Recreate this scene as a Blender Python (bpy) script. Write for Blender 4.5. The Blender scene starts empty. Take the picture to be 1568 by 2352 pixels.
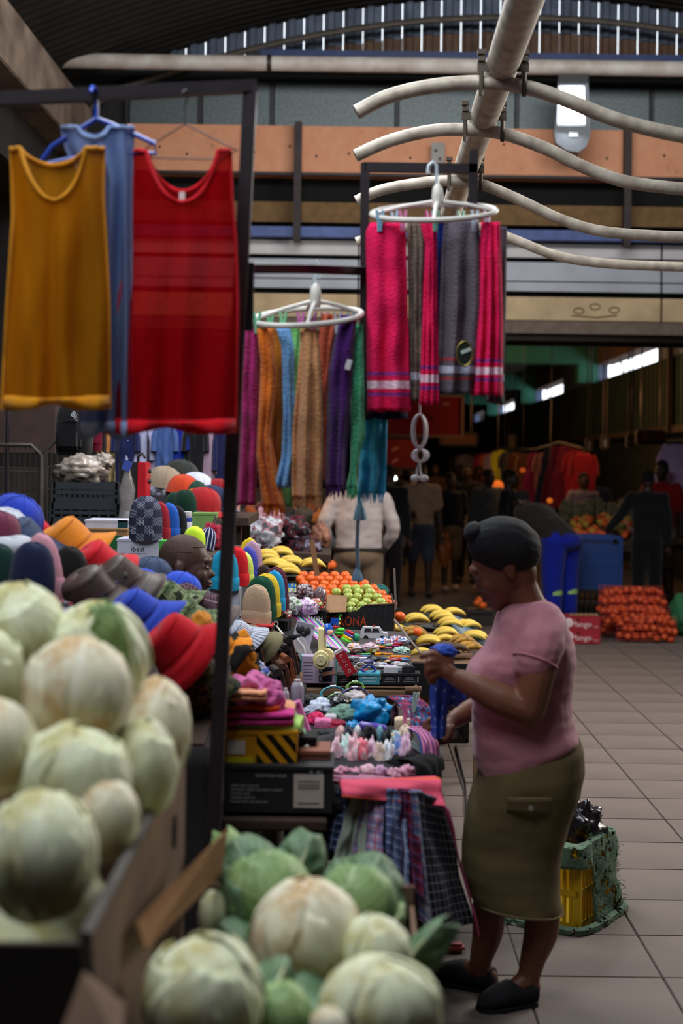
import bpy, bmesh, math, random
from math import sin, cos, pi, radians, sqrt, atan2
from mathutils import Vector, Matrix, Euler, noise

# ------------------------------------------------------------------ camera
SC = bpy.context.scene
C = SC.collection
F, CX, CY, CAMH, ROLL = 3267.0, 820.0, 1060.0, 1.72, radians(0.8)
cam = bpy.data.cameras.new('camera'); camo = bpy.data.objects.new('camera', cam); C.objects.link(camo)
cam.sensor_fit = 'VERTICAL'; cam.sensor_height = 36.0; cam.sensor_width = 24.0; cam.lens = 50.0
cam.shift_x = (784 - CX) / 2352.0; cam.shift_y = (CY - 1176) / 2352.0
cam.clip_end = 300
cam.dof.use_dof = True; cam.dof.focus_distance = 6.3; cam.dof.aperture_fstop = 2.2
camo.matrix_world = Matrix.Translation((0, 0, CAMH)) @ Matrix.Rotation(pi / 2, 4, 'X') @ Matrix.Rotation(ROLL, 4, 'Z')
SC.camera = camo

# ------------------------------------------------------------------ world, assumed daylight and fill lamps, exposure
SC.view_settings.view_transform = 'Standard'; SC.view_settings.look = 'None'
SC.view_settings.exposure = 1.0; SC.view_settings.gamma = 1.0; SC.view_settings.use_curve_mapping = False
world = bpy.data.worlds.new('sky'); SC.world = world; world.use_nodes = True
bg = world.node_tree.nodes['Background']; bg.inputs[0].default_value = (0.86, 0.93, 1.0, 1); bg.inputs[1].default_value = 1.5

SC.cycles.max_bounces = 6; SC.cycles.diffuse_bounces = 3; SC.cycles.glossy_bounces = 2; SC.cycles.transmission_bounces = 4; SC.cycles.transparent_max_bounces = 10
SC.cycles.caustics_reflective = False; SC.cycles.caustics_refractive = False
def area(name, loc, target, sx, sy, power, col=(1, 1, 1)):
    l = bpy.data.lights.new(name, 'AREA'); l.shape = 'RECTANGLE'; l.size = sx; l.size_y = sy
    l.energy = power; l.color = col
    o = bpy.data.objects.new(name, l); C.objects.link(o); o.location = loc
    d = Vector(target) - Vector(loc); o.rotation_euler = d.to_track_quat('-Z', 'Y').to_euler()
    return o
def bulb(name, loc, power, col, r=.05):
    l = bpy.data.lights.new(name, 'POINT'); l.energy = power; l.color = col; l.shadow_soft_size = r
    o = bpy.data.objects.new(name, l); C.objects.link(o); o.location = loc; return o
# lamps for daylight assumed from above and from the right, plus added fill lamps
area('assumed_overhead_light', (-0.9, 2.7, 5.0), (-0.6, 3.3, 0), 2.2, 3.4, 100, (0.92, 0.97, 1.0))  # added lamp under the closed roof, for assumed overhead daylight
area('middle_fill_light', (-0.5, 6.3, 4.6), (-0.4, 6.6, 0), 1.5, 1.4, 40, (0.94, 0.97, 1.0))  # added lamp that brightens the goods on the plank table
area('rear_fill_light', (-1.1, 8.1, 4.65), (-1.0, 8.3, 0), 1.4, 1.0, 40, (0.92, 0.96, 1.0))  # added lamp that lifts the shirts on the back rail
area('assumed_side_light', (4.4, 8.6, 3.7), (1.0, 7.2, 0.3), 2.6, 2.2, 140, (1.0, 0.93, 0.84))  # added lamp for daylight assumed from the right; the wall behind is solid
area('beam_fill_light', (1.0, 9.2, 5.9), (0.8, 14.0, 4.2), 6.0, .9, 85, (1.0, 0.975, 0.94))  # added lamp under the roof, brightens the peach beam and fascia boards

# ------------------------------------------------------------------ helpers
def P(x, y, Y):
    u = (x - CX) / F; v = (CY - y) / F; c, s = cos(ROLL), sin(ROLL)
    return Vector(((u * c - v * s) * Y, Y, CAMH + (u * s + v * c) * Y))
def S(px, Y): return px * Y / F
def lin(c): return tuple((x / 12.92 if x <= 0.04045 else ((x + 0.055) / 1.055) ** 2.4) for x in [k / 255.0 for k in c[:3]]) + (1.0,)
def ordw(n):
    a = ['first', 'second', 'third', 'fourth', 'fifth', 'sixth', 'seventh', 'eighth', 'ninth', 'tenth', 'eleventh', 'twelfth', 'thirteenth', 'fourteenth', 'fifteenth', 'sixteenth', 'seventeenth', 'eighteenth', 'nineteenth']
    if n < 20: return a[n - 1]
    return ['twentieth', 'thirtieth', 'fortieth'][n // 10 - 2] if n % 10 == 0 else ['twenty', 'thirty', 'forty'][n // 10 - 2] + '-' + a[n % 10 - 1]
def n3(x, y=0., z=0.): return noise.noise(Vector((x, y, z)))

MATS = {}
def newmat(name):
    m = bpy.data.materials.new(name); m.use_nodes = True; nt = m.node_tree
    return m, nt, nt.nodes['Principled BSDF']
def M(name, col=None, rough=.7, var=.12, scale=12., bump=0., bscale=60., metal=0., spec=.4, col2=None, emit=0, alpha=1., trans=0., subs=0., coat=0., sheen=0., ior=None):
    if name in MATS: return MATS[name]
    m, nt, b = newmat(name); L = nt.links
    c = lin(col)
    b.inputs['Roughness'].default_value = rough; b.inputs['Metallic'].default_value = metal
    b.inputs['Specular IOR Level'].default_value = spec
    if coat: b.inputs['Coat Weight'].default_value = coat
    if sheen: b.inputs['Sheen Weight'].default_value = sheen
    if trans: b.inputs['Transmission Weight'].default_value = trans
    if ior: b.inputs['IOR'].default_value = ior
    if alpha < 1: b.inputs['Alpha'].default_value = alpha
    if subs:
        b.inputs['Subsurface Weight'].default_value = subs; b.inputs['Subsurface Radius'].default_value = (.02, .012, .006); b.inputs['Subsurface Scale'].default_value = .3
    if emit:
        b.inputs['Emission Color'].default_value = c; b.inputs['Emission Strength'].default_value = emit
    tc = nt.nodes.new('ShaderNodeTexCoord')
    nz = nt.nodes.new('ShaderNodeTexNoise'); nz.inputs['Scale'].default_value = scale; nz.inputs['Detail'].default_value = 4
    L.new(tc.outputs['Object'], nz.inputs['Vector'])
    mx = nt.nodes.new('ShaderNodeMix'); mx.data_type = 'RGBA'
    mr = nt.nodes.new('ShaderNodeMapRange'); mr.inputs[1].default_value = .3; mr.inputs[2].default_value = .7
    L.new(nz.outputs['Fac'], mr.inputs[0]); L.new(mr.outputs[0], mx.inputs[0])
    if col2 is None:
        mx.inputs[6].default_value = tuple(min(1, k * (1 - var)) for k in c[:3]) + (1,)
        mx.inputs[7].default_value = tuple(min(1, k * (1 + var)) for k in c[:3]) + (1,)
    else:
        mx.inputs[6].default_value = c; mx.inputs[7].default_value = lin(col2)
    L.new(mx.outputs[2], b.inputs['Base Color'])
    if bump:
        n2 = nt.nodes.new('ShaderNodeTexNoise'); n2.inputs['Scale'].default_value = bscale; n2.inputs['Detail'].default_value = 3
        L.new(tc.outputs['Object'], n2.inputs['Vector'])
        bp = nt.nodes.new('ShaderNodeBump'); bp.inputs['Strength'].default_value = bump; bp.inputs['Distance'].default_value = .01
        L.new(n2.outputs['Fac'], bp.inputs['Height']); L.new(bp.outputs['Normal'], b.inputs['Normal'])
    MATS[name] = m; return m
def cloth(col, rough=.9, var=.14, bump=.25, bscale=180., key=None):
    return M(key or 'cloth_%d_%d_%d' % tuple(col), col, rough, var, 9., bump, bscale, sheen=.15, spec=.15)
def plastic(col, rough=.4): return M('plastic_%d_%d_%d_%d' % (*col, rough * 100), col, rough, .06, 6., spec=.5)
def paper(col): return M('card_%d_%d_%d' % tuple(col), col, .75, .08, 14., .05, 40., spec=.25)

def pattern(name, base, bands, rough=.88, space='UV', bump=.15):
    """bands: (axis 0/1/2, repeats per unit, width fraction, colour, offset, strength) drawn over the base colour"""
    if name in MATS: return MATS[name]
    m, nt, b = newmat(name); L = nt.links
    b.inputs['Roughness'].default_value = rough; b.inputs['Specular IOR Level'].default_value = .2
    tc = nt.nodes.new('ShaderNodeTexCoord'); sp = nt.nodes.new('ShaderNodeSeparateXYZ'); L.new(tc.outputs[space], sp.inputs[0])
    prev = None
    for (ax, fr, w, col, off, st) in bands:
        a = nt.nodes.new('ShaderNodeMath'); a.operation = 'MULTIPLY_ADD'; a.inputs[1].default_value = fr; a.inputs[2].default_value = off
        L.new(sp.outputs[ax], a.inputs[0])
        f = nt.nodes.new('ShaderNodeMath'); f.operation = 'FRACT'; L.new(a.outputs[0], f.inputs[0])
        lt = nt.nodes.new('ShaderNodeMath'); lt.operation = 'LESS_THAN'; lt.inputs[1].default_value = w; L.new(f.outputs[0], lt.inputs[0])
        k = nt.nodes.new('ShaderNodeMath'); k.operation = 'MULTIPLY'; k.inputs[1].default_value = st; L.new(lt.outputs[0], k.inputs[0])
        mx = nt.nodes.new('ShaderNodeMix'); mx.data_type = 'RGBA'; L.new(k.outputs[0], mx.inputs[0]); mx.inputs[7].default_value = lin(col)
        if prev: L.new(prev, mx.inputs[6])
        else: mx.inputs[6].default_value = lin(base)
        prev = mx.outputs[2]
    L.new(prev, b.inputs['Base Color'])
    if bump:
        n2 = nt.nodes.new('ShaderNodeTexNoise'); n2.inputs['Scale'].default_value = 150
        L.new(tc.outputs['Object'], n2.inputs['Vector'])
        bp = nt.nodes.new('ShaderNodeBump'); bp.inputs['Strength'].default_value = bump; bp.inputs['Distance'].default_value = .01
        L.new(n2.outputs['Fac'], bp.inputs['Height']); L.new(bp.outputs['Normal'], b.inputs['Normal'])
    MATS[name] = m; return m
def blotch(name, cols, scale=14., rough=.9, detail=2, distort=.5, sharp=True, space='Object'):
    if name in MATS: return MATS[name]
    m, nt, b = newmat(name); L = nt.links; b.inputs['Roughness'].default_value = rough; b.inputs['Specular IOR Level'].default_value = .2
    tc = nt.nodes.new('ShaderNodeTexCoord'); nz = nt.nodes.new('ShaderNodeTexNoise')
    nz.inputs['Scale'].default_value = scale; nz.inputs['Detail'].default_value = detail; nz.inputs['Distortion'].default_value = distort
    L.new(tc.outputs[space], nz.inputs['Vector'])
    cr = nt.nodes.new('ShaderNodeValToRGB'); L.new(nz.outputs['Fac'], cr.inputs[0])
    if sharp: cr.color_ramp.interpolation = 'CONSTANT'
    e = cr.color_ramp.elements; n = len(cols)
    while len(e) < n: e.new(.5)
    for i, c in enumerate(cols):
        e[i].position = 0 if i == 0 else .3 + .4 * i / n; e[i].color = lin(c)
    L.new(cr.outputs[0], b.inputs['Base Color']); MATS[name] = m; return m

class MB:
    def __init__(s): s.v = []; s.f = []; s.uv = []; s.hasuv = False
    def add(s, vs, fs, uvs=None):
        o = len(s.v); s.v += [Vector(p) for p in vs]; s.f += [tuple(i + o for i in f) for f in fs]
        if uvs: s.hasuv = True
        s.uv += list(uvs) if uvs else [(0, 0)] * len(vs)
        return s
    def box(s, c, size, rot=None, bev=0.):
        bm = bmesh.new(); bmesh.ops.create_cube(bm, size=1)
        for v in bm.verts: v.co = Vector((v.co.x * size[0], v.co.y * size[1], v.co.z * size[2]))
        if bev: bmesh.ops.bevel(bm, geom=bm.edges[:], offset=bev, segments=2, affect='EDGES')
        m = rot.to_matrix() if isinstance(rot, Euler) else (Euler(rot).to_matrix() if rot is not None and not isinstance(rot, Matrix) else (rot or Matrix.Identity(3)))
        bm.verts.ensure_lookup_table()
        s.add([Vector(c) + m @ v.co for v in bm.verts], [[v.index for v in f.verts] for f in bm.faces]); bm.free(); return s
    def loft(s, rings, cap=True, uvs=False, closed=False):
        n = len(rings[0]); vs = [p for r in rings for p in r]; fs = []
        k = len(rings)
        for i in range(k if closed else k - 1):
            i2 = (i + 1) % k
            for j in range(n):
                j2 = (j + 1) % n; fs.append((i * n + j, i * n + j2, i2 * n + j2, i2 * n + j))
        if cap and not closed: fs.append(tuple(range(n))[::-1]); fs.append(tuple((k - 1) * n + j for j in range(n)))
        uv = [(j / n, i / (k - 1)) for i in range(k) for j in range(n)] if uvs else None
        return s.add(vs, fs, uv)
    def tube(s, pts, r, n=8, cap=True, closed=False, flat=1., up=None):
        pts = [Vector(p) for p in pts]; k = len(pts); rs = r if isinstance(r, (list, tuple)) else [r] * k
        rings = []; prev = None
        for i, p in enumerate(pts):
            if closed: t = pts[(i + 1) % k] - pts[i - 1]
            else: t = pts[min(i + 1, k - 1)] - pts[max(i - 1, 0)]
            if t.length < 1e-9: t = Vector((0, 0, 1))
            t.normalize()
            if up is not None: a = Vector(up) - t * t.dot(Vector(up))
            elif prev is None:
                a = Vector((0, 0, 1)) if abs(t.z) < .9 else Vector((1, 0, 0)); a = a - t * t.dot(a)
            else: a = prev - t * t.dot(prev)
            if a.length < 1e-6: a = t.orthogonal()
            a.normalize(); prev = a; b = t.cross(a)
            rings.append([p + (a * cos(2 * pi * j / n) * flat + b * sin(2 * pi * j / n)) * rs[i] for j in range(n)])
        return s.loft(rings, cap, True, closed)
    def lathe(s, prof, n=24, c=(0, 0, 0), sx=1., sy=1., rot=None):
        c = Vector(c); m = Euler(rot).to_matrix() if rot else Matrix.Identity(3)
        rings = [[c + m @ Vector((r * cos(2 * pi * j / n) * sx, r * sin(2 * pi * j / n) * sy, z)) for j in range(n)] for r, z in prof]
        return s.loft(rings, True, True)
    def ball(s, c, r, nu=16, nv=10, fn=None, rot=None):
        if not isinstance(r, (tuple, list)): r = (r, r, r)
        c = Vector(c); m = Euler(rot).to_matrix() if rot else Matrix.Identity(3); vs = []; fs = []; uv = []
        for i in range(1, nv):
            th = pi * i / nv
            for j in range(nu):
                ph = 2 * pi * j / nu; d = Vector((sin(th) * cos(ph), sin(th) * sin(ph), cos(th))); k = fn(d) if fn else 1.
                vs.append(c + m @ Vector((d.x * r[0] * k, d.y * r[1] * k, d.z * r[2] * k))); uv.append((j / nu, i / nv))
        for sgn in (1, -1):
            k = fn(Vector((0, 0, sgn))) if fn else 1.
            vs.append(c + m @ Vector((0, 0, sgn * r[2] * k))); uv.append((.5, 0 if sgn > 0 else 1))
        t = len(vs) - 2; bt = t + 1
        for j in range(nu):
            j2 = (j + 1) % nu; fs.append((t, j, j2)); o = (nv - 2) * nu; fs.append((bt, o + j2, o + j))
            for i in range(nv - 2): fs.append((i * nu + j, (i + 1) * nu + j, (i + 1) * nu + j2, i * nu + j2))
        return s.add(vs, fs, uv)
    def sheet(s, fn, nu, nv):
        vs = []; uv = []; fs = []
        for i in range(nv + 1):
            for j in range(nu + 1):
                u, v = j / nu, i / nv; vs.append(fn(u, v)); uv.append((u, v))
        w = nu + 1
        for i in range(nv):
            for j in range(nu): fs.append((i * w + j, i * w + j + 1, (i + 1) * w + j + 1, (i + 1) * w + j))
        return s.add(vs, fs, uv)
    def prism(s, outline, depth, m=None):
        """outline of (x, z); extruded along +y by depth, then moved by matrix m"""
        n = len(outline); m = m or Matrix.Identity(4)
        vs = [m @ Vector((x, 0, z)) for x, z in outline] + [m @ Vector((x, depth, z)) for x, z in outline]
        fs = [tuple(range(n)), tuple(range(2 * n - 1, n - 1, -1))] + [(i, i + n, (i + 1) % n + n, (i + 1) % n) for i in range(n)]
        return s.add(vs, fs)
    def mesh(s, name, off=None):
        me = bpy.data.meshes.new(name); o = off or Vector((0, 0, 0))
        me.from_pydata([tuple(p - o) for p in s.v], [], s.f)
        if s.hasuv:
            l = me.uv_layers.new(name='UVMap')
            idx = [0] * len(me.loops); me.loops.foreach_get('vertex_index', idx)
            l.data.foreach_set('uv', [k for i in idx for k in s.uv[i]])
        bm = bmesh.new(); bm.from_mesh(me); bmesh.ops.recalc_face_normals(bm, faces=bm.faces); bm.to_mesh(me); bm.free()
        return me
    def obj(s, name, mat, parent=None, world=False, smooth=True, solid=0., sub=0, label=None, sharp=True):
        off = Vector((0, 0, 0))
        if world and parent is not None:
            q = parent
            while q is not None: off = off + q.location; q = q.parent
        me = s.mesh(name, off); me.materials.append(mat)
        if smooth: me.polygons.foreach_set('use_smooth', [True] * len(me.polygons)); sharp and me.set_sharp_from_angle(angle=radians(42))
        o = bpy.data.objects.new(name, me); C.objects.link(o); o.parent = parent
        if solid: md = o.modifiers.new('thickness', 'SOLIDIFY'); md.thickness = solid; md.offset = 0
        if sub: md = o.modifiers.new('sub', 'SUBSURF'); md.levels = sub; md.render_levels = sub
        if label: o['label'] = label
        return o

def tag(o, label, cat, group=None):
    o['label'] = label; o['category'] = cat
    if group: o['group'] = group
    return o
def thing(name, label, cat, loc=(0, 0, 0), rot=(0, 0, 0), group=None, scale=1.):
    o = bpy.data.objects.new(name, None); C.objects.link(o); o.location = loc; o.rotation_euler = rot
    if scale != 1.: o.scale = (scale,) * 3
    o.empty_display_size = .05
    return tag(o, label, cat, group)
def struct(o): o['kind'] = 'structure'; return o
def dup(root, loc, rot=None, label=None, scale=None):
    r = root.copy(); C.objects.link(r); r.location = loc
    if rot is not None: r.rotation_euler = rot
    if scale: r.scale = (scale,) * 3 if not isinstance(scale, tuple) else scale
    if label: r['label'] = label
    for ch in list(root.children):
        c = ch.copy(); C.objects.link(c); c.parent = r
        for g in ch.children: d = g.copy(); C.objects.link(d); d.parent = c
    return r
def piece(o, loc, parent, rot=None, scale=None):
    """a further copy of one part"""
    c = o.copy(); C.objects.link(c); c.parent = parent; c.location = loc
    if rot is not None: c.rotation_euler = rot
    if scale: c.scale = scale
    return c
def text(name, body, size, m, mat, parent, align='CENTER', off=None, sx=1.):
    cu = bpy.data.curves.new(name, 'FONT'); cu.body = body; cu.size = size; cu.align_x = align; cu.align_y = 'CENTER'; cu.resolution_u = 2; cu.offset = 0
    t = bpy.data.objects.new(name, cu); C.objects.link(t)
    me = bpy.data.meshes.new_from_object(t); bpy.data.objects.remove(t); bpy.data.curves.remove(cu)
    me.transform(m @ Matrix.Diagonal((sx, 1, 1, 1))); me.materials.clear(); me.materials.append(mat)
    o = bpy.data.objects.new(name, me); C.objects.link(o); o.parent = parent; return o
FRONT = Matrix.Rotation(pi / 2, 4, 'X')      # text facing the viewer (-Y)
TMP = []
def bake(o):
    if not TMP: TMP.append(bpy.data.scenes.new('bench'))
    par = o.parent; o.parent = None; TMP[0].collection.objects.link(o); vl = TMP[0].view_layers[0]; vl.update(); dg = vl.depsgraph
    me = bpy.data.meshes.new_from_object(o.evaluated_get(dg)); TMP[0].collection.objects.unlink(o); o.parent = par; o.modifiers.clear(); o.data = me; return o
def fuse(mb, name, mat, parent, voxel=.008, smooth=6, world=True, label=None):
    """one continuous skin over everything in mb"""
    o = mb.obj(name, mat, parent, world=world, label=label)
    r = o.modifiers.new('r', 'REMESH'); r.mode = 'VOXEL'; r.voxel_size = voxel; r.use_smooth_shade = True
    if smooth: sm = o.modifiers.new('s', 'SMOOTH'); sm.iterations = smooth; sm.factor = .5
    bake(o); o.data.polygons.foreach_set('use_smooth', [True] * len(o.data.polygons))
    if not o.data.materials: o.data.materials.append(mat)
    return o
# ------------------------------------------------------------------ the setting
concrete = M('concrete', (140, 128, 118), .9, .25, 3., .3, 30., col2=(112, 100, 92))
darkwall = M('dark_wall', (38, 36, 36), .95, .3, 2., .2, 10.)  # dark grey with random tone variation
grout = M('grout', (80, 72, 68), .95, .2, 10.)
tile_m = M('paving', (114, 102, 96), .7, .2, 1.3, .12, 45., col2=(94, 84, 80))
def panel(name, x0, x1, y0, y1, z0, z1, mat, parent=None, bev=0., solid=True):
    mb = MB().box(((x0 + x1) / 2, (y0 + y1) / 2, (z0 + z1) / 2), (abs(x1 - x0), abs(y1 - y0), abs(z1 - z0)), None, bev)
    o = mb.obj(name, mat, parent, world=True, smooth=False)
    return o if parent else struct(o)

floor = panel('floor', -5, 9, -3, 62, -.12, -.012, grout)
tw, td = .47, .428
tile = MB().box((0, 0, -.006), (tw - .005, td - .005, .014), None, .003).obj('paving_tile', tile_m, floor, smooth=False)
first = True
for r in range(-9, 18):
    for c in range(-1, 9):
        x = .345 + tw * c; y = 7.345 + td * (r + .5)
        if x < -.2 and y < 6: continue
        if abs(x) > y * .3 + .5: continue
        if y < 7 and x > 2.0: continue
        if first: tile.location = (x, y, 0); first = False; continue
        piece(tile, (x, y, .0015 * n3(x * 3, y * 3)), floor, (0.002 * n3(x, y), .002 * n3(y, x), 0))
panel('wall_left', -3.9, -3.6, -3, 62, 0, 6.5, darkwall)
panel('wall_light_block', -3.9, 9, -3.2, -3, 0, 6.5, darkwall)  # added behind the camera to keep frontal daylight low
panel('wall_sky_block', 7.6, 7.8, -3, 16.2, 0, 6.5, M('side_plaster', (120, 112, 104), .9, .15))  # unseen solid wall, added to shut out sky light on this side
panel('wall_return', 4.75, 7.8, 16, 16.2, 0, 4.2, darkwall)

# roof: barrel of corrugated sheet
def arc(x): return 6.28 - .048 * (x - 1.6) ** 2
roof_m = M('weathered_roof_sheet', (40, 37, 34), .85, .3, 2.)
mb = MB()
def rf(u, v):
    x = -4 + 12 * u; y = 8.6 + 5.9 * v
    return Vector((x, y, arc(x) + .2 + .018 * sin(y * 2 * pi / .16)))
mb.sheet(rf, 30, 300)
struct(mb.obj('ceiling', roof_m, solid=.01))
panel('ceiling_near', -3.9, 7.8, -3.1, 8.4, 6.4, 6.5, roof_m)

# gable of separate corrugated sheets, with gaps the daylight comes through
gable = struct(MB().box((1.9, 14.55, 5.62), (11.8, .05, .16)).obj('wall_gable', M('rust_rail', (92, 56, 36), .8)))
sheet_m = M('brown_gable_sheet', (98, 76, 62), .7, .35, 4., .1, 20., metal=.2)
blue_sheet = M('blue_gable_sheet', (92, 104, 124), .6, .3, 4., metal=.3)
k = 0
x = -3.6
while x < 7.4:
    w = .2
    zt = arc(x + w / 2) - .16
    gap = .007 + .010 * abs(n3(x * 5, 3))
    for tier, (za, zb, mt) in enumerate(((5.55, zt, sheet_m), (zt - .01, zt + .38, blue_sheet))):
        if tier == 1 and n3(x * 1.7, 8) > .35: gap2 = .006
        else: gap2 = gap
        if tier == 0 and n3(x * 2.1, 1.5) > -.05: gap2 = .001
        mb = MB()
        prof = [(0, 0), (.03, .0), (.045, .028), (.1, .028), (.115, 0), (w - gap2, 0)]
        vs = [(x + a, 14.5 - b, za) for a, b in prof] + [(x + a, 14.5 - b, zb) for a, b in prof]
        mb.add(vs, [(i, i + 1, i + 7, i + 6) for i in range(5)])
        mb.obj('gable_sheet', mt, gable, world=True, smooth=False, solid=.004)
    x += w
# curved purlin, white drain pipe, blue beams
mb = MB(); mb.tube([(-3.2 + .35 * i, 14.15, arc(-3.2 + .35 * i) - .12 - (.14 if i < 2 else 0)) for i in range(30)], .035, 8)
struct(mb.obj('trim_1', M('purlin_steel', (92, 86, 80), .5, .2, 8., metal=.4)))
def rowz(y, Y=14.0): return CAMH + (CY - y) * Y / F
panel('trim_2', -1.0, 7.5, 13.95, 14.1, rowz(148), rowz(119), M('navy_beam', (38, 58, 108), .5, .2, 6.))
drain = struct(MB().tube([(-2.95, 13.75, rowz(165)), (0, 13.75, rowz(165)), (3.27, 13.75, rowz(165))], .075, 14).obj('trim_3', M('white_drain_pipe', (228, 224, 220), .5, .3, 5., .1, 12., col2=(184, 172, 162))))
for xx in (-.9, 1.55, 3.25):
    MB().tube([(xx - .02, 13.75, rowz(165)), (xx + .02, 13.75, rowz(165))], .086, 14).obj('pipe_clamp', M('clamp_steel', (70, 62, 58), .5, metal=.6), drain, world=True)
# galvanised sheet wall between pipe and peach beam: separate panels
galv_m = M('galvanised_sheet', (104, 114, 118), .45, .25, 40., .15, 90., metal=.5, col2=(80, 90, 94))
gw = struct(MB().box((1.9, 14.3, rowz(235)), (11.6, .04, rowz(150) - rowz(320))).obj('wall_galvanised', M('galv_backing', (36, 38, 40), .8)))
xs = [-2.35, -1.62, -.9, .35, 1.55, 2.9, 4.4, 6.]
for i in range(len(xs) - 1):
    MB().box(((xs[i] + xs[i + 1]) / 2, 14.26, rowz(236)), (xs[i + 1] - xs[i] - .05, .02, rowz(175) - rowz(292)), None, .004).obj('galvanised_panel', galv_m, gw, world=True, smooth=False)
    MB().box((xs[i] , 14.235, rowz(236)), (.035, .03, rowz(175) - rowz(292))).obj('panel_seam', M('seam_steel', (52, 54, 56), .5, metal=.5), gw, world=True, smooth=False)
# peach beam with wear
pe, nt, b = newmat('peach_paint'); MATS['peach_paint'] = pe
tc = nt.nodes.new('ShaderNodeTexCoord'); n1 = nt.nodes.new('ShaderNodeTexNoise'); n1.inputs['Scale'].default_value = 7; n1.inputs['Detail'].default_value = 8; n1.inputs['Roughness'].default_value = .7
nt.links.new(tc.outputs['Object'], n1.inputs['Vector'])
cr = nt.nodes.new('ShaderNodeValToRGB'); nt.links.new(n1.outputs['Fac'], cr.inputs[0])
e = cr.color_ramp.elements; e[0].position = .28; e[0].color = lin((92, 66, 54)); e[1].position = .36; e[1].color = lin((216, 148, 112)); q = e.new(.7); q.color = lin((226, 164, 128))
nt.links.new(cr.outputs[0], b.inputs['Base Color']); b.inputs['Roughness'].default_value = .7
beam = panel('trim_4', -2.6, 7.5, 13.98, 14.35, rowz(404), rowz(292), pe)
dk = M('dark_steel', (52, 44, 46), .55, .2, 10., metal=.4)
panel('trim_5', -2.6, 7.5, 13.96, 13.99, rowz(406), rowz(399), dk)
for i in range(26):
    xx = -2.3 + .31 * i + .1 * n3(i * 2.3); zz = rowz(350 + 40 * n3(i * 3.7, 2))
    MB().ball((xx, 13.978, zz), (.012 + .006 * n3(i), .006, .014), 8, 6).obj('paint_chip', dk, beam, world=True)
for n, xx in enumerate((-.62, 2.6)):
    panel('trim_%d' % (6 + n), xx - .035, xx + .035, 13.86, 13.96, rowz(560), rowz(288), dk)
# blue lintel and fascia boards
panel('trim_8', -2.4, 7.5, 13.95, 14.2, rowz(547), rowz(524), M('blue_lintel', (66, 84, 138), .45, .2, 10., metal=.2))
wb = struct(MB().box((2.5, 14.2, rowz(590)), (10.4, .04, rowz(395) - rowz(785))).obj('wall_fascia', M('black_gap', (14, 14, 15), .9)))
white_b = M('white_board', (205, 204, 208), .55, .12, 3., .05, 20.)
grey_b = M('grey_board', (168, 174, 186), .5, .12, 3., metal=.15)
cream_b = M('cream_board', (196, 172, 136), .7, .18, 4.)
def board(y0, y1, mt, dy=0.):
    for (xa, xb) in ((-2.4, -.02), (-.005, 2.98), (3.0, 7.4)):
        MB().box(((xa + xb) / 2, 14.12 - dy, (rowz(y0) + rowz(y1)) / 2), (xb - xa, .05, abs(rowz(y0) - rowz(y1))), None, .004).obj('fascia_board', mt, wb, world=True, smooth=False)
board(550, 583, white_b); board(593, 637, grey_b); board(640, 661, grey_b, .01); board(674, 728, cream_b, .02)
MB().box((2.5, 14.1, rowz(486)), (10, .06, .2)).obj('fascia_board', M('ochre_board', (120, 92, 58), .8, .2), wb, world=True, smooth=False)
mb = MB()
for cx_, cz_ in ((2.17, rowz(705)), (2.33, rowz(695)), (2.52, rowz(702))):
    mb.tube([(cx_ + .05 * cos(a), 14.07, cz_ + .028 * sin(a)) for a in [i * pi / 8 for i in range(16)]], .006, 5, closed=True)
mb.tube([(2.1, 14.07, rowz(716)), (2.35, 14.07, rowz(720)), (2.55, 14.07, rowz(714))], .006, 5)
mb.obj('painted_scrawl', M('scrawl_ink', (120, 98, 70), .8), wb, world=True)
panel('trim_9', -2.4, 7.5, 13.9, 14.4, rowz(762), rowz(734), M('soffit_brown', (104, 92, 82), .8, .2))
panel('trim_10', -2.4, 7.5, 14.0, 14.5, rowz(776), rowz(762), dk)
panel('wall_back', -3.7, -2.3, 13.9, 14.1, 0, 5.0, darkwall)
# long concrete roof beam, upper left
mb = MB()
mb.box((-2.86, 10.5, 4.93), (.34, 7.4, .5), None, .01)
struct(mb.obj('trim_11', M('stained_concrete', (150, 132, 118), .9, .3, 2.5, .3, 25., col2=(78, 66, 58)), smooth=False))
panel('trim_12', -3.7, -2.95, 7, 14, 4.2, 4.7, darkwall)

# second hall beyond
slab = M('hall_slab', (78, 66, 56), .9, .2)
panel('ceiling_far', -3.8, 5.2, 14.4, 60, 4.06, 4.3, slab)
panel('wall_far', -3.8, 5.5, 59, 59.3, 0, 4.3, M('far_wall', (40, 30, 24), .9))
green = M('green_paint', (56, 128, 108), .7, .2, 2.)
bandm = M('green_band', (40, 62, 58), .7, .35, 1.5, col2=(28, 42, 40))
XW = 4.6
wr = panel('wall_right', XW, XW + .25, 16.2, 59, 2.27, 3.33, bandm)
for i in range(110):
    MB().box((XW - .012, 19.8 + .3 * i, 2.8), (.03, .05, 1.04)).obj('wall_rib', bandm, wr, world=True, smooth=False)
panel('trim_13', XW - .06, XW + .02, 16.2, 59, 2.2, 2.3, M('band_edge', (60, 46, 40), .8))
panel('wall_shops', XW + .3, XW + .5, 16.2, 59, 0, 2.3, M('shop_shutter', (46, 52, 56), .6, .2, 3., metal=.3))
lint = M('slot_lintel', (104, 80, 68), .9, .2)
bluep = M('blue_side_panel', (96, 112, 146), .6, .15)
n = 14
for (ya, yb) in ((17.5, 19.6), (21.9, 27.4), (32.0, 37.0), (42.0, 46.8), (52, 56)):
    panel('trim_%d' % n, XW, XW + .3, ya, yb, 3.64, 4.06, lint); n += 1
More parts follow.
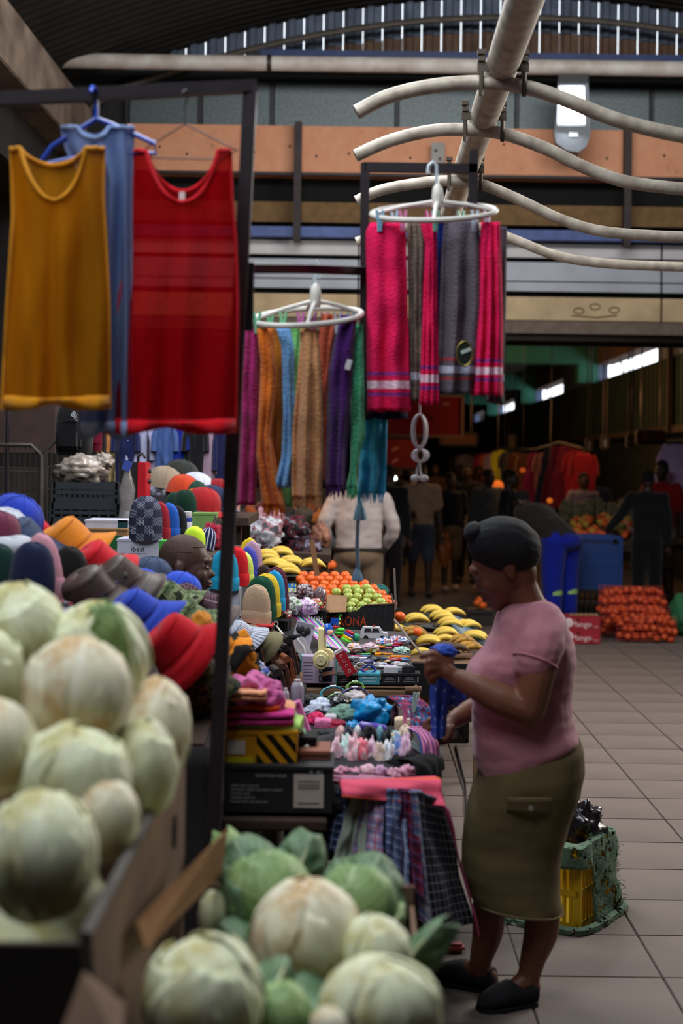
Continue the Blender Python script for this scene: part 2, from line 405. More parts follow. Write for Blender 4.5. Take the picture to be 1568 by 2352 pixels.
for (ya, yb, mt) in ((16.2, 17.5, bluep), (19.6, 21.9, bluep), (27.4, 32.0, bluep), (37.0, 42.0, bluep), (46.8, 52, bluep), (56, 59, bluep)):
    panel('trim_%d' % n, XW, XW + .2, ya, yb, 3.33, 4.06, mt); n += 1
for Y in (27.4, 37.0, 46.6):
    panel('trim_%d' % n, -3.6, XW, Y, Y + .4, 3.66, 4.06, green); n += 1
    panel('trim_%d' % n, XW - .36, XW + .02, Y, Y + .4, 3.3, 3.66, green); n += 1
panel('trim_%d' % n, XW - .12, XW - .04, 20.6, 20.7, 2.2, 4.06, dk); n += 1
# open slot frames (the broken daylight windows)
wn = 1
for (ya, yb) in ((21.9, 27.4), (32.0, 37.0), (42.0, 46.8)):
    fr = struct(MB().box((XW + .12, ya + .04, 3.48), (.06, .08, .3)).obj('window_%d' % wn, lint)); wn += 1
    ym = ya + (yb - ya) * .62
    MB().tube([(XW + .12, ym, 3.33), (XW + .12, ym + .35, 3.64)], .02, 6).obj('window_bar', lint, fr, world=True)
# ------------------------------------------------------------------ overhead pipe frame
galvp = M('dusty_galvanised_pipe', (206, 196, 182), .5, .25, 14., .1, 60., metal=.1, col2=(158, 146, 132))
HP = 1.40 + CAMH
fr = thing('pipe_canopy_frame', 'dusty grey overhead pipe with four wavy pipes clamped across it', 'pipe frame', (.5, 5.5, HP))
mb = MB(); mb.tube([(.485, 3.2, HP + .02), (.49, 5, HP), (.495, 6.4, HP), (.5, 7.9, HP - .01)], .058, 16); mb.obj('main_pipe', galvp, fr, world=True)
def wavy(Y, pts, r=.0265):
    q = [P(x, y, Y) for x, y in pts]
    # smooth through the points
    out = []
    for i in range(len(q) - 1):
        a, b_, c_, d_ = q[max(i - 1, 0)], q[i], q[i + 1], q[min(i + 2, len(q) - 1)]
        for t in (0, .25, .5, .75):
            out.append(.5 * ((2 * b_) + (-a + c_) * t + (2 * a - 5 * b_ + 4 * c_ - d_) * t * t + (-a + 3 * b_ - 3 * c_ + d_) * t ** 3))
    out.append(q[-1])
    MB().tube(out, r, 12).obj('wavy_pipe', galvp, fr, world=True)
wavy(5.0, [(818, 258), (890, 222), (980, 200), (1080, 190), (1180, 195), (1280, 222), (1400, 270), (1500, 298), (1600, 318)])
wavy(5.75, [(816, 358), (890, 325), (980, 302), (1060, 297), (1150, 306), (1250, 340), (1350, 388), (1450, 420), (1600, 437)])
wavy(6.75, [(818, 462), (870, 438), (950, 422), (1030, 415), (1100, 422), (1190, 458), (1290, 505), (1400, 534), (1600, 546)])
wavy(8.3, [(818, 556), (900, 528), (1000, 512), (1100, 522), (1180, 550), (1280, 588), (1400, 606), (1600, 614)], .0285)
cl = M('rusty_clamp', (84, 74, 66), .6, .2, 20., metal=.5)
for Y, yy in ((5.0, 192), (5.75, 300), (6.75, 418), (8.0, 520)):
    z = P(1100, yy, Y).z; xx = .49
    for sgn in (-1, 1):
        mb = MB(); mb.tube([(xx + sgn * .075, Y - .03, z - .05), (xx + sgn * .075, Y - .035, z + .1)], .008, 6)
        mb.box((xx + sgn * .075, Y - .035, z + .1), (.03, .03, .016)); mb.box((xx + sgn * .075, Y - .035, z + .075), (.026, .026, .014)); mb.obj('clamp_bolt', cl, fr, world=True)
    MB().box((xx, Y - .034, z + .05), (.18, .012, .03)).obj('clamp_plate', cl, fr, world=True)
# bracket plate behind on the beam
mb = MB(); p = P(1005, 365, 13.9); mb.box(p, (.13, .02, .32), None, .004); br = mb.obj('bracket_plate', M('galv_plate', (120, 118, 116), .5, metal=.5))
tag(br, 'grey bolted steel plate fixed to the peach beam behind the overhead pipe', 'bracket')
for dx, dz in ((-.02, .08), (.02, .0), (0, -.09)): MB().lathe([(.014, 0), (.014, .012), (0, .013)], 8, p + Vector((dx, -.012, dz)), rot=(pi / 2, 0, 0)).obj('bolt', dk, br, world=True)

# floodlight
Yf = 13.55
fl = thing('floodlight', 'grey street-lamp style floodlight glowing white in front of the peach beam', 'floodlight', P(1315, 262, Yf))
body = M('lamp_grey', (112, 118, 126), .5, .08)
def hexa(pts, Y0, dep, name, mt, par):
    mb = MB(); q = [P(x, y, Y0) for x, y in pts]; n_ = len(q)
    vs = q + [v + Vector((0, dep, 0)) for v in q]
    mb.add(vs, [tuple(range(n_)), tuple(range(2 * n_ - 1, n_ - 1, -1))] + [(i, i + n_, (i + 1) % n_ + n_, (i + 1) % n_) for i in range(n_)])
    return mb.obj(name, mt, par, world=True, smooth=False)
hexa([(1283, 172), (1350, 172), (1352, 215), (1356, 310), (1346, 336), (1328, 350), (1300, 345), (1276, 328), (1272, 305), (1280, 215)], Yf, .07, 'housing', body, fl)
hexa([(1281, 170), (1352, 170), (1350, 190), (1284, 190)], Yf - .015, .02, 'top_cap', M('lamp_dark', (54, 56, 60), .6), fl)
hexa([(1281, 196), (1342, 196), (1345, 290), (1278, 290)], Yf - .012, .02, 'bezel', M('lamp_bezel', (180, 184, 190), .4), fl)
le = hexa([(1286, 199), (1340, 199), (1342, 282), (1283, 282)], Yf - .02, .012, 'lens', M('lamp_glow', (235, 245, 255), .5, .01, emit=16), fl); le['label'] = 'glowing white lens'
hexa([(1307, 303), (1327, 303), (1327, 313), (1307, 313)], Yf - .004, .006, 'sticker', paper((225, 228, 230)), fl)
MB().box(P(1318, 342, Yf + .04), (.1, .06, .06), None, .01).obj('bracket_arm', body, fl, world=True)
mb = MB(); mb.tube([P(1280, 350, Yf + .1), P(1290, 375, Yf + .12), P(1312, 385, Yf + .1), P(1325, 350, Yf + .06)], .008, 6); mb.obj('lamp_cable', dk, fl, world=True)
MB().box(P(1316, 310, Yf) + Vector((.0, .27, 0)), (.07, .4, .06)).obj('support_arm', dk, fl, world=True)
area('floodlight_beam', P(1313, 262, Yf - .06), P(1313, 262, Yf - .06) + Vector((-.05, -1, -.35)), .2, .28, 14, (.92, .96, 1))

# amber tube lamps in the far hall
amb = M('amber_tube', (255, 150, 30), .5, .01, emit=7)
for i, (x, y, Y, w) in enumerate(((1178, 768, 24.0, 48), (1178, 781, 24.0, 50))):
    p = P(x, y, Y); o = MB().tube([p - Vector((S(w, Y) / 2, 0, 0)), p + Vector((S(w, Y) / 2, 0, 0))], .035, 8).obj('tube_lamp', amb)
    tag(o, ['upper amber glowing tube lamp under the far hall ceiling', 'lower amber glowing tube lamp under the far hall ceiling'][i], 'lamp', 'amber tube lamps')
    MB().box(p + Vector((0, .02, .06)), (S(w, Y) + .1, .05, .04)).obj('lamp_housing', dk, o, world=False)
    MB().tube([p + Vector((.2, .02, .06)), p + Vector((.2, .02, .35))], .012, 6).obj('lamp_rod', dk, o, world=False)
bulb('amber_tube_light', P(1178, 800, 23.6), 9, (1, .5, .16), .2)
for i, (x, y, Y, pw) in enumerate(((1000, 1050, 26, 26), (780, 1080, 22, 18), (1130, 1060, 20, 14), (1400, 1060, 20, 10), (1250, 1130, 19, 7))):
    bulb('assumed_stall_light', P(x, y, Y) + Vector((0, 0, .9)), pw, (1, .52, .2), .12)  # assumed warm stall lamps, added as bare point lights

# ------------------------------------------------------------------ stall frame of dark steel
rk = M('rack_steel', (46, 40, 46), .5, .2, 12., metal=.35)
st = thing('garment_rack', 'dark square-tube steel rack that the clothes and scarves hang from', 'rack', (P(455, 2600, 3.6).x, 3.6, 0))
def bar(pts, r, name):
    for a, b_ in zip(pts[:-1], pts[1:]):
        pass
    return MB().tube(pts, r * 1.35, 4, up=(.7, .7, .02) if abs((pts[-1] - pts[0]).normalized().z) > .7 else (0, .7, .7)).obj(name, rk, st, world=True, smooth=False)
pb = P(455, 2600, 3.6); pb.z = 0
bar([pb, P(520, 1300, 3.6), P(575, 200, 3.6)], .018, 'post')
bar([P(588, 198, 3.6), P(0, 228, 3.45), P(-160, 238, 3.4)], .016, 'top_bar')
bar([P(566, 614, 3.66), P(700, 616, 4.0), P(846, 622, 4.25)], .013, 'cross_bar')
bar([P(838, 376, 4.25), P(836, 700, 4.25), P(836, 955, 4.25)], .014, 'upright')
bar([P(832, 384, 4.25), P(1096, 388, 4.25)], .014, 'arm')
bar([P(1087, 346, 4.25), P(1085, 478, 4.25)], .014, 'stub')
bar([P(572, 604, 3.64), P(570, 760, 3.64)], .013, 'bracket')
bar([P(-160, 238, 3.4), Vector((P(-160, 238, 3.4).x - .05, 3.4, 0))], .018, 'post')

# ------------------------------------------------------------------ vests
def sheer(name, col, alpha):
    m, nt, b = newmat(name); L = nt.links; b.inputs['Base Color'].default_value = lin(col); b.inputs['Roughness'].default_value = .8; b.inputs['Specular IOR Level'].default_value = .1
    tr = nt.nodes.new('ShaderNodeBsdfTransparent'); tr.inputs[0].default_value = tuple(min(1, .3 + .7 * k) for k in lin(col)[:3]) + (1,)
    tl = nt.nodes.new('ShaderNodeBsdfTranslucent'); tl.inputs[0].default_value = lin(col)
    m1 = nt.nodes.new('ShaderNodeMixShader'); m1.inputs[0].default_value = .35; L.new(b.outputs[0], m1.inputs[1]); L.new(tl.outputs[0], m1.inputs[2])
    m2 = nt.nodes.new('ShaderNodeMixShader'); L.new(m1.outputs[0], m2.inputs[1]); L.new(tr.outputs[0], m2.inputs[2])
    tc = nt.nodes.new('ShaderNodeTexCoord'); nz = nt.nodes.new('ShaderNodeTexNoise'); nz.inputs['Scale'].default_value = 260; L.new(tc.outputs['Object'], nz.inputs[0])
    mr = nt.nodes.new('ShaderNodeMapRange'); mr.inputs[3].default_value = 1 - alpha - .12; mr.inputs[4].default_value = 1 - alpha + .12; L.new(nz.outputs[0], mr.inputs[0])
    L.new(mr.outputs[0], m2.inputs[0]); L.new(m2.outputs[0], nt.nodes['Material Output'].inputs[0]); MATS[name] = m; return m
def edge(tbl, y):
    for (y0, x0), (y1, x1) in zip(tbl[:-1], tbl[1:]):
        if y <= y1: t = (y - y0) / (y1 - y0) if y1 > y0 else 0; return x0 + (x1 - x0) * max(0, t)
    return tbl[-1][1]
def vest(name, label, col, alpha, Y, top, hem, L_, R_, scoopF, scoopB, nk, waves=.014, hemcol=None, tagw=False):
    """L_, R_: (y, x) outlines in the photo frame; nk: inner strap edges; scoop: neckline depth front, back"""
    c0 = P((L_[0][1] + R_[0][1]) / 2, top, Y); t = thing(name, label, 'vest', c0)
    mt = sheer(name + '_mesh', col, alpha); hm = cloth(hemcol or col)
    xl, xr = nk
    for side, (dy, scoop) in enumerate(((-.028, scoopF), (.03, scoopB))):
        mb = MB(); nu, nv = 36, 44
        def fn(u, v):
            # map so that the neckline is a real edge: columns between the straps start at the scoop
            def ytop(px):
                if px <= xl or px >= xr: return top + 6 * abs(n3(px * .05))
                k = (px - xl) / (xr - xl); return top + (scoop - top) * (1 - abs(2 * k - 1) ** 1.9) ** .66
            xa, xb = edge(L_, top + 1), edge(R_, top + 1)
            px0 = xa + (xb - xa) * u; yt = ytop(px0); y = yt + (hem - yt) * v
            a, b_ = edge(L_, y), edge(R_, y); wv = min(1, (y - top) / (hem - top))
            px = a + (b_ - a) * u
            d = dy * sin(pi * u) ** .5 + waves * (.3 + wv) * sin(u * 19 + side * 1.3 + 2 * n3(u * 4, v * 1.5, side)) + .015 * n3(u * 6, v * 3, side * 5 + Y)
            y2 = y + (8 * sin(u * 9 + side) * wv if v > .97 else 0)
            return P(px, y2, Y + d)
        mb.sheet(fn, nu, nv); mb.obj('front_panel' if side == 0 else 'back_panel', mt, t, world=True)
        # bindings
        mb = MB(); mb.tube([fn(i / 48, 0) + Vector((0, -.002, 0)) for i in range(49)], .0055, 6); mb.obj('neck_binding', hm, t, world=True)
        mb = MB(); mb.sheet(lambda u, v: fn(u, .955 + .045 * v) + Vector((0, -.003 if side == 0 else .003, 0)), 30, 2); mb.obj('hem', hm, t, world=True, solid=.002)
        for e_ in (0., 1.):
            mb = MB(); mb.tube([fn(e_, i / 24) for i in range(25)], .0045, 5); mb.obj('side_seam', hm, t, world=True)
    if tagw:
        p = P(418, 450, Y + .0); MB().box(p, (.014, .003, .02), None, .001).obj('care_label', paper((230, 215, 215)), t, world=True)
    return t
vest('sheer_vest', 'yellow sheer mesh vest, leftmost of the hanging garments', (206, 136, 18), .55, 3.42, 340, 935, [(340, 24), (400, 28), (500, 30), (700, 16), (940, 4)], [(330, 238), (450, 236), (560, 243), (700, 250), (940, 252)], 460, 380, (48, 196))
vest('sheer_vest', 'see-through red mesh vest with wide hem on a wire hanger', (200, 6, 28), .4, 3.5, 345, 990, [(340, 308), (470, 306), (560, 296), (700, 272), (990, 236)], [(350, 529), (450, 532), (560, 541), (700, 545), (985, 541)], 465, 440, (338, 500), tagw=True)
vest('sleeveless_top', 'pale blue grey sleeveless top on a blue plastic hanger between two vests', (128, 150, 196), .93, 3.5, 292, 1000, [(290, 142), (340, 150), (420, 200), (600, 190), (1000, 180)], [(290, 306), (420, 300), (600, 300), (1000, 300)], 318, 312, (178, 250), .02)
# hangers
bh = thing('plastic_hanger', 'blue plastic coat hanger hooked over the dark top bar', 'hanger', P(220, 300, 3.5))
blue_p = plastic((28, 74, 190), .35); Yh = 3.5
mb = MB(); mb.tube([P(221, 275, Yh), P(221, 215, Yh), P(218, 204, Yh - .015), P(212, 200, Yh - .03), P(208, 212, Yh - .045)], .006, 8); mb.obj('hook', blue_p, bh, world=True)
mb = MB(); mb.tube([P(221, 272, Yh), P(180, 298, Yh), P(120, 335, Yh), P(96, 368, Yh), P(110, 376, Yh), P(220, 352, Yh), P(330, 352, Yh), P(358, 352, Yh), P(355, 330, Yh), P(300, 305, Yh), P(250, 283, Yh)], .006, 8, closed=True); mb.obj('shoulder_frame', blue_p, bh, world=True)
wh = thing('wire_hanger', 'thin dark wire hanger holding the red mesh vest', 'hanger', P(420, 290, 3.5)); wire = M('hanger_wire', (70, 62, 72), .4, metal=.6)
mb = MB(); mb.tube([P(425, 285, 3.52), P(425, 240, 3.52), P(430, 222, 3.5), P(428, 206, 3.48), P(418, 212, 3.46)], .002, 6); mb.obj('hook', wire, wh, world=True)
mb = MB(); mb.tube([P(425, 285, 3.52), P(320, 350, 3.52), P(350, 362, 3.52), P(510, 366, 3.52), P(545, 346, 3.52)], .002, 6, closed=True); mb.obj('shoulder_wire', wire, wh, world=True)

# ------------------------------------------------------------------ clip hangers
def clip_hanger(label, Y, ring, hook, slope_pin):
    t = thing('clip_hanger', label, 'hanger', P(*hook[-1], Y)); wp = plastic((214, 212, 206), .4)
    mb = MB(); mb.tube([P(x, y, Y + d) for x, y, d in ring], .0085, 8, closed=True); mb.obj('rim', wp, t, world=True)
    q = [P(x, y, Y + d) for x, y, d in ring]; ctr = P(*hook[-1], Y)
    for i in (0, len(q) // 4, len(q) // 2, 3 * len(q) // 4):
        mb = MB(); mb.tube([ctr, ctr.lerp(q[i], .5) + Vector((0, 0, .004)), q[i]], .006, 6); mb.obj('spoke', wp, t, world=True)
    MB().lathe([(.006, .05), (.014, .04), (.017, .015), (.015, -.02), (0, -.022)], 12, ctr).obj('hub', wp, t, world=True)
    mb = MB(); mb.tube([P(x, y, Y) for x, y in hook] , .0055, 8); mb.obj('hook', plastic((190, 202, 212), .3), t, world=True)
    return t, q
def pin(p, col, par, rz=0):
    mb = MB()
    for s_ in (-1, 1):
        mb.tube([p + Vector((s_ * .009 * cos(rz), s_ * .009 * sin(rz), .032)), p + Vector((s_ * .004 * cos(rz), s_ * .004 * sin(rz), 0)), p + Vector((s_ * .003 * cos(rz), s_ * .003 * sin(rz), -.03))], [.004, .005, .004], 6)
    mb.obj('clothes_peg', plastic(col, .35), par, world=True)
def oval(cx, cy, ax, ay, n=24, tilt=0): return [(cx + ax * cos(2 * pi * i / n), cy + ay * sin(2 * pi * i / n) + tilt * cos(2 * pi * i / n), -.11 * sin(2 * pi * i / n)) for i in range(n)]
t1, ring1 = clip_hanger('white oval clip hanger holding the pink and grey towels', 4.2, oval(996, 488, 143, 18, tilt=-4), [(982, 398), (985, 380), (994, 372), (1002, 380), (1003, 400), (1004, 462)], 0)
for i, (x, c_) in enumerate(((872, (120, 170, 200)), (905, (150, 190, 215)), (925, (215, 120, 170)), (985, (215, 90, 160)), (1000, (110, 170, 150)), (1058, (150, 205, 180)), (1090, (180, 190, 210)), (1118, (190, 170, 200)))):
    pin(P(x, 508, 4.2 - .06 + .12 * (i % 2)), c_, t1)
t2, ring2 = clip_hanger('white oval clip hanger holding the row of coloured scarves', 4.15, oval(705, 728, 126, 19, tilt=-8), [(732, 640), (734, 612), (726, 600), (718, 608), (721, 640), (724, 690)], 0)
for i, (x, c_) in enumerate(((590, (120, 200, 160)), (620, (110, 200, 150)), (650, (130, 210, 160)), (690, (200, 110, 180)), (718, (200, 120, 190)), (745, (210, 150, 200)), (775, (190, 200, 210)), (805, (150, 200, 190)))):
    pin(P(x, 742, 4.15 - .05 + .1 * (i % 2)), c_, t2)

# ------------------------------------------------------------------ towels
def hang(name, label, cat, Y, top, bot, L_, R_, mat, dep=.025, folds=3, group=None, seed=0, solid=.006, back=True, par=None):
    """a cloth folded over double, hanging between two outlines"""
    c0 = P((L_[0][1] + R_[0][1]) / 2, top, Y); t = par or thing(name, label, cat, c0, group=group)
    def mk(s_):
        def fn(u, v):
            y = top + (bot - top) * v; a, b_ = edge(L_, y), edge(R_, y)
            px = a + (b_ - a) * (u + .02 * n3(u * 3, v * 4, seed)); w = S(b_ - a, Y)
            d = s_ * (dep * (.25 + .75 * sin(pi * u)) * (.35 + .65 * min(1, v * 5))) + .22 * min(w, .08) * sin(u * folds * pi * 2 + seed + 1.2 * n3(v * 2, seed)) * (.3 + .7 * v) + .01 * n3(u * 4, v * 6, seed + s_)
            return P(px, y + (5 * n3(u * 5, seed) if v > .98 else 0), Y + d)
        return fn
    o = MB().sheet(mk(-1), 22, 40).obj('front_fold', mat, t, world=True, solid=solid)
    if back: MB().sheet(mk(1), 22, 40).obj('back_fold', mat, t, world=True, solid=solid)
    return t, mk(-1)
def terry(name, base, s1, s2):
    return pattern('terry_' + name, base, [(1, 1, .02, s1, -.79, .8), (1, 1, .02, s1, -.9, .8), (1, 1, .042, s2, -.838, 1), (0, 26, .35, base, 0, .0)], .95, bump=.5)
pk = terry('pink', (226, 26, 88), (110, 60, 150), (240, 205, 225)); gy = terry('grey', (96, 88, 100), (170, 60, 60), (190, 190, 215)); nv_ = terry('navy', (20, 22, 56), (150, 80, 50), (120, 160, 210))
tp = terry('taupe', (112, 100, 92), (90, 80, 76), (200, 200, 220)); bl = terry('blue', (16, 44, 120), (30, 60, 140), (40, 70, 150))
hang('hand_towel', 'navy towel edge hanging behind the wide pink towel', 'towel', 4.27, 545, 962, [(545, 830), (962, 832)], [(545, 905), (962, 935)], nv_, seed=1)
hang('hand_towel', 'wide pink towel with white woven stripe, left end of the towel hanger', 'towel', 4.16, 512, 945, [(512, 852), (530, 842), (945, 845)], [(512, 925), (540, 932), (945, 941)], pk, seed=2, folds=2)
hang('hand_towel', 'narrow taupe towel folded between two pink towels', 'towel', 4.2, 510, 922, [(510, 936), (922, 944)], [(510, 978), (922, 970)], tp, seed=3)
hang('hand_towel', 'narrow pink towel hanging beside the royal blue one', 'towel', 4.16, 500, 930, [(500, 962), (560, 978), (930, 964)], [(500, 1000), (930, 1006)], pk, seed=4)
hang('hand_towel', 'royal blue towel strip between pink and grey towels', 'towel', 4.24, 506, 880, [(506, 1000), (880, 998)], [(506, 1028), (880, 1030)], bl, seed=5)
hang('hand_towel', 'wide grey towel with an oval card badge near its hem', 'towel', 4.17, 505, 905, [(505, 1022), (600, 1014), (905, 1004)], [(505, 1098), (700, 1104), (905, 1084)], gy, seed=6, folds=2)
hang('hand_towel', 'pink towel hanging right of the wide grey towel', 'towel', 4.16, 510, 908, [(510, 1105), (700, 1096), (908, 1082)], [(510, 1146), (700, 1152), (908, 1152)], pk, seed=7)
hang('hand_towel', 'grey towel edge at the far right of the towel hanger', 'towel', 4.24, 520, 925, [(520, 1128), (925, 1118)], [(520, 1162), (925, 1156)], gy, seed=8)
bd = thing('card_badge', 'dark oval card badge with gold rim pinned on the grey towel', 'badge', P(1066, 812, 4.1), (pi / 2, 0, .1))
MB().lathe([(0, -.002), (.03, -.002), (.03, .002), (0, .002)], 24, sx=.85, sy=1.3).obj('card', paper((26, 34, 32)), bd)
MB().tube([(.027 * .85 * cos(a), .027 * 1.3 * sin(a), .003) for a in [i * pi / 12 for i in range(24)]], .0016, 5, closed=True).obj('gold_rim', M('gold_foil', (150, 130, 60), .4, metal=.5), bd)
MB().box((.004, .008, .003), (.03, .01, .002), (0, 0, .4)).obj('logo_band', paper((190, 205, 200)), bd)

# ------------------------------------------------------------------ scarves
def fringe(t, mk, mat, n=16, ln=.03, seed=0):
    mb = MB()
    for i in range(n):
        p = mk((i + .5) / n, 1); a = .006 * n3(i * 1.7, seed); mb.tube([p + Vector((0, 0, .004)), p + Vector((a, 0, -ln * .5)), p + Vector((a * 2.2, .004 * n3(i, seed), -ln * (1 + .25 * n3(i * 3.1))))], [.003, .0025, .001], 5)
    mb.obj('fringe', mat, t, world=True)
def scarf(label, col, Y, top, bot, L_, R_, seed, folds=2, fr_=True, dep=.02):
    mt = cloth(col, .95, .22, .5, 120.); t, mk = hang('scarf', label, 'scarf', Y, top, bot, L_, R_, mt, dep, folds, 'scarves on the clip hanger', seed, .005)
    if fr_: fringe(t, mk, mt, seed=seed)
    return t
scarf('magenta scarf at the left end of the scarf hanger', (168, 36, 110), 4.12, 752, 1160, [(752, 556), (900, 548), (1160, 540)], [(752, 592), (900, 594), (1160, 586)], 1, fr_=False)
scarf('deep orange scarf next to the magenta one', (216, 112, 32), 4.1, 755, 1165, [(755, 590), (830, 600), (1050, 590), (1165, 604)], [(755, 622), (850, 636), (1000, 620), (1165, 652)], 2)
scarf('dark amber scarf behind the orange and light blue scarves', (166, 104, 24), 4.2, 750, 1110, [(750, 615), (1110, 626)], [(750, 645), (900, 650), (1110, 648)], 3)
scarf('twisted light blue scarf with a loose end', (112, 166, 220), 4.1, 752, 1120, [(752, 634), (800, 648), (950, 652), (1050, 648), (1120, 630)], [(752, 664), (800, 674), (950, 676), (1050, 680), (1120, 672)], 4, fr_=False)
scarf('light green scarf hanging behind the tan one', (112, 186, 110), 4.2, 748, 1165, [(748, 668), (950, 660), (1165, 636)], [(748, 696), (950, 680), (1165, 690)], 5, fr_=False)
scarf('thick tan wool scarf with a long fringed end', (206, 150, 104), 4.06, 756, 1145, [(756, 690), (800, 690), (1000, 672), (1145, 672)], [(756, 726), (850, 736), (1000, 742), (1145, 738)], 6, 2, True, .03)
scarf('rust coloured scarf looped over the hanger rim', (196, 92, 62), 4.16, 722, 1100, [(722, 738), (800, 730), (1100, 738)], [(722, 776), (790, 764), (900, 750), (1100, 748)], 7, fr_=False)
scarf('dark purple scarf with a small white tag', (70, 26, 104), 4.1, 724, 1120, [(724, 782), (850, 756), (1120, 748)], [(724, 818), (850, 808), (1120, 792)], 8, 2, True, .03)
scarf('sea green scarf twisted to a narrow end', (84, 186, 140), 4.14, 745, 1122, [(745, 806), (900, 808), (1080, 806), (1122, 796)], [(745, 832), (900, 836), (1000, 836), (1080, 818), (1122, 820)], 9, fr_=True)
scarf('bright blue fringed scarf at the right end of the scarf hanger', (70, 186, 246), 4.3, 930, 1132, [(930, 838), (1132, 822)], [(930, 888), (1132, 884)], 10, 2, True)
o = MB().box(P(800, 838, 4.06), (.016, .004, .03), (0, .25, 0), .001).obj('price_tag', paper((215, 215, 225))); tag(o, 'small white tag pinned on the dark purple scarf', 'tag')

# hanging cords
wc = thing('earphone_cable', 'white earphone cable tied in a figure eight, hanging under the towels', 'cable', P(963, 950, 4.3)); wcm = plastic((225, 218, 226), .5); Yc = 4.3
mb = MB()
for dx in (0, 5, -5):
    mb.tube([P(963 + (15 + dx * .6) * sin(a) * (1 if a < 2 * pi else 1.2), 1035 - 80 * cos(a / 2) if False else 952 + 38 * (1 - cos(a)), Yc + .004 * dx) for a in [i * 2 * pi / 20 for i in range(20)]], .0035, 6, closed=True)
    mb.tube([P(965 + (14 + dx) * sin(a), 1042 + 14 * (1 - cos(a)) - 10, Yc + .004 * dx) for a in [i * 2 * pi / 16 for i in range(16)]], .0035, 6, closed=True)
mb.tube([P(962, 905, Yc), P(964, 952, Yc)], .0035, 6)
for s_ in (-1, 1): mb.tube([P(964, 1060, Yc), P(960 + s_ * 4, 1080, Yc), P(963 + s_ * 6, 1098, Yc)], .003, 6)
mb.obj('cord', wcm, wc, world=True)
for s_ in (-1, 1): MB().ball(P(963 + s_ * 10, 1099, Yc), (.014, .012, .011), 12, 8).obj('earbud', wcm, wc, world=True)
bc = thing('tassel_cord', 'pale blue cord with tassels hanging in front of the grey shirted man', 'cord', P(824, 1140, 4.3)); bcm = cloth((160, 206, 244)); mb = MB()
mb.tube([P(826, 1130, 4.3), P(823, 1170, 4.3), P(820, 1250, 4.3), P(822, 1310, 4.3)], .006, 8); mb.obj('cord', bcm, bc, world=True)
for (x, y, hgt, w) in ((826, 1175, 40, 12), (820, 1322, 24, 10)):
    mb = MB()
    for k in range(9):
        a = k * 2 * pi / 9; mb.tube([P(x, y - hgt * .6, 4.3), P(x + w * .7 * cos(a), y, 4.3 + .012 * sin(a)), P(x + w * cos(a), y + hgt * .5, 4.3 + .016 * sin(a))], .006, 6)
    mb.obj('tassel', bcm, bc, world=True)
# ------------------------------------------------------------------ tables and stands
wood = M('rough_wood', (134, 104, 78), .85, .35, 6., .3, 40., col2=(92, 68, 50))
darkwood = M('dark_wood', (58, 42, 34), .85, .3, 6., .2, 40.)
def table(label, x0, x1, y0, y1, z, nplank=4, mt=wood, leg=.045, thick=.025):
    t = thing('stall_table', label, 'table', ((x0 + x1) / 2, (y0 + y1) / 2, 0))
    w = (y1 - y0) / nplank
    for i in range(nplank): MB().box(((x0 + x1) / 2, y0 + w * (i + .5), z - thick / 2), (x1 - x0 + .01 * n3(i, z), w - .008, thick), None, .003).obj('plank', mt, t, world=True, smooth=False)
    for xx in (x0 + .05, x1 - .05):
        for yy in (y0 + .06, y1 - .06): MB().box((xx, yy, (z - thick) / 2), (leg, leg, z - thick)).obj('leg', mt, t, world=True, smooth=False)
    for yy in (y0 + .06, y1 - .06): MB().box(((x0 + x1) / 2, yy, z - thick - .035), (x1 - x0 - .1, .03, .06)).obj('apron', mt, t, world=True, smooth=False)
    return t
tA = table('dark front table under the shoe box and heaped clothes', -.42, .24, 4.08, 5.75, .735, 6, darkwood)
MB().box((-.245, 3.98, .7225), (.35, .2, .025), None, .003).obj('front_shelf', darkwood, tA, world=True, smooth=False)
tB = table('rough plank table under the phone accessories', -.42, .275, 6.0, 7.05, .752, 4)
tC = table('low plank table carrying the plates of bananas', .17, .72, 7.6, 9.2, .5, 5)
tD = table('dark table behind carrying the fruit cartons', -.6, .2, 7.1, 8.9, .84, 4, darkwood)
# rope and stick bundles on table B edge
mb = MB(); mb.tube([P(930, 1585, 6.0), P(968, 1584, 6.0)], .016, 8); o = mb.obj('wooden_stick', wood); tag(o, 'round stick end jutting from the plank table edge', 'stick')
mb = MB(); mb.tube([P(962, 1588, 5.97), P(964, 1630, 5.97), P(960, 1660, 5.97)], .002, 5); mb.tube([P(962, 1662, 5.97), P(958, 1668, 5.97), P(963, 1672, 5.97)], .005, 5); o = mb.obj('string', cloth((170, 165, 155))); tag(o, 'thin string dangling from the plank table end', 'string')
# hat stand: sloped board with cloth
hs = thing('hat_stand', 'sloping dark display board under the heap of hats', 'display stand', (-.85, 4.2, 0))
MB().box((-.86, 4.18, 1.05), (.95, 1.02, .03), (radians(9), 0, 0)).obj('board', darkwood, hs, world=True, smooth=False)
for xx in (-1.28, -.46):
    MB().box((xx, 3.75, .49), (.05, .05, .98)).obj('leg', darkwood, hs, world=True, smooth=False)
    MB().box((xx, 4.6, .55), (.05, .05, 1.1)).obj('leg', darkwood, hs, world=True, smooth=False)
gcl = cloth((44, 42, 44)); mb = MB()
mb.sheet(lambda u, v: Vector((-1.32 + .95 * u, 3.66 - .03 * sin(u * 30) * v + .02 * n3(u * 5, v * 3), .98 - .9 * v)), 40, 16); mb.obj('front_cloth', gcl, hs, world=True, solid=.004)
mb = MB(); mb.sheet(lambda u, v: Vector((-.385 + .012 * sin(u * 26) * v, 3.68 + 1.0 * u, .97 + .15 * u - (.9 + .15 * u) * v)), 40, 12); mb.obj('side_cloth', gcl, hs, world=True, solid=.004)

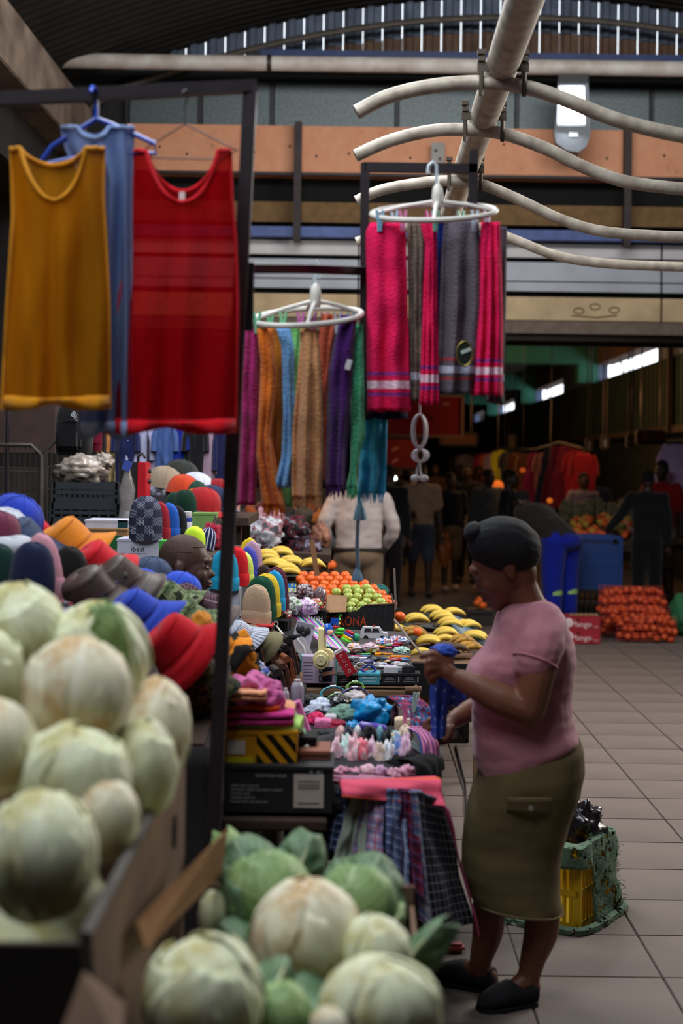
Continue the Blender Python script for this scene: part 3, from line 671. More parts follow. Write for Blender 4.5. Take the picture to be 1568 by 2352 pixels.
# ------------------------------------------------------------------ hats
def bucket(label, mt, p, rot, s=1., stitch=None, flop=.2, seed=0, name='bucket_hat', group='bucket hats in the heap'):
    t = thing(name, label, 'hat', p, rot, group, s)
    n_ = 40
    def ring(r, z, k=0.): return [Vector(((r + k * .012 * sin(3 * a + seed)) * cos(a) * 1.05, (r + k * .012 * cos(2 * a + seed)) * sin(a), z + k * .012 * sin(2 * a + seed * 2))) for a in [2 * pi * j / n_ for j in range(n_)]]
    MB().loft([ring(.002, .104), ring(.035, .104, .2), ring(.06, .1, .2), ring(.073, .09, .2), ring(.08, .074, .3), ring(.087, .04, .3), ring(.092, .015, .1), ring(.095, 0)], False, True).obj('crown', mt, t, solid=.003)
    br = MB().loft([ring(.095, 0), ring(.112, -.022, flop), ring(.132, -.045, flop * 2), ring(.152, -.064, flop * 3)], False, True).obj('brim', mt, t, solid=.004)
    mb = MB()
    for r, z, k in ((.08, .091, 0), (.0965, .001, 0), (.113, -.021, flop), (.133, -.044, flop * 2), (.152, -.064, flop * 3)): mb.tube([p_ * 1.006 for p_ in ring(r, z, k)], .0016, 5, closed=True)
    mb.obj('stitching', stitch or mt, br); return t
def capHat(label, mt, p, rot, s=1., vis=None, group='caps in the heap', under=None):
    t = thing('baseball_cap', label, 'cap', p, rot, group, s); n_ = 36
    def dome(a, ph):   # a angle round, ph 0 top .. 1 rim
        th = ph * pi / 2; return Vector((.088 * sin(th) ** .8 * cos(a) * 1.14, .088 * sin(th) ** .8 * sin(a), .118 * cos(th) ** .8))
    MB().loft([[dome(2 * pi * j / n_, ph) for j in range(n_)] for ph in (.03, .2, .4, .6, .8, 1)], True, True).obj('crown', mt, t)
    mb = MB()
    for k in range(6): mb.tube([dome(k * pi / 3 + pi / 6, i / 10) * 1.004 for i in range(11)], .0014, 5)
    mb.obj('panel_seams', mt, t)
    MB().ball((0, 0, .118), (.008, .008, .005), 10, 6).obj('button', mt, t)
    def vz(u, v): a = (u - .5) * 2.3; r = .095 + .075 * v * cos(a * .62) ** .8; return Vector((r * cos(a) * 1.08, .088 * sin(a) * (1 + .1 * v) , .012 - .03 * (a * .9) ** 2 - .012 * v))
    MB().sheet(vz, 20, 6).obj('visor', vis or mt, t, solid=.004); return t
def beanie(label, mt, p, rot=(0, 0, 0), w=.13, h=.18, thick=.6, cuff=True, cuffmat=None, group=None, rib=32, name='beanie', cut=.33):
    t = thing(name, label, 'hat', p, rot, group); n_ = 64; r = w / 2
    def ring(k, z): return [Vector((r * k * (1 + .014 * cos(rib * a)) * cos(a), r * k * thick * (1 + .014 * cos(rib * a)) * sin(a), z * h + .004 * sin(a * 2 + w * 50))) for a in [2 * pi * j / n_ for j in range(n_)]]
    MB().loft([ring(.94, 0.02), ring(.96, .2), ring(.97, .45), ring(.93, .62), ring(.84, .77), ring(.68, .89), ring(.45, .965), ring(.2, .995), ring(.03, 1.)], True, True).obj('crown', mt, t)
    if cuff: MB().loft([ring(.96, 0), ring(1.04, .01), ring(1.05, cut * .5), ring(1.04, cut - .02), ring(.99, cut), ring(.94, cut - .02)], False, True).obj('cuff', cuffmat or mt, t)
    return t
def F2(w, h): return w, h
camo = blotch('camo_cloth', [(34, 38, 30), (62, 70, 44), (30, 32, 26), (92, 92, 60), (44, 52, 38)], 22.)
camol = blotch('camo_light', [(50, 62, 44), (86, 104, 70), (128, 138, 104), (40, 44, 34)], 20.)
plaidm = pattern('plaid_maroon', (70, 34, 48), [(0, 14, .3, (44, 22, 34), 0, .7), (1, 8, .3, (44, 22, 34), 0, .7), (0, 14, .06, (190, 170, 180), .2, .8), (1, 8, .06, (190, 170, 180), .2, .8)])
orblk = blotch('orange_black_print', [(22, 20, 20), (30, 28, 28), (214, 130, 28), (236, 150, 40)], 9.)
leath = M('brown_leather', (72, 56, 52), .5, .2, 20., .2, 120., spec=.4)
denim = M('denim', (58, 72, 100), .9, .25, 30., .3, 200.)
D = radians
# nearest row first
bucket('scarlet bucket hat tipped on its side nearest the steel post', cloth((206, 20, 38)), P(412, 1490, 3.85), (D(14), D(-47), D(0)), .8, seed=1, flop=.35)
bucket('royal blue bucket hat lying on the scarlet one', cloth((44, 74, 190)), P(318, 1424, 4.0), (D(16), D(-44), 0), .76, seed=2, flop=.35)
bucket('dark camouflage bucket hat below the scarlet hat', camo, P(440, 1560, 3.95), (D(10), D(-20), 0), .75, seed=3, flop=.4)
lh = bucket('brown leather bucket hat with metal eyelets behind the blue one', leath, P(278, 1352, 4.2), (D(14), D(-36), 0), .84, M('leather_stitch', (110, 96, 90), .7), seed=4, flop=.3)
bucket('second brown leather bucket hat under the red crown', leath, P(215, 1372, 4.12), (D(18), D(-30), 0), .8, seed=5)
for k in range(4):
    a = -pi * .3 - k * .45
    for z, r in ((.05, .09), (-.03, .123)): MB().lathe([(.003, 0), (.007, .001), (.008, .003), (.004, .004)], 10, (r * cos(a) * 1.05, r * sin(a), z), rot=(pi / 2, 0, a + pi / 2)).obj('metal_eyelet', M('eyelet', (170, 170, 165), .35, metal=.7), lh)
bucket('crimson bucket hat stacked on the orange one', cloth((196, 26, 40)), P(226, 1306, 4.35), (D(20), D(-34), 0), .72, seed=6)
bucket('orange tan bucket hat at the top of the heap', cloth((206, 124, 36)), P(158, 1262, 4.5), (D(14), D(-34), 0), .86, seed=7, flop=.45)
bucket('light camouflage bucket hat in front of the seated vendor', camol, P(388, 1388, 4.6), (D(20), D(-40), 0), .68, seed=8, flop=.4)
bucket('maroon plaid bucket hat in front of the seated vendor', plaidm, P(434, 1394, 4.7), (D(20), D(-40), 0), .68, seed=9, flop=.4)
bucket('olive camouflage bucket hat beside the steel post', camol, P(438, 1440, 4.55), (D(20), D(-42), 0), .75, seed=10, flop=.4)
bucket('black hat with orange print beside the steel post', orblk, P(500, 1500, 4.5), (D(20), D(-42), 0), .7, seed=11, flop=.3)
bucket('faded denim bucket hat at the left edge of the picture', denim, P(52, 1256, 4.4), (D(14), D(-26), 0), .78, seed=12, flop=.4)
bucket('grey white floppy hat behind the navy beanie', cloth((172, 176, 188)), P(28, 1292, 4.28), (D(14), 0, 0), .74, seed=13, flop=.4)
bucket('brown grey mesh hat by the steel post', M('mesh_grey', (98, 86, 82), .9, .25, 60.), P(472, 1424, 5.0), (D(20), D(-40), 0), .72, seed=14)
bucket('khaki canvas hat lying over the shoe carton', cloth((112, 106, 78)), P(585, 1480, 5.6), (D(20), D(-42), 0), .66, seed=16)
capHat('bright blue cap with red trim at the left edge', cloth((32, 58, 170)), P(26, 1222, 4.6), (D(-8), D(20), D(-40)), 1.05)
capHat('white cap with thin blue stripes under the bright blue cap', pattern('stripe_cap', (200, 204, 214), [(0, 26, .25, (90, 104, 140), 0, .8)]), P(8, 1238, 4.5), (0, D(20), D(-30)), .85)
capHat('maroon cap at the left edge over the denim hat', cloth((104, 44, 66)), P(-10, 1244, 4.34), (0, D(10), D(-20)), .8)
capHat('small red cap tucked behind the denim hat', cloth((190, 24, 42)), P(70, 1236, 4.62), (0, D(26), D(-20)), .62)
capHat('blue cap with white front label behind the brown hats', cloth((44, 74, 186)), P(326, 1362, 4.75), (D(10), D(20), D(-30)), .7)
capHat('blue cap with white underbrim in front of the vendor chin', cloth((44, 78, 196)), P(408, 1374, 5.0), (D(-12), D(16), D(-18)), .8, vis=cloth((216, 214, 224)))
capHat('dark denim cap in front of the white carton', denim, P(348, 1338, 5.2), (0, D(8), D(-30)), .8)
o = MB().box(P(352, 1338, 4.66), (.03, .004, .02), (0, .5, .3), .001).obj('cap_label', paper((220, 214, 200))); tag(o, 'white stitched label on the front of a blue cap', 'label')
beanie('navy knit beanie standing behind the cabbages', cloth((20, 28, 62)), P(70, 1400, 4.05), (D(-8), 0, 0), .135, .19, .65, cuff=False, group='beanies in the hat heap')
beanie('dusty pink knit beanie between navy and black ones', cloth((190, 134, 150)), P(112, 1382, 4.15), (D(-6), D(-10), D(0)), .105, .2, .6, group='beanies in the hat heap')
beanie('black knit beanie beside the dusty pink one', cloth((16, 16, 18)), P(155, 1388, 4.22), (D(-8), 0, 0), .12, .17, .6, cuff=False, group='beanies in the hat heap')
beanie('dark green knit beanie cut off by the left edge', cloth((12, 44, 40)), P(-8, 1370, 4.1), (D(-8), 0, 0), .12, .15, .6, cuff=False, group='beanies in the hat heap')
# fillers visible among the heap
def blob(name, label, cat, p, r, mt, seed=0, amp=.25, fr=3., rot=(0, 0, 0), group=None, par=None, nu=36, nv=22):
    def fn(d): return 1 + amp * (1.25 * n3(d.x * fr + seed * 7.1, d.y * fr, d.z * fr) + .3 * n3(d.x * fr * 2., d.y * fr * 2. + seed, d.z * fr * 2.) - .6 * abs(n3(d.x * fr * 1.4 + seed, d.y * fr * 1.4, d.z * fr * 1.4 + 5)))
    if par is None:
        o = MB().ball((0, 0, 0), r, nu, nv, fn, rot).obj(name, mt, sharp=False); o.location = p; return tag(o, label, cat, group)
    return MB().ball(p, r, nu, nv, fn, rot).obj(name, mt, par, world=True, sharp=False)
blob('folded_jacket', 'dark camouflage jacket bundled below the scarlet hat', 'jacket', P(455, 1600, 3.98), (.1, .12, .07), camo, 3, .2)
blob('fuzzy_beanie', 'fuzzy orange knit cap beside the steel post', 'hat', P(462, 1440, 4.42), (.04, .05, .05), cloth((206, 130, 36), key='fuzzy_orange', bump=.8), 5, .12)
blob('folded_jacket', 'black and orange printed jacket between post and pink towels', 'jacket', P(545, 1520, 4.6), (.07, .1, .09), orblk, 6, .25)
blob('knit_scarf', 'patterned knit scarf peeking out behind the black beanie', 'scarf', P(128, 1412, 4.0), (.06, .06, .045), blotch('knit_mix', [(150, 40, 50), (60, 60, 70), (170, 170, 180)], 30), 7, .2)
# ------------------------------------------------------------------ boxes, beanies and things of the middle stall
def carton(name, label, x0, y0, x1, y1, Y, dep, mt, cat='box', rz=0., lid=None, side=None, group=None):
    a, b_ = P(x0, y1, Y), P(x1, y0, Y); w, h = b_.x - a.x, b_.z - a.z
    t = thing(name, label, cat, ((a.x + b_.x) / 2, Y + dep / 2, a.z), (0, 0, rz), group)
    MB().box((0, 0, h / 2 - .003), (w, dep, h - .006), None, .002).obj('body', mt, t, smooth=False)
    MB().box((0, 0, h - .003), (w + .006, dep + .006, .012), None, .002).obj('lid', lid or mt, t, smooth=False)
    t['w'] = w; t['h'] = h; t['d'] = dep
    return t
def front(t, dx, dz, dy=.0025): return Matrix.Translation((dx, -t['d'] / 2 - dy, dz)) @ FRONT
def label_on(t, dx, dz, w, h, mt, name='printed_label', dy=.002):
    return MB().box((dx, -t['d'] / 2 - dy, dz), (w, .002, h)).obj(name, mt, t, smooth=False)
wht = paper((190, 190, 208)); ink = paper((30, 28, 36)); blk = paper((24, 25, 28)); brn = paper((150, 116, 82))
b1 = carton('retail_box', 'white carton with small black lettering behind the vendor head', 268, 1240, 365, 1310, 6.6, .2, wht)
text('lettering', 'ibest', .033, front(b1, -.0, .1), ink, b1); text('lettering', 'for wireless & accessories', .008, front(b1, 0, .08), ink, b1)
MB().box((b1['w'] / 2 + .016, .0, b1['h'] / 2), (.03, .19, b1['h'] - .01)).obj('side_flap', paper((60, 170, 60)), b1, smooth=False)
b2 = carton('retail_box', 'wide white carton left of the monogram beanie', 195, 1196, 296, 1219, 7.15, .22, wht); label_on(b2, .08, .03, .05, .05, paper((20, 60, 66)))
b3 = carton('cardboard_box', 'cardboard box with a green printed side under the white carton', 182, 1216, 292, 1268, 7.1, .22, brn); label_on(b3, .01, .045, .17, .08, paper((24, 96, 48)))
b4 = carton('retail_box', 'plain white carton under the cyan beanie', 470, 1352, 548, 1425, 6.35, .22, paper((180, 182, 200)))
b5 = carton('speaker_box', 'black carton under the tan beanie', 552, 1430, 622, 1505, 6.15, .3, blk)
b6 = carton('shoe_box', 'small black box lettered in white beside the wallets', 622, 1462, 690, 1506, 6.3, .2, blk); text('lettering', 'shoes', .028, front(b6, -.02, .035), paper((230, 230, 232)), b6)
carton('carton', 'dark carton hidden under the wallets', 600, 1500, 690, 1580, 6.2, .35, blk)
carton('carton', 'green and white book shaped carton behind the vendor', 440, 1180, 495, 1215, 8.0, .15, paper((120, 160, 90)))
# stack supports under the back cartons
sup = thing('crate_stack', 'dark boards stacked under the cartons behind the vendor', 'stand', (-1.15, 7.2, 0))
for z0, z1 in ((0, .42), (.42, .82), (.82, 1.27)): MB().box((-1.02, 7.15, (z0 + z1) / 2), (.95, .9, z1 - z0 - .01), None, .01).obj('board_box', darkwood, sup, world=True, smooth=False)
carton('carton', 'tall dark carton under the beanies and white cartons', 440, 1426, 560, 1720, 6.3, .35, blk)
mono, nt, b = newmat('monogram_knit'); MATS['monogram_knit'] = mono
tc = nt.nodes.new('ShaderNodeTexCoord'); ck = nt.nodes.new('ShaderNodeTexChecker'); wv = nt.nodes.new('ShaderNodeTexWave'); ck.inputs['Scale'].default_value = 26
mp = nt.nodes.new('ShaderNodeMapping'); mp.inputs['Scale'].default_value = (1, .0, 1.05); nt.links.new(tc.outputs['Object'], mp.inputs[0]); nt.links.new(mp.outputs[0], ck.inputs[0])
wv.inputs['Scale'].default_value = 38; wv.wave_type = 'BANDS'; wv.bands_direction = 'DIAGONAL'; nt.links.new(tc.outputs['Object'], wv.inputs[0])
mu = nt.nodes.new('ShaderNodeMath'); mu.operation = 'MULTIPLY'; nt.links.new(ck.outputs['Fac'], mu.inputs[0]); nt.links.new(wv.outputs['Fac'], mu.inputs[1])
mx = nt.nodes.new('ShaderNodeMix'); mx.data_type = 'RGBA'; mx.inputs[6].default_value = lin((40, 42, 66)); mx.inputs[7].default_value = lin((120, 124, 144)); nt.links.new(mu.outputs[0], mx.inputs[0]); nt.links.new(mx.outputs[2], b.inputs['Base Color']); b.inputs['Roughness'].default_value = .9
mbn = beanie('navy monogram beanie with letters and diagonal stripes', mono, P(334, 1242, 6.62), (0, 0, 0), .16, .205, .62, cuff=False)
knit_w = cloth((160, 164, 180))
for s_, dx, dz in (('A', -.015, .165), ('G', .03, .135), ('H', -.01, .085), ('G', -.05, .045), ('H', .035, .04)):
    ry = .05 * sqrt(max(.05, 1 - (dx / .08) ** 2)); text('knit_letter', s_, .036, Matrix.Translation((dx, -ry - .012 + (.012 if dz > .15 else 0), dz)) @ Matrix.Rotation(-dx * 8, 4, 'Z') @ FRONT, knit_w, mbn)
beanie('dark red knit beanie half hidden behind the monogram beanie', cloth((150, 26, 44)), P(366, 1240, 6.75), (0, 0, 0), .1, .18, .6)
beanie('mid blue ribbed beanie behind the monogram beanie', cloth((28, 84, 176)), P(386, 1240, 6.8), (0, 0, 0), .11, .175, .6)
beanie('black beanie at the end of the row behind the vendor', cloth((20, 20, 24)), P(406, 1238, 6.95), (0, 0, 0), .1, .16, .6)
beanie('neon yellow beanie rising above the vendor head', cloth((206, 240, 60)), P(446, 1262, 6.9), (0, 0, 0), .11, .11, .6, cuff=False)
beanie('navy beanie with white stripes behind the neon yellow one', pattern('navy_white', (34, 40, 90), [(0, 12, .3, (220, 220, 235), 0, .9)]), P(472, 1262, 7.05), (0, D(10), 0), .09, .11, .6, cuff=False)
blob('knotted_bag', 'crimson cloth bag knotted, left of the steel post', 'bag', P(486, 1240, 7.2), (.06, .06, .085), cloth((150, 26, 52)), 12, .3)
blob('knotted_bag', 'dark brown cloth bundle behind the crimson bag', 'bag', P(500, 1228, 7.5), (.05, .06, .09), cloth((60, 50, 44)), 13, .25)
st_b = thing('spray_bottle', 'white bottle with blue and red bands behind the vendor', 'bottle', P(428, 1242, 7.3))
MB().lathe([(.026, 0), (.028, .005), (.028, .12), (.026, .125)], 20).obj('bottle_body', pattern('banded', (214, 214, 224), [(1, 3, .22, (40, 60, 140), .2, 1), (1, 3, .2, (180, 40, 60), .7, 1)]), st_b)
MB().lathe([(.024, .125), (.026, .13), (.026, .15), (.0, .152)], 20).obj('bottle_cap', plastic((224, 224, 230)), st_b)
# cyan row
row = [('cyan knit beanie in front of its row beside the post', (24, 152, 196), 514, 1355, 6.35, .13, .175), ('bright red beanie second in the row behind cyan', (206, 26, 36), 540, 1345, 6.45, .12, .175), ('pale neon yellow beanie third in the row', (206, 232, 110), 556, 1342, 6.55, .105, .15), ('violet blue ribbed beanie fourth in the row', (70, 72, 176), 568, 1335, 6.65, .1, .16), ('lilac pink ribbed beanie fifth in the row', (186, 146, 170), 578, 1325, 6.75, .1, .17), ('yellow beanie at the back of the row', (220, 190, 40), 572, 1312, 6.9, .1, .16)]
for lb, c_, x, y, Y, w, h in row: beanie(lb, cloth(c_), P(x, y, Y), (0, 0, 0), w, h, .5, group='beanies in the cyan row')
carton('carton', 'long white carton under the beanie row', 548, 1340, 590, 1432, 6.62, .4, paper((170, 172, 186)))
row = [('tan cream knit beanie in front of its row', (186, 158, 132), 588, 1432, 6.15, .125, .165), ('bottle green beanie second in the tan row', (14, 70, 48), 598, 1424, 6.25, .135, .19), ('mustard yellow beanie third in the tan row', (216, 184, 44), 610, 1416, 6.36, .13, .19), ('sky blue beanie fourth in the tan row', (30, 146, 200), 628, 1402, 6.46, .105, .18), ('maroon beanie fifth in the tan row', (84, 24, 44), 632, 1400, 6.58, .12, .195), ('dark brown beanie at the back of the tan row', (50, 32, 34), 604, 1392, 6.66, .11, .19)]
for lb, c_, x, y, Y, w, h in row: beanie(lb, cloth(c_), P(x, y, Y), (0, 0, D(4)), w, h, .5, group='beanies in the tan row')
carton('carton', 'dark carton under the tan beanie row', 560, 1428, 660, 1510, 6.46, .4, blk)
MB().box(P(587, 1434, 6.13), (.14, .12, .008), None, .003)
o = MB().box(P(588, 1435, 6.15), (.15, .14, .01), None, .003).obj('red_cloth', cloth((180, 24, 30))); tag(o, 'red cloth folded flat under the tan beanie', 'cloth')
# striped and khaki caps beside post
bucket('striped white and grey sun hat leaning on the black carton', pattern('sun_stripe', (196, 200, 214), [(0, 40, .4, (90, 98, 120), 0, .9)]), P(552, 1466, 5.5), (D(20), D(-42), 0), .62, seed=15, flop=.3)
# caps of the back heap
bk = [('charcoal cap at the top of the back heap', (44, 46, 44), 412, 1108, 8.8, 20, 1.2), ('beige cap beside the charcoal cap in the back heap', (146, 130, 112), 374, 1122, 8.6, -10, 1.15), ('white trainer style cap in the back heap', (196, 200, 214), 448, 1136, 8.6, 30, 1.15), ('rust orange cap in the back heap', (190, 66, 34), 418, 1136, 8.4, 0, 1.0), ('bottle green cap in the back heap', (20, 56, 44), 440, 1148, 8.4, 30, 1.0), ('red printed cap in the back heap', (160, 30, 36), 464, 1170, 8.3, 20, 1.1), ('navy and white cap at the right of the back heap', (40, 48, 80), 486, 1160, 8.4, 20, 1.0), ('brick red cap at the far right of the back heap', (140, 24, 30), 500, 1142, 8.6, 10, .95), ('ochre cap in the middle of the back heap', (180, 110, 40), 446, 1156, 8.35, 40, .8)]
for lb, c_, x, y, Y, rz, s_ in bk: capHat(lb, cloth(c_), P(x, y, Y), (0, D(12), D(-rz)), s_, group='caps in the back heap')
beanie('dark green beanie at the front of the back heap', cloth((10, 48, 36)), P(424, 1190, 8.2), (0, 0, 0), .14, .16, .6, cuff=False)
beanie('second dark green beanie at the left of the back heap', cloth((16, 56, 46)), P(402, 1182, 8.3), (0, 0, 0), .12, .13, .6, cuff=False)
hb = thing('cap_table', 'dark table under the back heap of caps', 'table', (-1.0, 8.6, 0)); MB().box((-1.0, 8.7, 1.36), (.75, .9, .05), None, .005).obj('tabletop', darkwood, hb, world=True, smooth=False)
for xx in (-1.3, -.7):
    for yy in (8.35, 9.05): MB().box((xx, yy, .67), (.05, .05, 1.34)).obj('leg', darkwood, hb, world=True, smooth=False)
# bag of goods, cassette radio, speaker
sp = thing('loudspeaker', 'tall black loudspeaker with a bright red front edge', 'speaker', P(305, 1245, 8.0))
MB().box((-.03, .1, .23), (.1, .2, .44), None, .006).obj('cabinet', M('speaker_black', (26, 25, 27), .6), sp, smooth=False)
MB().box((.042, .1, .23), (.05, .2, .44), None, .006).obj('red_front', M('speaker_red', (196, 20, 40), .4), sp, smooth=False)
MB().tube([(.02, .02, .45), (.02, .02, .48), (.045, .02, .5), (.06, .02, .47)], .008, 8).obj('handle', M('speaker_black2', (34, 33, 36), .4), sp)
for z in (.34, .4): MB().lathe([(.0, 0), (.014, 0), (.012, .012), (0, .014)], 14, (.07, .1, z), rot=(0, pi / 2, 0)).obj('knob', dk, sp)
rd = thing('binocular_toy', 'dark grey plastic radio with domed knobs above the monogram beanie', 'radio', P(362, 1168, 8.35))
MB().box((0, .04, .04), (.12, .08, .075), None, .015).obj('case', plastic((60, 64, 70), .35), rd); 
for s_ in (-1, 1): MB().lathe([(.02, 0), (.018, .025), (.01, .034), (0, .036)], 14, (s_ * .032, .04, .075)).obj('knob', plastic((90, 94, 100), .3), rd)
MB().tube([(-.05, .04, .07), (-.05, .04, .1), (.05, .04, .1), (.05, .04, .07)], .006, 8).obj('handle', dk, rd)
rd.name = 'portable_radio'
wrapm = M('clear_wrap', (150, 145, 145), .15, .2, 20., .4, 30., spec=.8, alpha=.55)
wb_ = thing('wrapped_bottle', 'tall bottle in crinkled clear plastic left of the red loudspeaker', 'bottle', P(290, 1250, 7.5), scale=1.45)
MB().lathe([(.03, 0), (.033, .08), (.024, .14), (.03, .2), (.012, .26), (.01, .29)], 16).obj('wrapper', wrapm, wb_); MB().lathe([(.016, 0), (.018, .09), (.008, .12), (0, .12)], 12).obj('bottle_body', plastic((190, 190, 205)), wb_)
MB().box((.0, -.01, .285), (.03, .01, .035), (0, .4, 0)).obj('header_card', paper((60, 80, 160)), wb_)
# left: black plastic crates with a plastic bundle, wire roll cages, backpacks
crm = plastic((46, 50, 56), .5)
def crate(label, x0, x1, y0, y1, z0, z1, mt, bars=7, rows=2, group=None, name='plastic_crate', open_=True):
    t = thing(name, label, 'crate', ((x0 + x1) / 2, (y0 + y1) / 2, z0), group=group); w, d, h = x1 - x0, y1 - y0, z1 - z0; th = .012
    for zz, hh in ((h - .02, .04), (.015, .03), (h * .5, .02)):
        mb = MB(); mb.box((0, -d / 2 + th / 2, zz), (w, th, hh)); mb.box((0, d / 2 - th / 2, zz), (w, th, hh)); mb.box((-w / 2 + th / 2, 0, zz), (th, d, hh)); mb.box((w / 2 - th / 2, 0, zz), (th, d, hh)); mb.obj('rim_band', mt, t, smooth=False)
    for i in range(bars + 1):
        x = -w / 2 + th / 2 + (w - th) * i / bars; bw = .03 if i in (0, bars) else .012
        for yy in (-d / 2 + th / 2, d / 2 - th / 2): MB().box((x, yy, h / 2), (bw, th * .8, h - .01)).obj('slat', mt, t, smooth=False)
    nb = max(3, int(bars * d / w))
    for i in range(1, nb):
        y = -d / 2 + d * i / nb
        for xx in (-w / 2 + th / 2, w / 2 - th / 2): MB().box((xx, y, h / 2), (th * .8, .014, h - .01)).obj('slat', mt, t, smooth=False)
    MB().box((0, 0, .008), (w - .01, d - .01, .01)).obj('base', mt, t, smooth=False); return t
a = P(195, 1170, 8.2); xc = a.x
zs = [P(195, y, 8.2).z for y in (1260, 1200, 1155, 1108)]
crate('slatted black crate at the bottom of the stack behind the hats', xc - .2, xc + .2, 8.2, 8.6, zs[0], zs[1], crm, group='black crates behind the hats')
crate('black crate with an orange latch in the middle of the stack', xc - .195, xc + .195, 8.2, 8.6, zs[1], zs[2], crm, group='black crates behind the hats')
crate('topmost black crate of the stack under the plastic bundle', xc - .185, xc + .185, 8.2, 8.6, zs[2], zs[3], crm, 12, group='black crates behind the hats')
crate('black crate at floor level below the stack behind the hats', xc - .2, xc + .2, 8.2, 8.6, 0, zs[0] - .0, crm, group='black crates behind the hats')
pbm = M('grey_polythene', (150, 138, 128), .25, .2, 8., .6, 14., spec=.7)
blob('plastic_bundle', 'crumpled grey plastic bag bundle on the top crate', 'bag', P(188, 1080, 8.35), (.15, .12, .09), pbm, 21, .28, 3.2)
blob('plastic_bundle', 'knotted end of the grey plastic bundle', 'bag', P(238, 1062, 8.35), (.06, .06, .055), pbm, 22, .4, 4.)
def cage(label, x0, x1, Y, z0, z1):
    t = thing('roll_cage', label, 'cage', ((x0 + x1) / 2, Y, 0)); m_ = M('cage_steel', (78, 72, 68), .5, metal=.4)
    MB().tube([(x0, Y, 0), (x0, Y, z1 - .06), (x0 + .06, Y, z1), (x1 - .06, Y, z1), (x1, Y, z1 - .06), (x1, Y, 0)], .014, 8).obj('hoop', m_, t, world=True)
    n_ = 10
    for i in range(1, n_): MB().tube([(x0 + (x1 - x0) * i / n_, Y, .1), (x0 + (x1 - x0) * i / n_, Y, z1)], .0035, 5).obj('wire', m_, t, world=True)
    for i in range(12): z = .1 + (z1 - .12) * i / 12; MB().tube([(x0, Y, z), (x1, Y, z)], .0035, 5).obj('wire', m_, t, world=True)
z1 = P(50, 1022, 8.6).z
cage('wire roll cage at the left edge behind the hats', P(-30, 1100, 8.6).x, P(94, 1100, 8.6).x, 8.6, 0, z1)
cage('second wire roll cage behind the black crates', P(104, 1100, 8.9).x, P(240, 1100, 8.9).x, 8.9, 0, z1 + .03)
for i, (lb, x, y, Y, w, h) in enumerate((('dark carton inside the left roll cage', 40, 1140, 8.9, .34, .36), ('dim stack of cartons above the roll cage', 60, 980, 9.2, .4, .35))):
    o = MB().box(P(x, y, Y), (w, .3, h), (0, 0, .1), .006).obj('carton', M('dim_card%d' % i, (52 + 10 * i, 46, 42), .9, .2), smooth=False); tag(o, lb, 'box')
def pack(label, mt, p, w, h, d, rz, strap, lettering=None):
    t = thing('backpack', label, 'backpack', p, (0, 0, rz)); n_ = 24
    def ring(z, kx, ky): return [Vector(((abs(cos(a)) ** .6) * (1 if cos(a) > 0 else -1) * w / 2 * kx, (abs(sin(a)) ** .6) * (1 if sin(a) > 0 else -1) * d / 2 * ky, z)) for a in [2 * pi * j / n_ for j in range(n_)]]
    MB().loft([ring(0, .86, .8), ring(.02, .96, .95), ring(h * .35, 1, 1), ring(h * .7, .95, .9), ring(h * .9, .8, .72), ring(h, .45, .4)], True, True).obj('main_body', mt, t)
    MB().box((0, -d / 2 - .012, h * .28), (w * .7, .05, h * .36), None, .02).obj('front_pocket', mt, t)
    MB().tube([(-.02, 0, h), (-.02, 0, h + .05), (.02, 0, h + .05), (.02, 0, h)], .006, 6).obj('grab_loop', strap, t)
    for s_ in (-1, 1): MB().tube([(s_ * w * .3, d / 2, h * .9), (s_ * w * .36, d / 2 + .06, h * .5), (s_ * w * .34, d / 2, h * .06)], .012, 6, flat=.4).obj('shoulder_strap', strap, t)
    MB().tube([(0, 0, h + .05), (0, 0, 2.5 - p[2])], .005, 6).obj('hanging_cord', strap, t)
    MB().tube([(-w * .36, -d * .42, h * .55), (0, -d * .5, h * .62), (w * .36, -d * .42, h * .55)], .003, 5).obj('zip', dk, t)
    if lettering: text('lettering', lettering, .05, Matrix.Translation((w * .22, -d / 2 - .014, h * .66)) @ Matrix.Rotation(.7, 4, 'Y') @ FRONT, paper((215, 215, 220)), t)
    return t
pack('black backpack with white lettering hanging above the plastic bundle', cloth((22, 22, 26)), P(170, 1046, 8.5), .22, .34, .14, -.2, dk, 'BEA')
pack('maroon backpack behind the black one', cloth((118, 18, 48)), P(208, 1036, 8.7), .14, .3, .14, .3, dk)
q0 = P(20, 800, 8.6); br_ = MB().tube([(q0.x, 8.6, 2.5), (P(242, 800, 8.6).x, 8.6, 2.5)], .012, 8).obj('bag_rail', rk); tag(br_, 'dark rail holding up the two backpacks behind the yellow vest', 'rail')
for x_ in (q0.x, P(242, 800, 8.6).x): MB().tube([(x_, 8.6, 2.5), (x_, 8.6, 0)], .012, 8).obj('rail_leg', rk, br_)
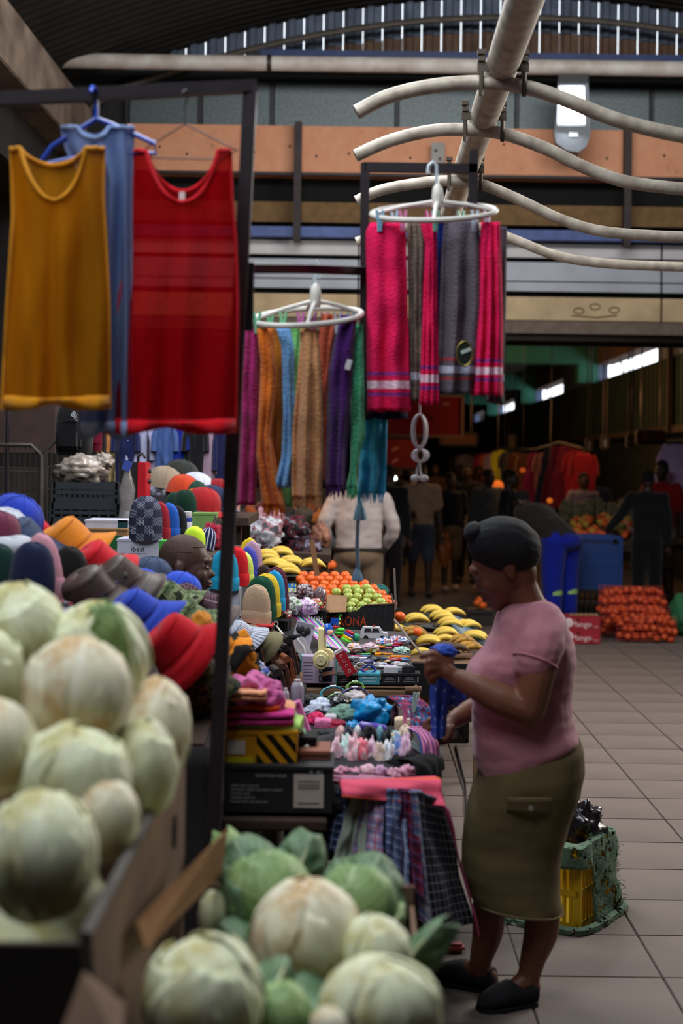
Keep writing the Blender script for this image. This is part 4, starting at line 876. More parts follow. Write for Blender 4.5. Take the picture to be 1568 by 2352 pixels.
# clothes on a rail behind
def garment(label, col, p_top, w, h, kind='shirt', rot=0., mt=None, group=None, seed=0):
    t = thing('hanging_' + kind, label, kind, p_top, (0, 0, rot), group); mt = mt or cloth(col)
    def out(v):
        if kind == 'dress': return w * (.32 + .3 * min(1, v * 6) - .12 * sin(pi * min(1, v * 2.2)) + .45 * max(0, v - .4))
        if kind == 'trousers': return w * (.4 + .03 * v)
        return w * (.18 + .32 * min(1, v * 7) ** .7 + .03 * sin(v * 5))
    for s_ in (-1, 1):
        MB().sheet(lambda u, v: Vector(((u - .5) * 2 * out(v), s_ * (.012 + .03 * sin(pi * u)) + .014 * sin(u * 14 + seed) * v + .012 * n3(u * 4, v * 4, seed), -h * v)), 20, 22).obj('front' if s_ < 0 else 'back', mt, t, solid=.003)
    if kind == 'shirt':
        for s_ in (-1, 1): MB().tube([(s_ * w * .42, 0, -.03), (s_ * w * .56, 0, -h * .22), (s_ * w * .6, -.01, -h * .45)], [.045, .05, .045], 10, flat=.5).obj('sleeve', mt, t)
    MB().tube([(0, 0, -.005), (0, 0, .03), (.012, 0, .05), (0, 0, .06)], .003, 5).obj('hanger_hook', wire, t); return t
rail = MB().tube([P(255, 962, 9.4), P(560, 966, 9.4)], .014, 8).obj('clothes_rail', rk); tag(rail, 'dark rail behind the loudspeaker with shirts hanging on it', 'rail')
MB().tube([P(343, 962, 9.4), Vector((P(343, 962, 9.4).x, 9.4, 0))], .014, 8).obj('rail_leg', rk, rail); MB().tube([P(535, 962, 9.4), Vector((P(535, 962, 9.4).x, 9.4, 0))], .014, 8).obj('rail_leg', rk, rail)
gs = [('navy shirt at the left end of the back rail', (26, 34, 80), 290, .22, .42), ('lavender white shirt on the back rail', (180, 180, 214), 322, .22, .55), ('pale lilac shirt beside the black rail leg', (172, 168, 206), 360, .24, .62), ('steel blue shirt on the back rail', (70, 96, 156), 380, .2, .42), ('royal blue and orange shirt on the back rail', (24, 44, 150), 406, .22, .4), ('dark green shirt on the back rail', (14, 50, 42), 430, .2, .55), ('black shirt on the back rail', (22, 22, 26), 450, .2, .42), ('mauve pink dress shirt on the back rail', (180, 150, 170), 474, .26, .66), ('dusty lilac shirt on the back rail', (168, 146, 180), 498, .24, .66), ('navy trousers strip on the back rail', (28, 32, 78), 512, .14, .7), ('peach pink shirt at the right end of the back rail', (196, 150, 146), 530, .22, .75)]
for i, (lb, c_, x, w, h) in enumerate(gs):
    p = P(x, 972, 9.4 + .02 * (i % 3)); garment(lb, c_, p, w * .62, h, 'shirt', .25 * n3(i * 3.3), group='clothes on the back rail', seed=i)
o = hang('wall_tarp', 'ochre fabric sheet hanging behind the plastic bundle', 'sheet', 9.8, 930, 1040, [(930, 215), (1040, 222)], [(930, 270), (1040, 262)], cloth((176, 116, 60)), group=None, seed=31)[0]
o = hang('wall_tarp', 'yellowish plastic sheet glinting behind the grey bundle', 'sheet', 9.9, 1005, 1110, [(1005, 222), (1110, 226)], [(1005, 272), (1110, 270)], M('yellow_poly', (150, 132, 100), .3, .3, 10., .3, 20.), group=None, seed=32)[0]
# ------------------------------------------------------------------ front table: boxes, towels, clothes
sb = carton('shoe_box', 'black shoe box with a pale label on the front table', 512, 1764, 764, 1866, 3.93, .2, M('black_card', (34, 36, 40), .6, .15, 8.), lid=M('black_lid', (30, 31, 35), .6))
label_on(sb, .085, .062, .083, .092, paper((196, 184, 178)))
wi = paper((176, 180, 186))
for dz, s_ in ((.075, 'SIZES AND COLOUR'), (.064, 'MATERIAL UPPER SYNTHETIC LINING'), (.053, 'TEXTILE SOLE'), (.042, 'RUBBER MADE IN'), (.031, 'PLEASE KEEP THE BOX DRY')):
    text('print_line', s_, .0085, front(sb, -.13, dz), wi, sb, align='LEFT')
text('print_line', 'FOOTWEAR SINCE', .01, front(sb, -.02, .103), wi, sb); text('print_line', '9  42', .018, front(sb, .105, .114), wi, sb)
for dz in (.09, .08, .072, .03): MB().box((.085, -.1035, dz), (.06, .001, .003)).obj('label_line', paper((120, 112, 110)), sb, smooth=False)
haz = pattern('hazard_stripes', (214, 150, 20), [(0, 1, .5, (24, 22, 20), 0, 1)], .6, 'Object', 0)
nt = haz.node_tree
sepn = [n_ for n_ in nt.nodes if n_.type == 'SEPXYZ'][0]; tcn = [n_ for n_ in nt.nodes if n_.type == 'TEX_COORD'][0]
mp = nt.nodes.new('ShaderNodeMapping'); mp.inputs['Rotation'].default_value = (0, D(40), 0); mp.inputs['Scale'].default_value = (30, 30, 30); nt.links.new(tcn.outputs['Object'], mp.inputs[0]); nt.links.new(mp.outputs[0], sepn.inputs[0])
yb = carton('tool_box_carton', 'yellow carton with black diagonal stripes on the shoe box', 512, 1682, 682, 1759, 3.97, .16, M('yellow_card', (206, 146, 22), .55, .08, 8.))
MB().box((.045, -.081, .046), (.11, .003, .088)).obj('striped_panel', haz, yb, smooth=False); label_on(yb, -.066, .052, .05, .038, paper((214, 206, 196))); label_on(yb, -.055, .016, .075, .02, paper((220, 208, 30)))
# folded towel stack
def folded(label, col, x0, y0, x1, y1, Y, dep, layers=2, seed=0, group='folded towels on the yellow carton', name='folded_towel', mt=None):
    a, b_ = P(x0, y1, Y), P(x1, y0, Y); w, h = b_.x - a.x, b_.z - a.z
    t = thing(name, label, 'towel', ((a.x + b_.x) / 2, Y + dep / 2, a.z), (0, 0, .1 * n3(seed * 1.7)), group); mt = mt or cloth(col, .95, .15, .6, 140.)
    lh = h / layers
    for k in range(layers):
        mb = MB(); n_ = 20
        def ring(i):
            u = i / 12; x = -w / 2 + w * u; k2 = .82 + .18 * sin(pi * u) ** .4
            return [Vector((x + .004 * n3(i, k, seed), (dep / 2) * k2 * (abs(cos(a_)) ** .35) * (1 if cos(a_) > 0 else -1), lh * (k + .5) + .5 * lh * k2 * (abs(sin(a_)) ** .7) * (1 if sin(a_) > 0 else -1) * 1.04 + .006 * n3(u * 3 + seed, cos(a_) * 2, k))) for a_ in [2 * pi * j / n_ for j in range(n_)]]
        mb.loft([ring(i) for i in range(13)], True, True); mb.obj('layer', mt, t)
    return t
folded('lime green towel at the bottom of the folded stack', (176, 220, 120), 545, 1660, 692, 1690, 3.98, .16, 1, 1)
folded('magenta towel above the lime green one', (206, 56, 140), 512, 1640, 672, 1668, 3.96, .17, 2, 2)
folded('bright orange towel in the folded stack', (224, 96, 30), 508, 1622, 640, 1646, 3.98, .17, 2, 3)
folded('crimson towel in the folded stack', (190, 20, 60), 520, 1604, 640, 1626, 4.0, .16, 2, 4)
folded('peach towel standing at the right of the stack', (236, 170, 130), 640, 1624, 676, 1664, 4.05, .12, 1, 5)
folded('royal blue towel rolled in the stack', (56, 86, 180), 540, 1592, 628, 1612, 4.02, .14, 1, 6)
folded('peach towel rolled on top of the blue one', (236, 166, 128), 522, 1590, 610, 1610, 3.94, .1, 2, 7)
blob('crumpled_towel', 'pink fluffy towel crumpled on top of the folded stack', 'towel', P(572, 1590, 4.06), (.078, .08, .055), cloth((224, 118, 180), .98, .1, .8, 130.), 31, .32, 2.4, nu=56, nv=36)
blob('crumpled_towel', 'end of a pink towel drooping over the right of the stack', 'towel', P(622, 1604, 4.05), (.04, .06, .045), cloth((220, 112, 176), .98, .1, .8, 130.), 33, .3, 2.6)
# items beside the stack
o = carton('retail_box', 'flat brown pack lying right of the striped carton', 684, 1728, 756, 1762, 4.02, .14, paper((150, 96, 80)))
o = carton('retail_box', 'small black pack with a white dot behind the brown pack', 684, 1696, 725, 1728, 4.08, .1, blk); MB().ball((0, -.052, .015), .008, 10, 8).obj('white_dot', plastic((230, 230, 230)), o)
def card(label, col, p, size, rot, name='card_pack', cat='pack', group=None, win=None, inner=None):
    t = thing(name, label, cat, p, rot, group); MB().box((0, 0, 0), size, None, .0012).obj('backing', paper(col), t, smooth=False)
    if win: MB().box((0, -size[1] / 2 - .002, -size[2] * .08), (size[0] * .8, .006, size[2] * .6), None, .002).obj('window', inner or plastic(win), t)
    MB().box((0, -size[1] / 2 - .001, size[2] * .4), (size[0] * .9, .001, size[2] * .12)).obj('header', paper(tuple(max(0, c_ - 50) for c_ in col)), t, smooth=False)
    return t
card('pale green edged card pack leaning right of the towels', (150, 205, 170), P(700, 1690, 4.15), (.012, .06, .15), (0, D(-28), 0), win=(200, 150, 190))
card('lilac card pack leaning beside the green edged pack', (206, 150, 200), P(686, 1690, 4.22), (.012, .06, .17), (0, D(-26), 0))
card('pink topped card pack tucked behind the lime towel', (216, 120, 180), P(690, 1648, 4.3), (.03, .05, .1), (0, D(-20), 0))
# tubes and bottles behind the stack
for lb, c_, x, y, Y, h, r in (('small white bottle with rounded top behind the pink towel', (196, 200, 214), 655, 1634, 4.4, .068, .011), ('lavender tissue pack beside the white bottle', (190, 186, 206), 682, 1618, 4.5, .075, .02)):
    t = thing('small_bottle', lb, 'bottle', P(x, y, Y)); MB().lathe([(r * .9, 0), (r, .004), (r, h * .75), (r * .7, h * .92), (0, h)], 16).obj('bottle_body', plastic(c_, .35), t); MB().lathe([(r * .5, h * .93), (r * .5, h * 1.06), (0, h * 1.07)], 12).obj('cap', plastic((230, 230, 235)), t)
def toothbrush(label, col, a, b_, group):
    t = thing('toothbrush', label, 'toothbrush', a, group=group); MB().tube([a, a.lerp(b_, .5) + Vector((0, 0, .004)), b_], [.004, .003, .0045], 6).obj('handle', plastic(col, .3), t, world=True)
    d = (b_ - a).normalized(); MB().box(b_ - d * .012 + Vector((0, -.005, .003)), (.008, .008, .018)).obj('bristles', plastic((225, 225, 230)), t, world=True); return t
toothbrush('yellow handled toothbrush standing behind the pink towel', (230, 210, 40), P(668, 1622, 4.5), P(680, 1575, 4.55), 'toothbrushes on the front table')
toothbrush('cyan handled toothbrush standing behind the pink towel', (40, 160, 220), P(672, 1618, 4.52), P(678, 1580, 4.56), 'toothbrushes on the front table')
# heap under-layer on table A
blob('clothes_heap', 'dark heap of folded clothing under the baby clothes', 'clothes', Vector((-.0, 4.75, .75)), (.3, .72, .075), cloth((34, 34, 42)), 41, .15, 2.)
blob('clothes_heap', 'dark grey clothing heap sloping to the front corner of the table', 'clothes', Vector((.08, 4.36, .75)), (.13, .28, .04), cloth((30, 30, 34)), 42, .15, 2.)
pst = [((230, 180, 200), 'pale pink'), ((170, 205, 200), 'mint'), ((238, 170, 185), 'rose'), ((226, 110, 130), 'coral pink'), ((200, 160, 190), 'mauve'), ((196, 176, 160), 'beige'), ((210, 220, 236), 'ice blue'), ((110, 150, 210), 'sky blue'), ((222, 180, 210), 'lilac pink')]
for i, (c_, nm) in enumerate(pst):
    x = 772 + i * 20; y = 1742 - 6 * sin(i)
    o = blob('baby_sock_pair', '%s baby sock pair in the pastel row, number %s from the left' % (nm, ['one', 'two', 'three', 'four', 'five', 'six', 'seven', 'eight', 'nine'][i]), 'socks', P(x, y, 4.4 + .03 * sin(i * 2)), (.02, .05, .062), blotch('baby_print_%d' % i, [c_, tuple(min(255, k + 30) for k in c_), (240, 230, 236)], 60), 50 + i, .4, 2.6, (D(-24), 0, D(8 * n3(i * 2.2))), 'pastel baby socks', nu=24, nv=16)
for i, (c_, nm, x, y, w) in enumerate((((236, 190, 190), 'blush', 782, 1690, 20), ((34, 38, 70), 'navy', 800, 1690, 18), ((215, 215, 222), 'white', 820, 1690, 16), ((26, 26, 30), 'black', 848, 1690, 30), ((130, 190, 205), 'aqua', 872, 1690, 14), ((24, 30, 32), 'charcoal', 892, 1695, 18), ((190, 220, 226), 'pale aqua', 906, 1702, 26), ((236, 215, 190), 'cream', 932, 1690, 28), ((230, 160, 190), 'candy pink', 925, 1705, 20))):
    o = blob('folded_sock', '%s folded sock in the row behind the pastel ones' % nm, 'socks', P(x, y, 4.62), (S(w, 4.62) * .62, .05, .034), cloth(c_), 70 + i, .16, 2.2, (D(-20), 0, 0), 'folded socks', nu=24, nv=16)
for i, (c_, nm) in enumerate((((226, 160, 186), 'pink'), ((206, 140, 170), 'dusky pink'), ((232, 190, 205), 'blush'), ((190, 150, 180), 'mauve'), ((222, 170, 190), 'rose'), ((205, 150, 175), 'old rose'))):
    blob('baby_vest', '%s folded baby vest, %s in the front row of the heap' % (nm, ordw(i + 1)), 'baby vest', P(785 + i * 30, 1778 + 4 * sin(i * 2.), 4.24), (.026, .05, .024), blotch('vest_print_%d' % i, [c_, tuple(min(255, k + 24) for k in c_), c_], 50), 240 + i, .3, 2.4, (D(-20), 0, D(10 * n3(i))), 'folded baby vests', nu=24, nv=16)
o = blob('ribbed_legging', 'dusty pink leggings folded in front of the pastel socks', 'clothes', P(855, 1797, 4.16), (.13, .05, .018), cloth((196, 130, 160)), 81, .25, 3., (0, D(4), 0))
o = blob('blue_bag', 'crumpled bright cyan plastic bag in the middle of the heap', 'bag', P(852, 1640, 4.95), (.075, .07, .065), M('cyan_poly', (20, 150, 214), .4, .12, 8., .5, 25., spec=.5), 82, .3, 1.9, nu=56, nv=36)
o = blob('blue_bag', 'trailing left corner of the cyan plastic bag', 'bag', P(812, 1672, 4.85), (.03, .04, .025), MATS['cyan_poly'], 83, .25, 3.)
pt = thing('snack_tube', 'purple rolled pack lying in front of the cyan bag', 'pack', P(855, 1672, 4.75)); MB().tube([P(824, 1668, 4.75), P(828, 1668, 4.75), P(882, 1676, 4.75), P(886, 1677, 4.75)], [.012, .017, .017, .012], 14).obj('wrapper', M('purple_foil', (96, 70, 190), .35, .15, 30., coat=.3), pt, world=True)
MB().box(P(870, 1680, 4.733), (.03, .002, .01), (0, .15, 0)).obj('print_band', paper((190, 150, 90)), pt, world=True)
hp = [('sage green knitted hat in the heap', (118, 156, 140), 792, 1640, 4.95, .055, .03, 84), ('light grey printed cap pack at the back of the heap', (186, 178, 182), 815, 1606, 5.2, .045, .03, 85), ('crumpled black plastic bag behind the sage hat', (26, 26, 28), 780, 1612, 5.1, .045, .026, 86), ('white dotted cloth bundle at the back of the heap', (196, 205, 226), 738, 1624, 5.1, .042, .03, 87), ('grey sock roll lying diagonally behind the towels', (150, 158, 178), 712, 1632, 5.0, .05, .015, 88), ('crimson cloth in the middle of the heap', (150, 22, 60), 765, 1668, 4.85, .055, .022, 89), ('magenta wrapped pack at the left of the heap', (200, 30, 90), 725, 1652, 4.9, .035, .022, 90), ('charcoal sock in front of the crimson cloth', (30, 34, 36), 742, 1690, 4.7, .045, .022, 91), ('black cap pack behind the white dotted bundle', (30, 30, 34), 716, 1612, 5.3, .05, .03, 92), ('maroon cloth at the right of the cyan bag', (70, 34, 52), 905, 1650, 4.95, .018, .05, 93)]
for lb, c_, x, y, Y, rx, rz, sd in hp: blob('cloth_bundle', lb, 'clothes', P(x, y, Y), (rx, .055, rz), cloth(c_) if sd != 86 else M('black_poly', (24, 24, 26), .3, .1, 10., .5, 25., spec=.6), sd, .28, 2.8, (0, D(-18 if sd == 88 else 0), 0), 'bundles in the clothes heap', nu=30, nv=20)
folded('pink and white labelled cloth pack in the heap', (226, 120, 170), 722, 1655, 760, 1690, 4.8, .06, 1, 11, None, 'cloth_pack'); folded('grey label pack behind the pink labelled pack', (200, 200, 206), 745, 1645, 772, 1672, 4.86, .05, 1, 12, None, 'cloth_pack')
folded('cream wool sock pack right of the cyan bag', (238, 214, 186), 906, 1652, 942, 1690, 4.75, .05, 1, 13, None, 'cloth_pack'); folded('cream sock pack in front of the wool one', (240, 214, 182), 888, 1686, 922, 1714, 4.58, .05, 1, 14, None, 'cloth_pack')
# right flank: printed cloths draped over the table edge
def drape(label, mt, pts_top, pts_bot, Y0, Y1, seed, cat='shirt', name='draped_shirt', amp=.018, mid=None, group=None, solid=.003, nf=5):
    """cloth running from a top line to a bottom line, given as pixel pairs at depths Y0, Y1 (Y may be a pair)"""
    ya = Y0 if isinstance(Y0, tuple) else (Y0, Y0); yb_ = Y1 if isinstance(Y1, tuple) else (Y1, Y1)
    a0, a1 = P(*pts_top[0], ya[0]), P(*pts_top[1], ya[1]); b0, b1 = P(*pts_bot[0], yb_[0]), P(*pts_bot[1], yb_[1])
    t = thing(name, label, cat, (a0 + a1) / 2, group=group)
    def fn(u, v):
        a, b_ = a0.lerp(a1, u), b0.lerp(b1, u); p = a.lerp(b_, v)
        if mid: p += Vector(mid) * sin(pi * v)
        p += Vector((.4, -1, .2)) * (amp * sin(u * nf + seed * 2 + 2 * n3(v * 2, seed)) * (.35 + .65 * v) + .012 * n3(u * 4, v * 4, seed)); return p
    MB().sheet(fn, 26, 30).obj('cloth_body', mt, t, world=True, solid=solid)
    MB().tube([fn(i / 26, 1) for i in range(27)], .003, 5).obj('hem', mt, t, world=True)
    MB().tube([fn(i / 26, 0) for i in range(27)], .006, 6).obj('folded_edge', mt, t, world=True)
    return t
navyp = blotch('navy_print', [(24, 26, 60), (34, 40, 90), (150, 40, 70), (60, 110, 170), (24, 26, 60), (200, 200, 220)], 30)
drape('navy printed cloth draped over the table behind the white peg', navyp, ((890, 1602), (950, 1600)), ((925, 1700), (1000, 1700)), (4.9, 5.0), (4.75, 4.9), 1, 'clothes', 'draped_cloth', .006, (.02, 0, .03))
drape('pink and blue striped cloths layered at the table edge', pattern('flank_stripes', (226, 90, 150), [(0, 5, .3, (40, 70, 170), 0, 1), (0, 5, .12, (190, 225, 220), .45, 1), (0, 5, .1, (40, 120, 80), .8, 1)]), ((930, 1670), (975, 1672)), ((968, 1770), (1006, 1780)), (4.6, 4.65), (4.4, 4.5), 2, 'clothes', 'draped_cloth', .006, (.02, 0, .03))
drape('black fleece cloth over the table corner', cloth((16, 16, 18), bump=.7), ((890, 1748), (960, 1735)), ((960, 1830), (1012, 1815)), (4.35, 4.4), (4.2, 4.25), 3, 'clothes', 'draped_cloth', .008, (.03, -.02, .05))
blob('fleece_roll', 'black fleece roll at the table edge', 'clothes', P(950, 1765, 4.35), (.085, .07, .035), cloth((16, 16, 18), bump=.7), 95, .2, 3., (0, D(14), 0))
for i, (x, y, c_) in enumerate(((952, 1615, (170, 210, 195)), (930, 1640, (226, 120, 170)), (935, 1720, (150, 200, 180)), (962, 1722, (190, 220, 215)))):
    t = thing('clothes_peg', ['mint peg standing on the navy printed cloth', 'pink peg clipped to the navy printed cloth', 'green peg on the cream sock pack', 'pale peg on the striped cloths'][i], 'peg', P(x, y, 4.7 - .05 * i), (0, D([8, 0, -22, -50][i]), 0), 'loose clothes pegs')
    for s_ in (-1, 1): MB().tube([(s_ * .006, 0, .035), (s_ * .003, 0, 0), (s_ * .002, 0, -.03)], [.004, .005, .0035], 6).obj('jaw', plastic(c_, .35), t)
    MB().tube([(-.007, 0, .004), (.007, 0, .004)], .003, 6).obj('spring', M('spring_steel', (150, 150, 150), .3, metal=.8), t)
drape('orange pink towel running along the front edge of the table', pattern('orange_pink', (232, 92, 120), [(1, 1, .4, (230, 100, 40), .0, .8)]), ((775, 1800), (1000, 1786)), ((778, 1828), (1020, 1850)), 4.1, 3.98, 4, 'towel', 'draped_towel', .02, (0, -.02, .03))
drape('pink cloth hanging at the outer right table corner', cloth((222, 92, 150)), ((985, 1800), (1010, 1800)), ((1030, 1860), (1098, 2150)), (4.1, 4.15), (4.14, 4.3), 5, 'clothes', 'draped_cloth', .006)
def plaid(name, base, c1, c2, f=8, g=10): f, g = f * .5, g * .8; return pattern('plaid_' + name, base, [(0, f, .45, c1, 0, .6), (1, g, .45, c1, 0, .6), (0, f, .1, c2, .2, .85), (1, g, .1, c2, .2, .85)])
drape('dark blue plaid shirt hanging nearest the shoe box', plaid('dkblue', (60, 74, 116), (26, 30, 52), (150, 170, 210), 7, 9), ((772, 1822), (815, 1820)), ((738, 1945), (800, 1965)), 4.04, 3.98, 6)
drape('sage grey shirt hanging second from the shoe box', cloth((150, 162, 150)), ((808, 1818), (845, 1818)), ((758, 1975), (835, 1990)), 4.03, 3.95, 7)
drape('white shirt with crimson and blue check beside the sage one', plaid('crim', (176, 176, 206), (96, 80, 130), (190, 36, 80), 5, 9), ((838, 1818), (880, 1818)), ((810, 1960), (872, 1985)), 4.02, 3.96, 8)
drape('plain navy shirt hanging between check shirts', cloth((28, 32, 56)), ((866, 1812), (905, 1812)), ((850, 1985), (905, 2000)), 4.03, 3.98, 9)
drape('pale blue striped shirt hanging over the navy one', plaid('paleb', (120, 136, 186), (70, 84, 130), (190, 200, 230), 4, 14), ((885, 1815), (930, 1815)), ((880, 2040), (945, 2085)), 4.0, 3.98, 10)
drape('red and navy check shirt in the middle of the hanging row', plaid('rednavy', (150, 36, 50), (36, 34, 66), (90, 100, 160), 6, 10), ((918, 1815), (958, 1818)), ((925, 2020), (968, 2060)), 3.99, 4.0, 11)
drape('white shirt edge with blue and red dashes', plaid('dash', (190, 196, 220), (60, 80, 140), (170, 50, 60), 3, 14), ((945, 1818), (968, 1820)), ((968, 2110), (998, 2155)), 3.97, 4.02, 12)
drape('charcoal shirt with thin white check at the right of the row', pattern('graph_check', (38, 42, 54), [(0, 9, .12, (150, 158, 176), 0, .8), (1, 16, .12, (150, 158, 176), 0, .8)]), ((955, 1820), (1012, 1840)), ((990, 2150), (1090, 2120)), (3.94, 4.0), (4.0, 4.22), 13)
# wallets
lw = [M('wallet_brown', (74, 44, 36), .45, .2, 20., .15, 90.), M('wallet_dark', (40, 32, 32), .45, .2, 20., .15, 90.), M('wallet_tan', (126, 66, 36), .45, .2, 20., .15, 90.)]
def wallet(label, mt, p, rot, s=1., group='folding wallets standing in rows'):
    t = thing('wallet', label, 'wallet', p, rot, group, s)
    for s_ in (-1, 1): MB().box((s_ * .009, 0, .06), (.014, .1, .12), (0, s_ * D(3), 0), .004).obj('flap', mt, t)
    MB().tube([(0, -.05, .121), (0, .05, .121)], .013, 10).obj('spine', mt, t)
    MB().tube([(.0175, -.046, .006), (.0175, -.046, .114), (.0175, .046, .114)], .0012, 4).obj('stitching', lw[2], t); return t
wl = [(612, 1545, 5.7, 1, 'dark brown wallet at the left of the back row'), (625, 1530, 5.9, 0, 'brown wallet second in the back row'), (640, 1515, 6.1, 0, 'reddish brown wallet third in the back row'), (600, 1560, 5.5, 1, 'dark wallet at the front of the left row'),
      (650, 1622, 5.2, 1, 'large dark wallet at the front of the right row'), (660, 1598, 5.35, 0, 'brown wallet second in the right row'), (670, 1580, 5.5, 2, 'tan wallet third in the right row'), (668, 1560, 5.7, 1, 'black wallet fourth in the right row'), (672, 1540, 5.9, 1, 'black wallet at the back of the right row')]
for x, y, Y, k, lb in wl: wallet(lb, lw[k], P(x, y, Y), (0, D(-14), D(14)), 1.12 if k == 1 else 1.)
wbx = thing('wallet_tray', 'dark tray that the wallets stand in behind the towels', 'tray', (P(640, 1600, 5.5).x, 5.55, .735))
MB().box((0, 0, .035), (.19, .6, .07), None, .004).obj('tray_body', blk, wbx, smooth=False)
mb = MB(); mb.tube([P(688, 1600, 5.75), P(690, 1560, 5.8), P(692, 1545, 5.82)], .007, 8); o = mb.obj('wooden_peg', wood); tag(o, 'short wooden stick tied at the left corner of the plank table', 'stick')
blob('patterned_cloth', 'blue and white patterned cloth behind the pink towel', 'cloth', P(585, 1545, 4.7), (.045, .05, .04), blotch('blue_white', [(60, 80, 170), (200, 205, 226), (200, 205, 226), (80, 100, 180)], 40), 101, .25)
# cables coiled at back of heap A
def coil(label, col, p, r, n_, mt=None, tilt=(1.2, 0, .2), w=.0025, sx=1.6, group='coiled cables'):
    t = thing('coiled_cable', label, 'cable', p, tilt, group); mt = mt or plastic(col, .4); mb = MB()
    mb.tube([Vector((r * sx * cos(a) * (1 + .35 * n3(a * .16, r * 90)), r * sin(a) * (1 + .35 * n3(a * .17, 3)), .0016 * a * .3 + .003 * n3(a))) for a in [i * 2 * pi / 16 for i in range(16 * n_)]], w, 5); mb.obj('loops', mt, t)
    MB().box((r * sx, 0, .004), (.012, .008, .008), None, .002).obj('plug', mt, t)
    MB().tube([(-.012, r * 1.05, .004), (.012, r * 1.05, .004)], .006, 6).obj('tie', plastic((220, 220, 225)), t); return t
coil('lime green cable coil hanging at the front of the plank table', (130, 190, 90), P(815, 1580, 5.85), .022, 4)
coil('teal cable looped below the plank table edge', (60, 150, 170), P(765, 1595, 5.7), .03, 3); coil('purple cable looped beside the green coil', (84, 70, 130), P(815, 1600, 5.6), .034, 3)
coil('pale green cable loop under the teal one', (120, 190, 120), P(775, 1606, 5.5), .022, 3)
# ------------------------------------------------------------------ plank table B: phone accessories
pb_ = thing('phone_box', 'lavender phone holder box printed with dark screens behind the headphones', 'box', P(731, 1570, 6.06)); w, h = S(80, 6.06), S(62, 6.06)
MB().box((0, .04, h / 2), (w, .08, h), None, .002).obj('box_body', paper((166, 150, 178)), pb_, smooth=False)
for s_ in (-1, 1): MB().box((s_ * w / 2, .04, h / 2), (.005, .083, h + .002)).obj('teal_edge', paper((70, 150, 146)), pb_, smooth=False)
for z in (.022, .06): MB().box((.03, -.002, z), (.055, .002, .026)).obj('printed_screen', paper((32, 36, 60)), pb_, smooth=False); MB().box((.012, -.003, z), (.008, .002, .02)).obj('printed_clock', paper((150, 160, 190)), pb_, smooth=False)
MB().box((.045, -.0028, .045), (.06, .001, .016), (0, -.2, 0)).obj('printed_hand', paper((190, 146, 136)), pb_, smooth=False); MB().box((.05, -.0028, .085), (.03, .001, .03)).obj('price_sticker', paper((200, 196, 204)), pb_, smooth=False)
for i in range(6): MB().box((-.045, -.0012, .02 + i * .014), (.04, .001, .002)).obj('print_line', paper((110, 100, 130)), pb_, smooth=False)
hpn = thing('headphones', 'cream over-ear headphones hanging over the lavender phone box', 'headphones', P(738, 1512, 6.0)); cream = M('cream_plastic', (232, 218, 160), .4, .05, 6., coat=.2)
MB().tube([P(738, 1442, 6.04), P(737, 1446, 6.02), P(736, 1470, 6.01), P(737, 1495, 6.0)], [.012, .0125, .0125, .011], 10, flat=.35, up=(0, 1, 0)).obj('headband', cream, hpn, world=True)
MB().tube([P(738, 1442, 6.04), P(740, 1440, 6.08), P(741, 1446, 6.13), P(744, 1490, 6.14)], [.012, .0125, .0125, .011], 10, flat=.4, up=(0, 1, 0)).obj('headband', cream, hpn, world=True)
c0 = P(737, 1516, 5.99)
MB().lathe([(0, -.004), (.028, -.004), (.034, .002), (.036, .012), (.033, .022), (.02, .026), (0, .026)], 28, c0 + Vector((0, .015, 0)), rot=(pi / 2, 0, 0), sy=1.12).obj('ear_cup', cream, hpn, world=True)
MB().lathe([(0, 0), (.022, 0), (.0235, .003), (.021, .006), (0, .006)], 24, c0 + Vector((0, -.0115, 0)), rot=(pi / 2, 0, 0)).obj('cup_disc', M('cream_disc', (214, 204, 160), .3), hpn, world=True)
MB().lathe([(0, -.004), (.026, -.004), (.034, .004), (.03, .022), (0, .024)], 24, P(750, 1508, 6.08) , rot=(pi / 2, 0, 0), sy=1.1).obj('ear_cup', cream, hpn, world=True)
MB().box(c0 + Vector((0, -.019, .0)), (.012, .001, .003)).obj('logo', M('cream_logo', (190, 182, 140), .4), hpn, world=True, smooth=False)
rb = thing('earphone_box', 'narrow red box with white icons tilted on the cables', 'box', P(793, 1524, 5.99), (0, D(-30), D(6)))
MB().box((0, .012, 0), (.046, .024, .11), None, .0015).obj('box_body', M('red_card', (178, 26, 44), .5, .06), rb, smooth=False); MB().box((0, .012, .058), (.047, .025, .012)).obj('white_end', paper((210, 200, 200)), rb, smooth=False)
for i, z in enumerate((.036, .012, -.012, -.036)): MB().tube([(.006 * cos(a), -.001, z + .006 * sin(a)) for a in [k * pi / 6 for k in range(10 + i % 2 * 2)]], .001, 4).obj('printed_icon', paper((226, 200, 200)), rb)
sbx = [('black slim box with white band at the left of the front row', 774, 822, (26, 25, 28), None), ('teal box with white lettering in the front row', 824, 872, (70, 150, 170), 'Makemart'), ('black charger box third in the front row', 875, 920, (34, 34, 38), None), ('black charger box at the right end of the front row', 922, 964, (34, 34, 38), None)]
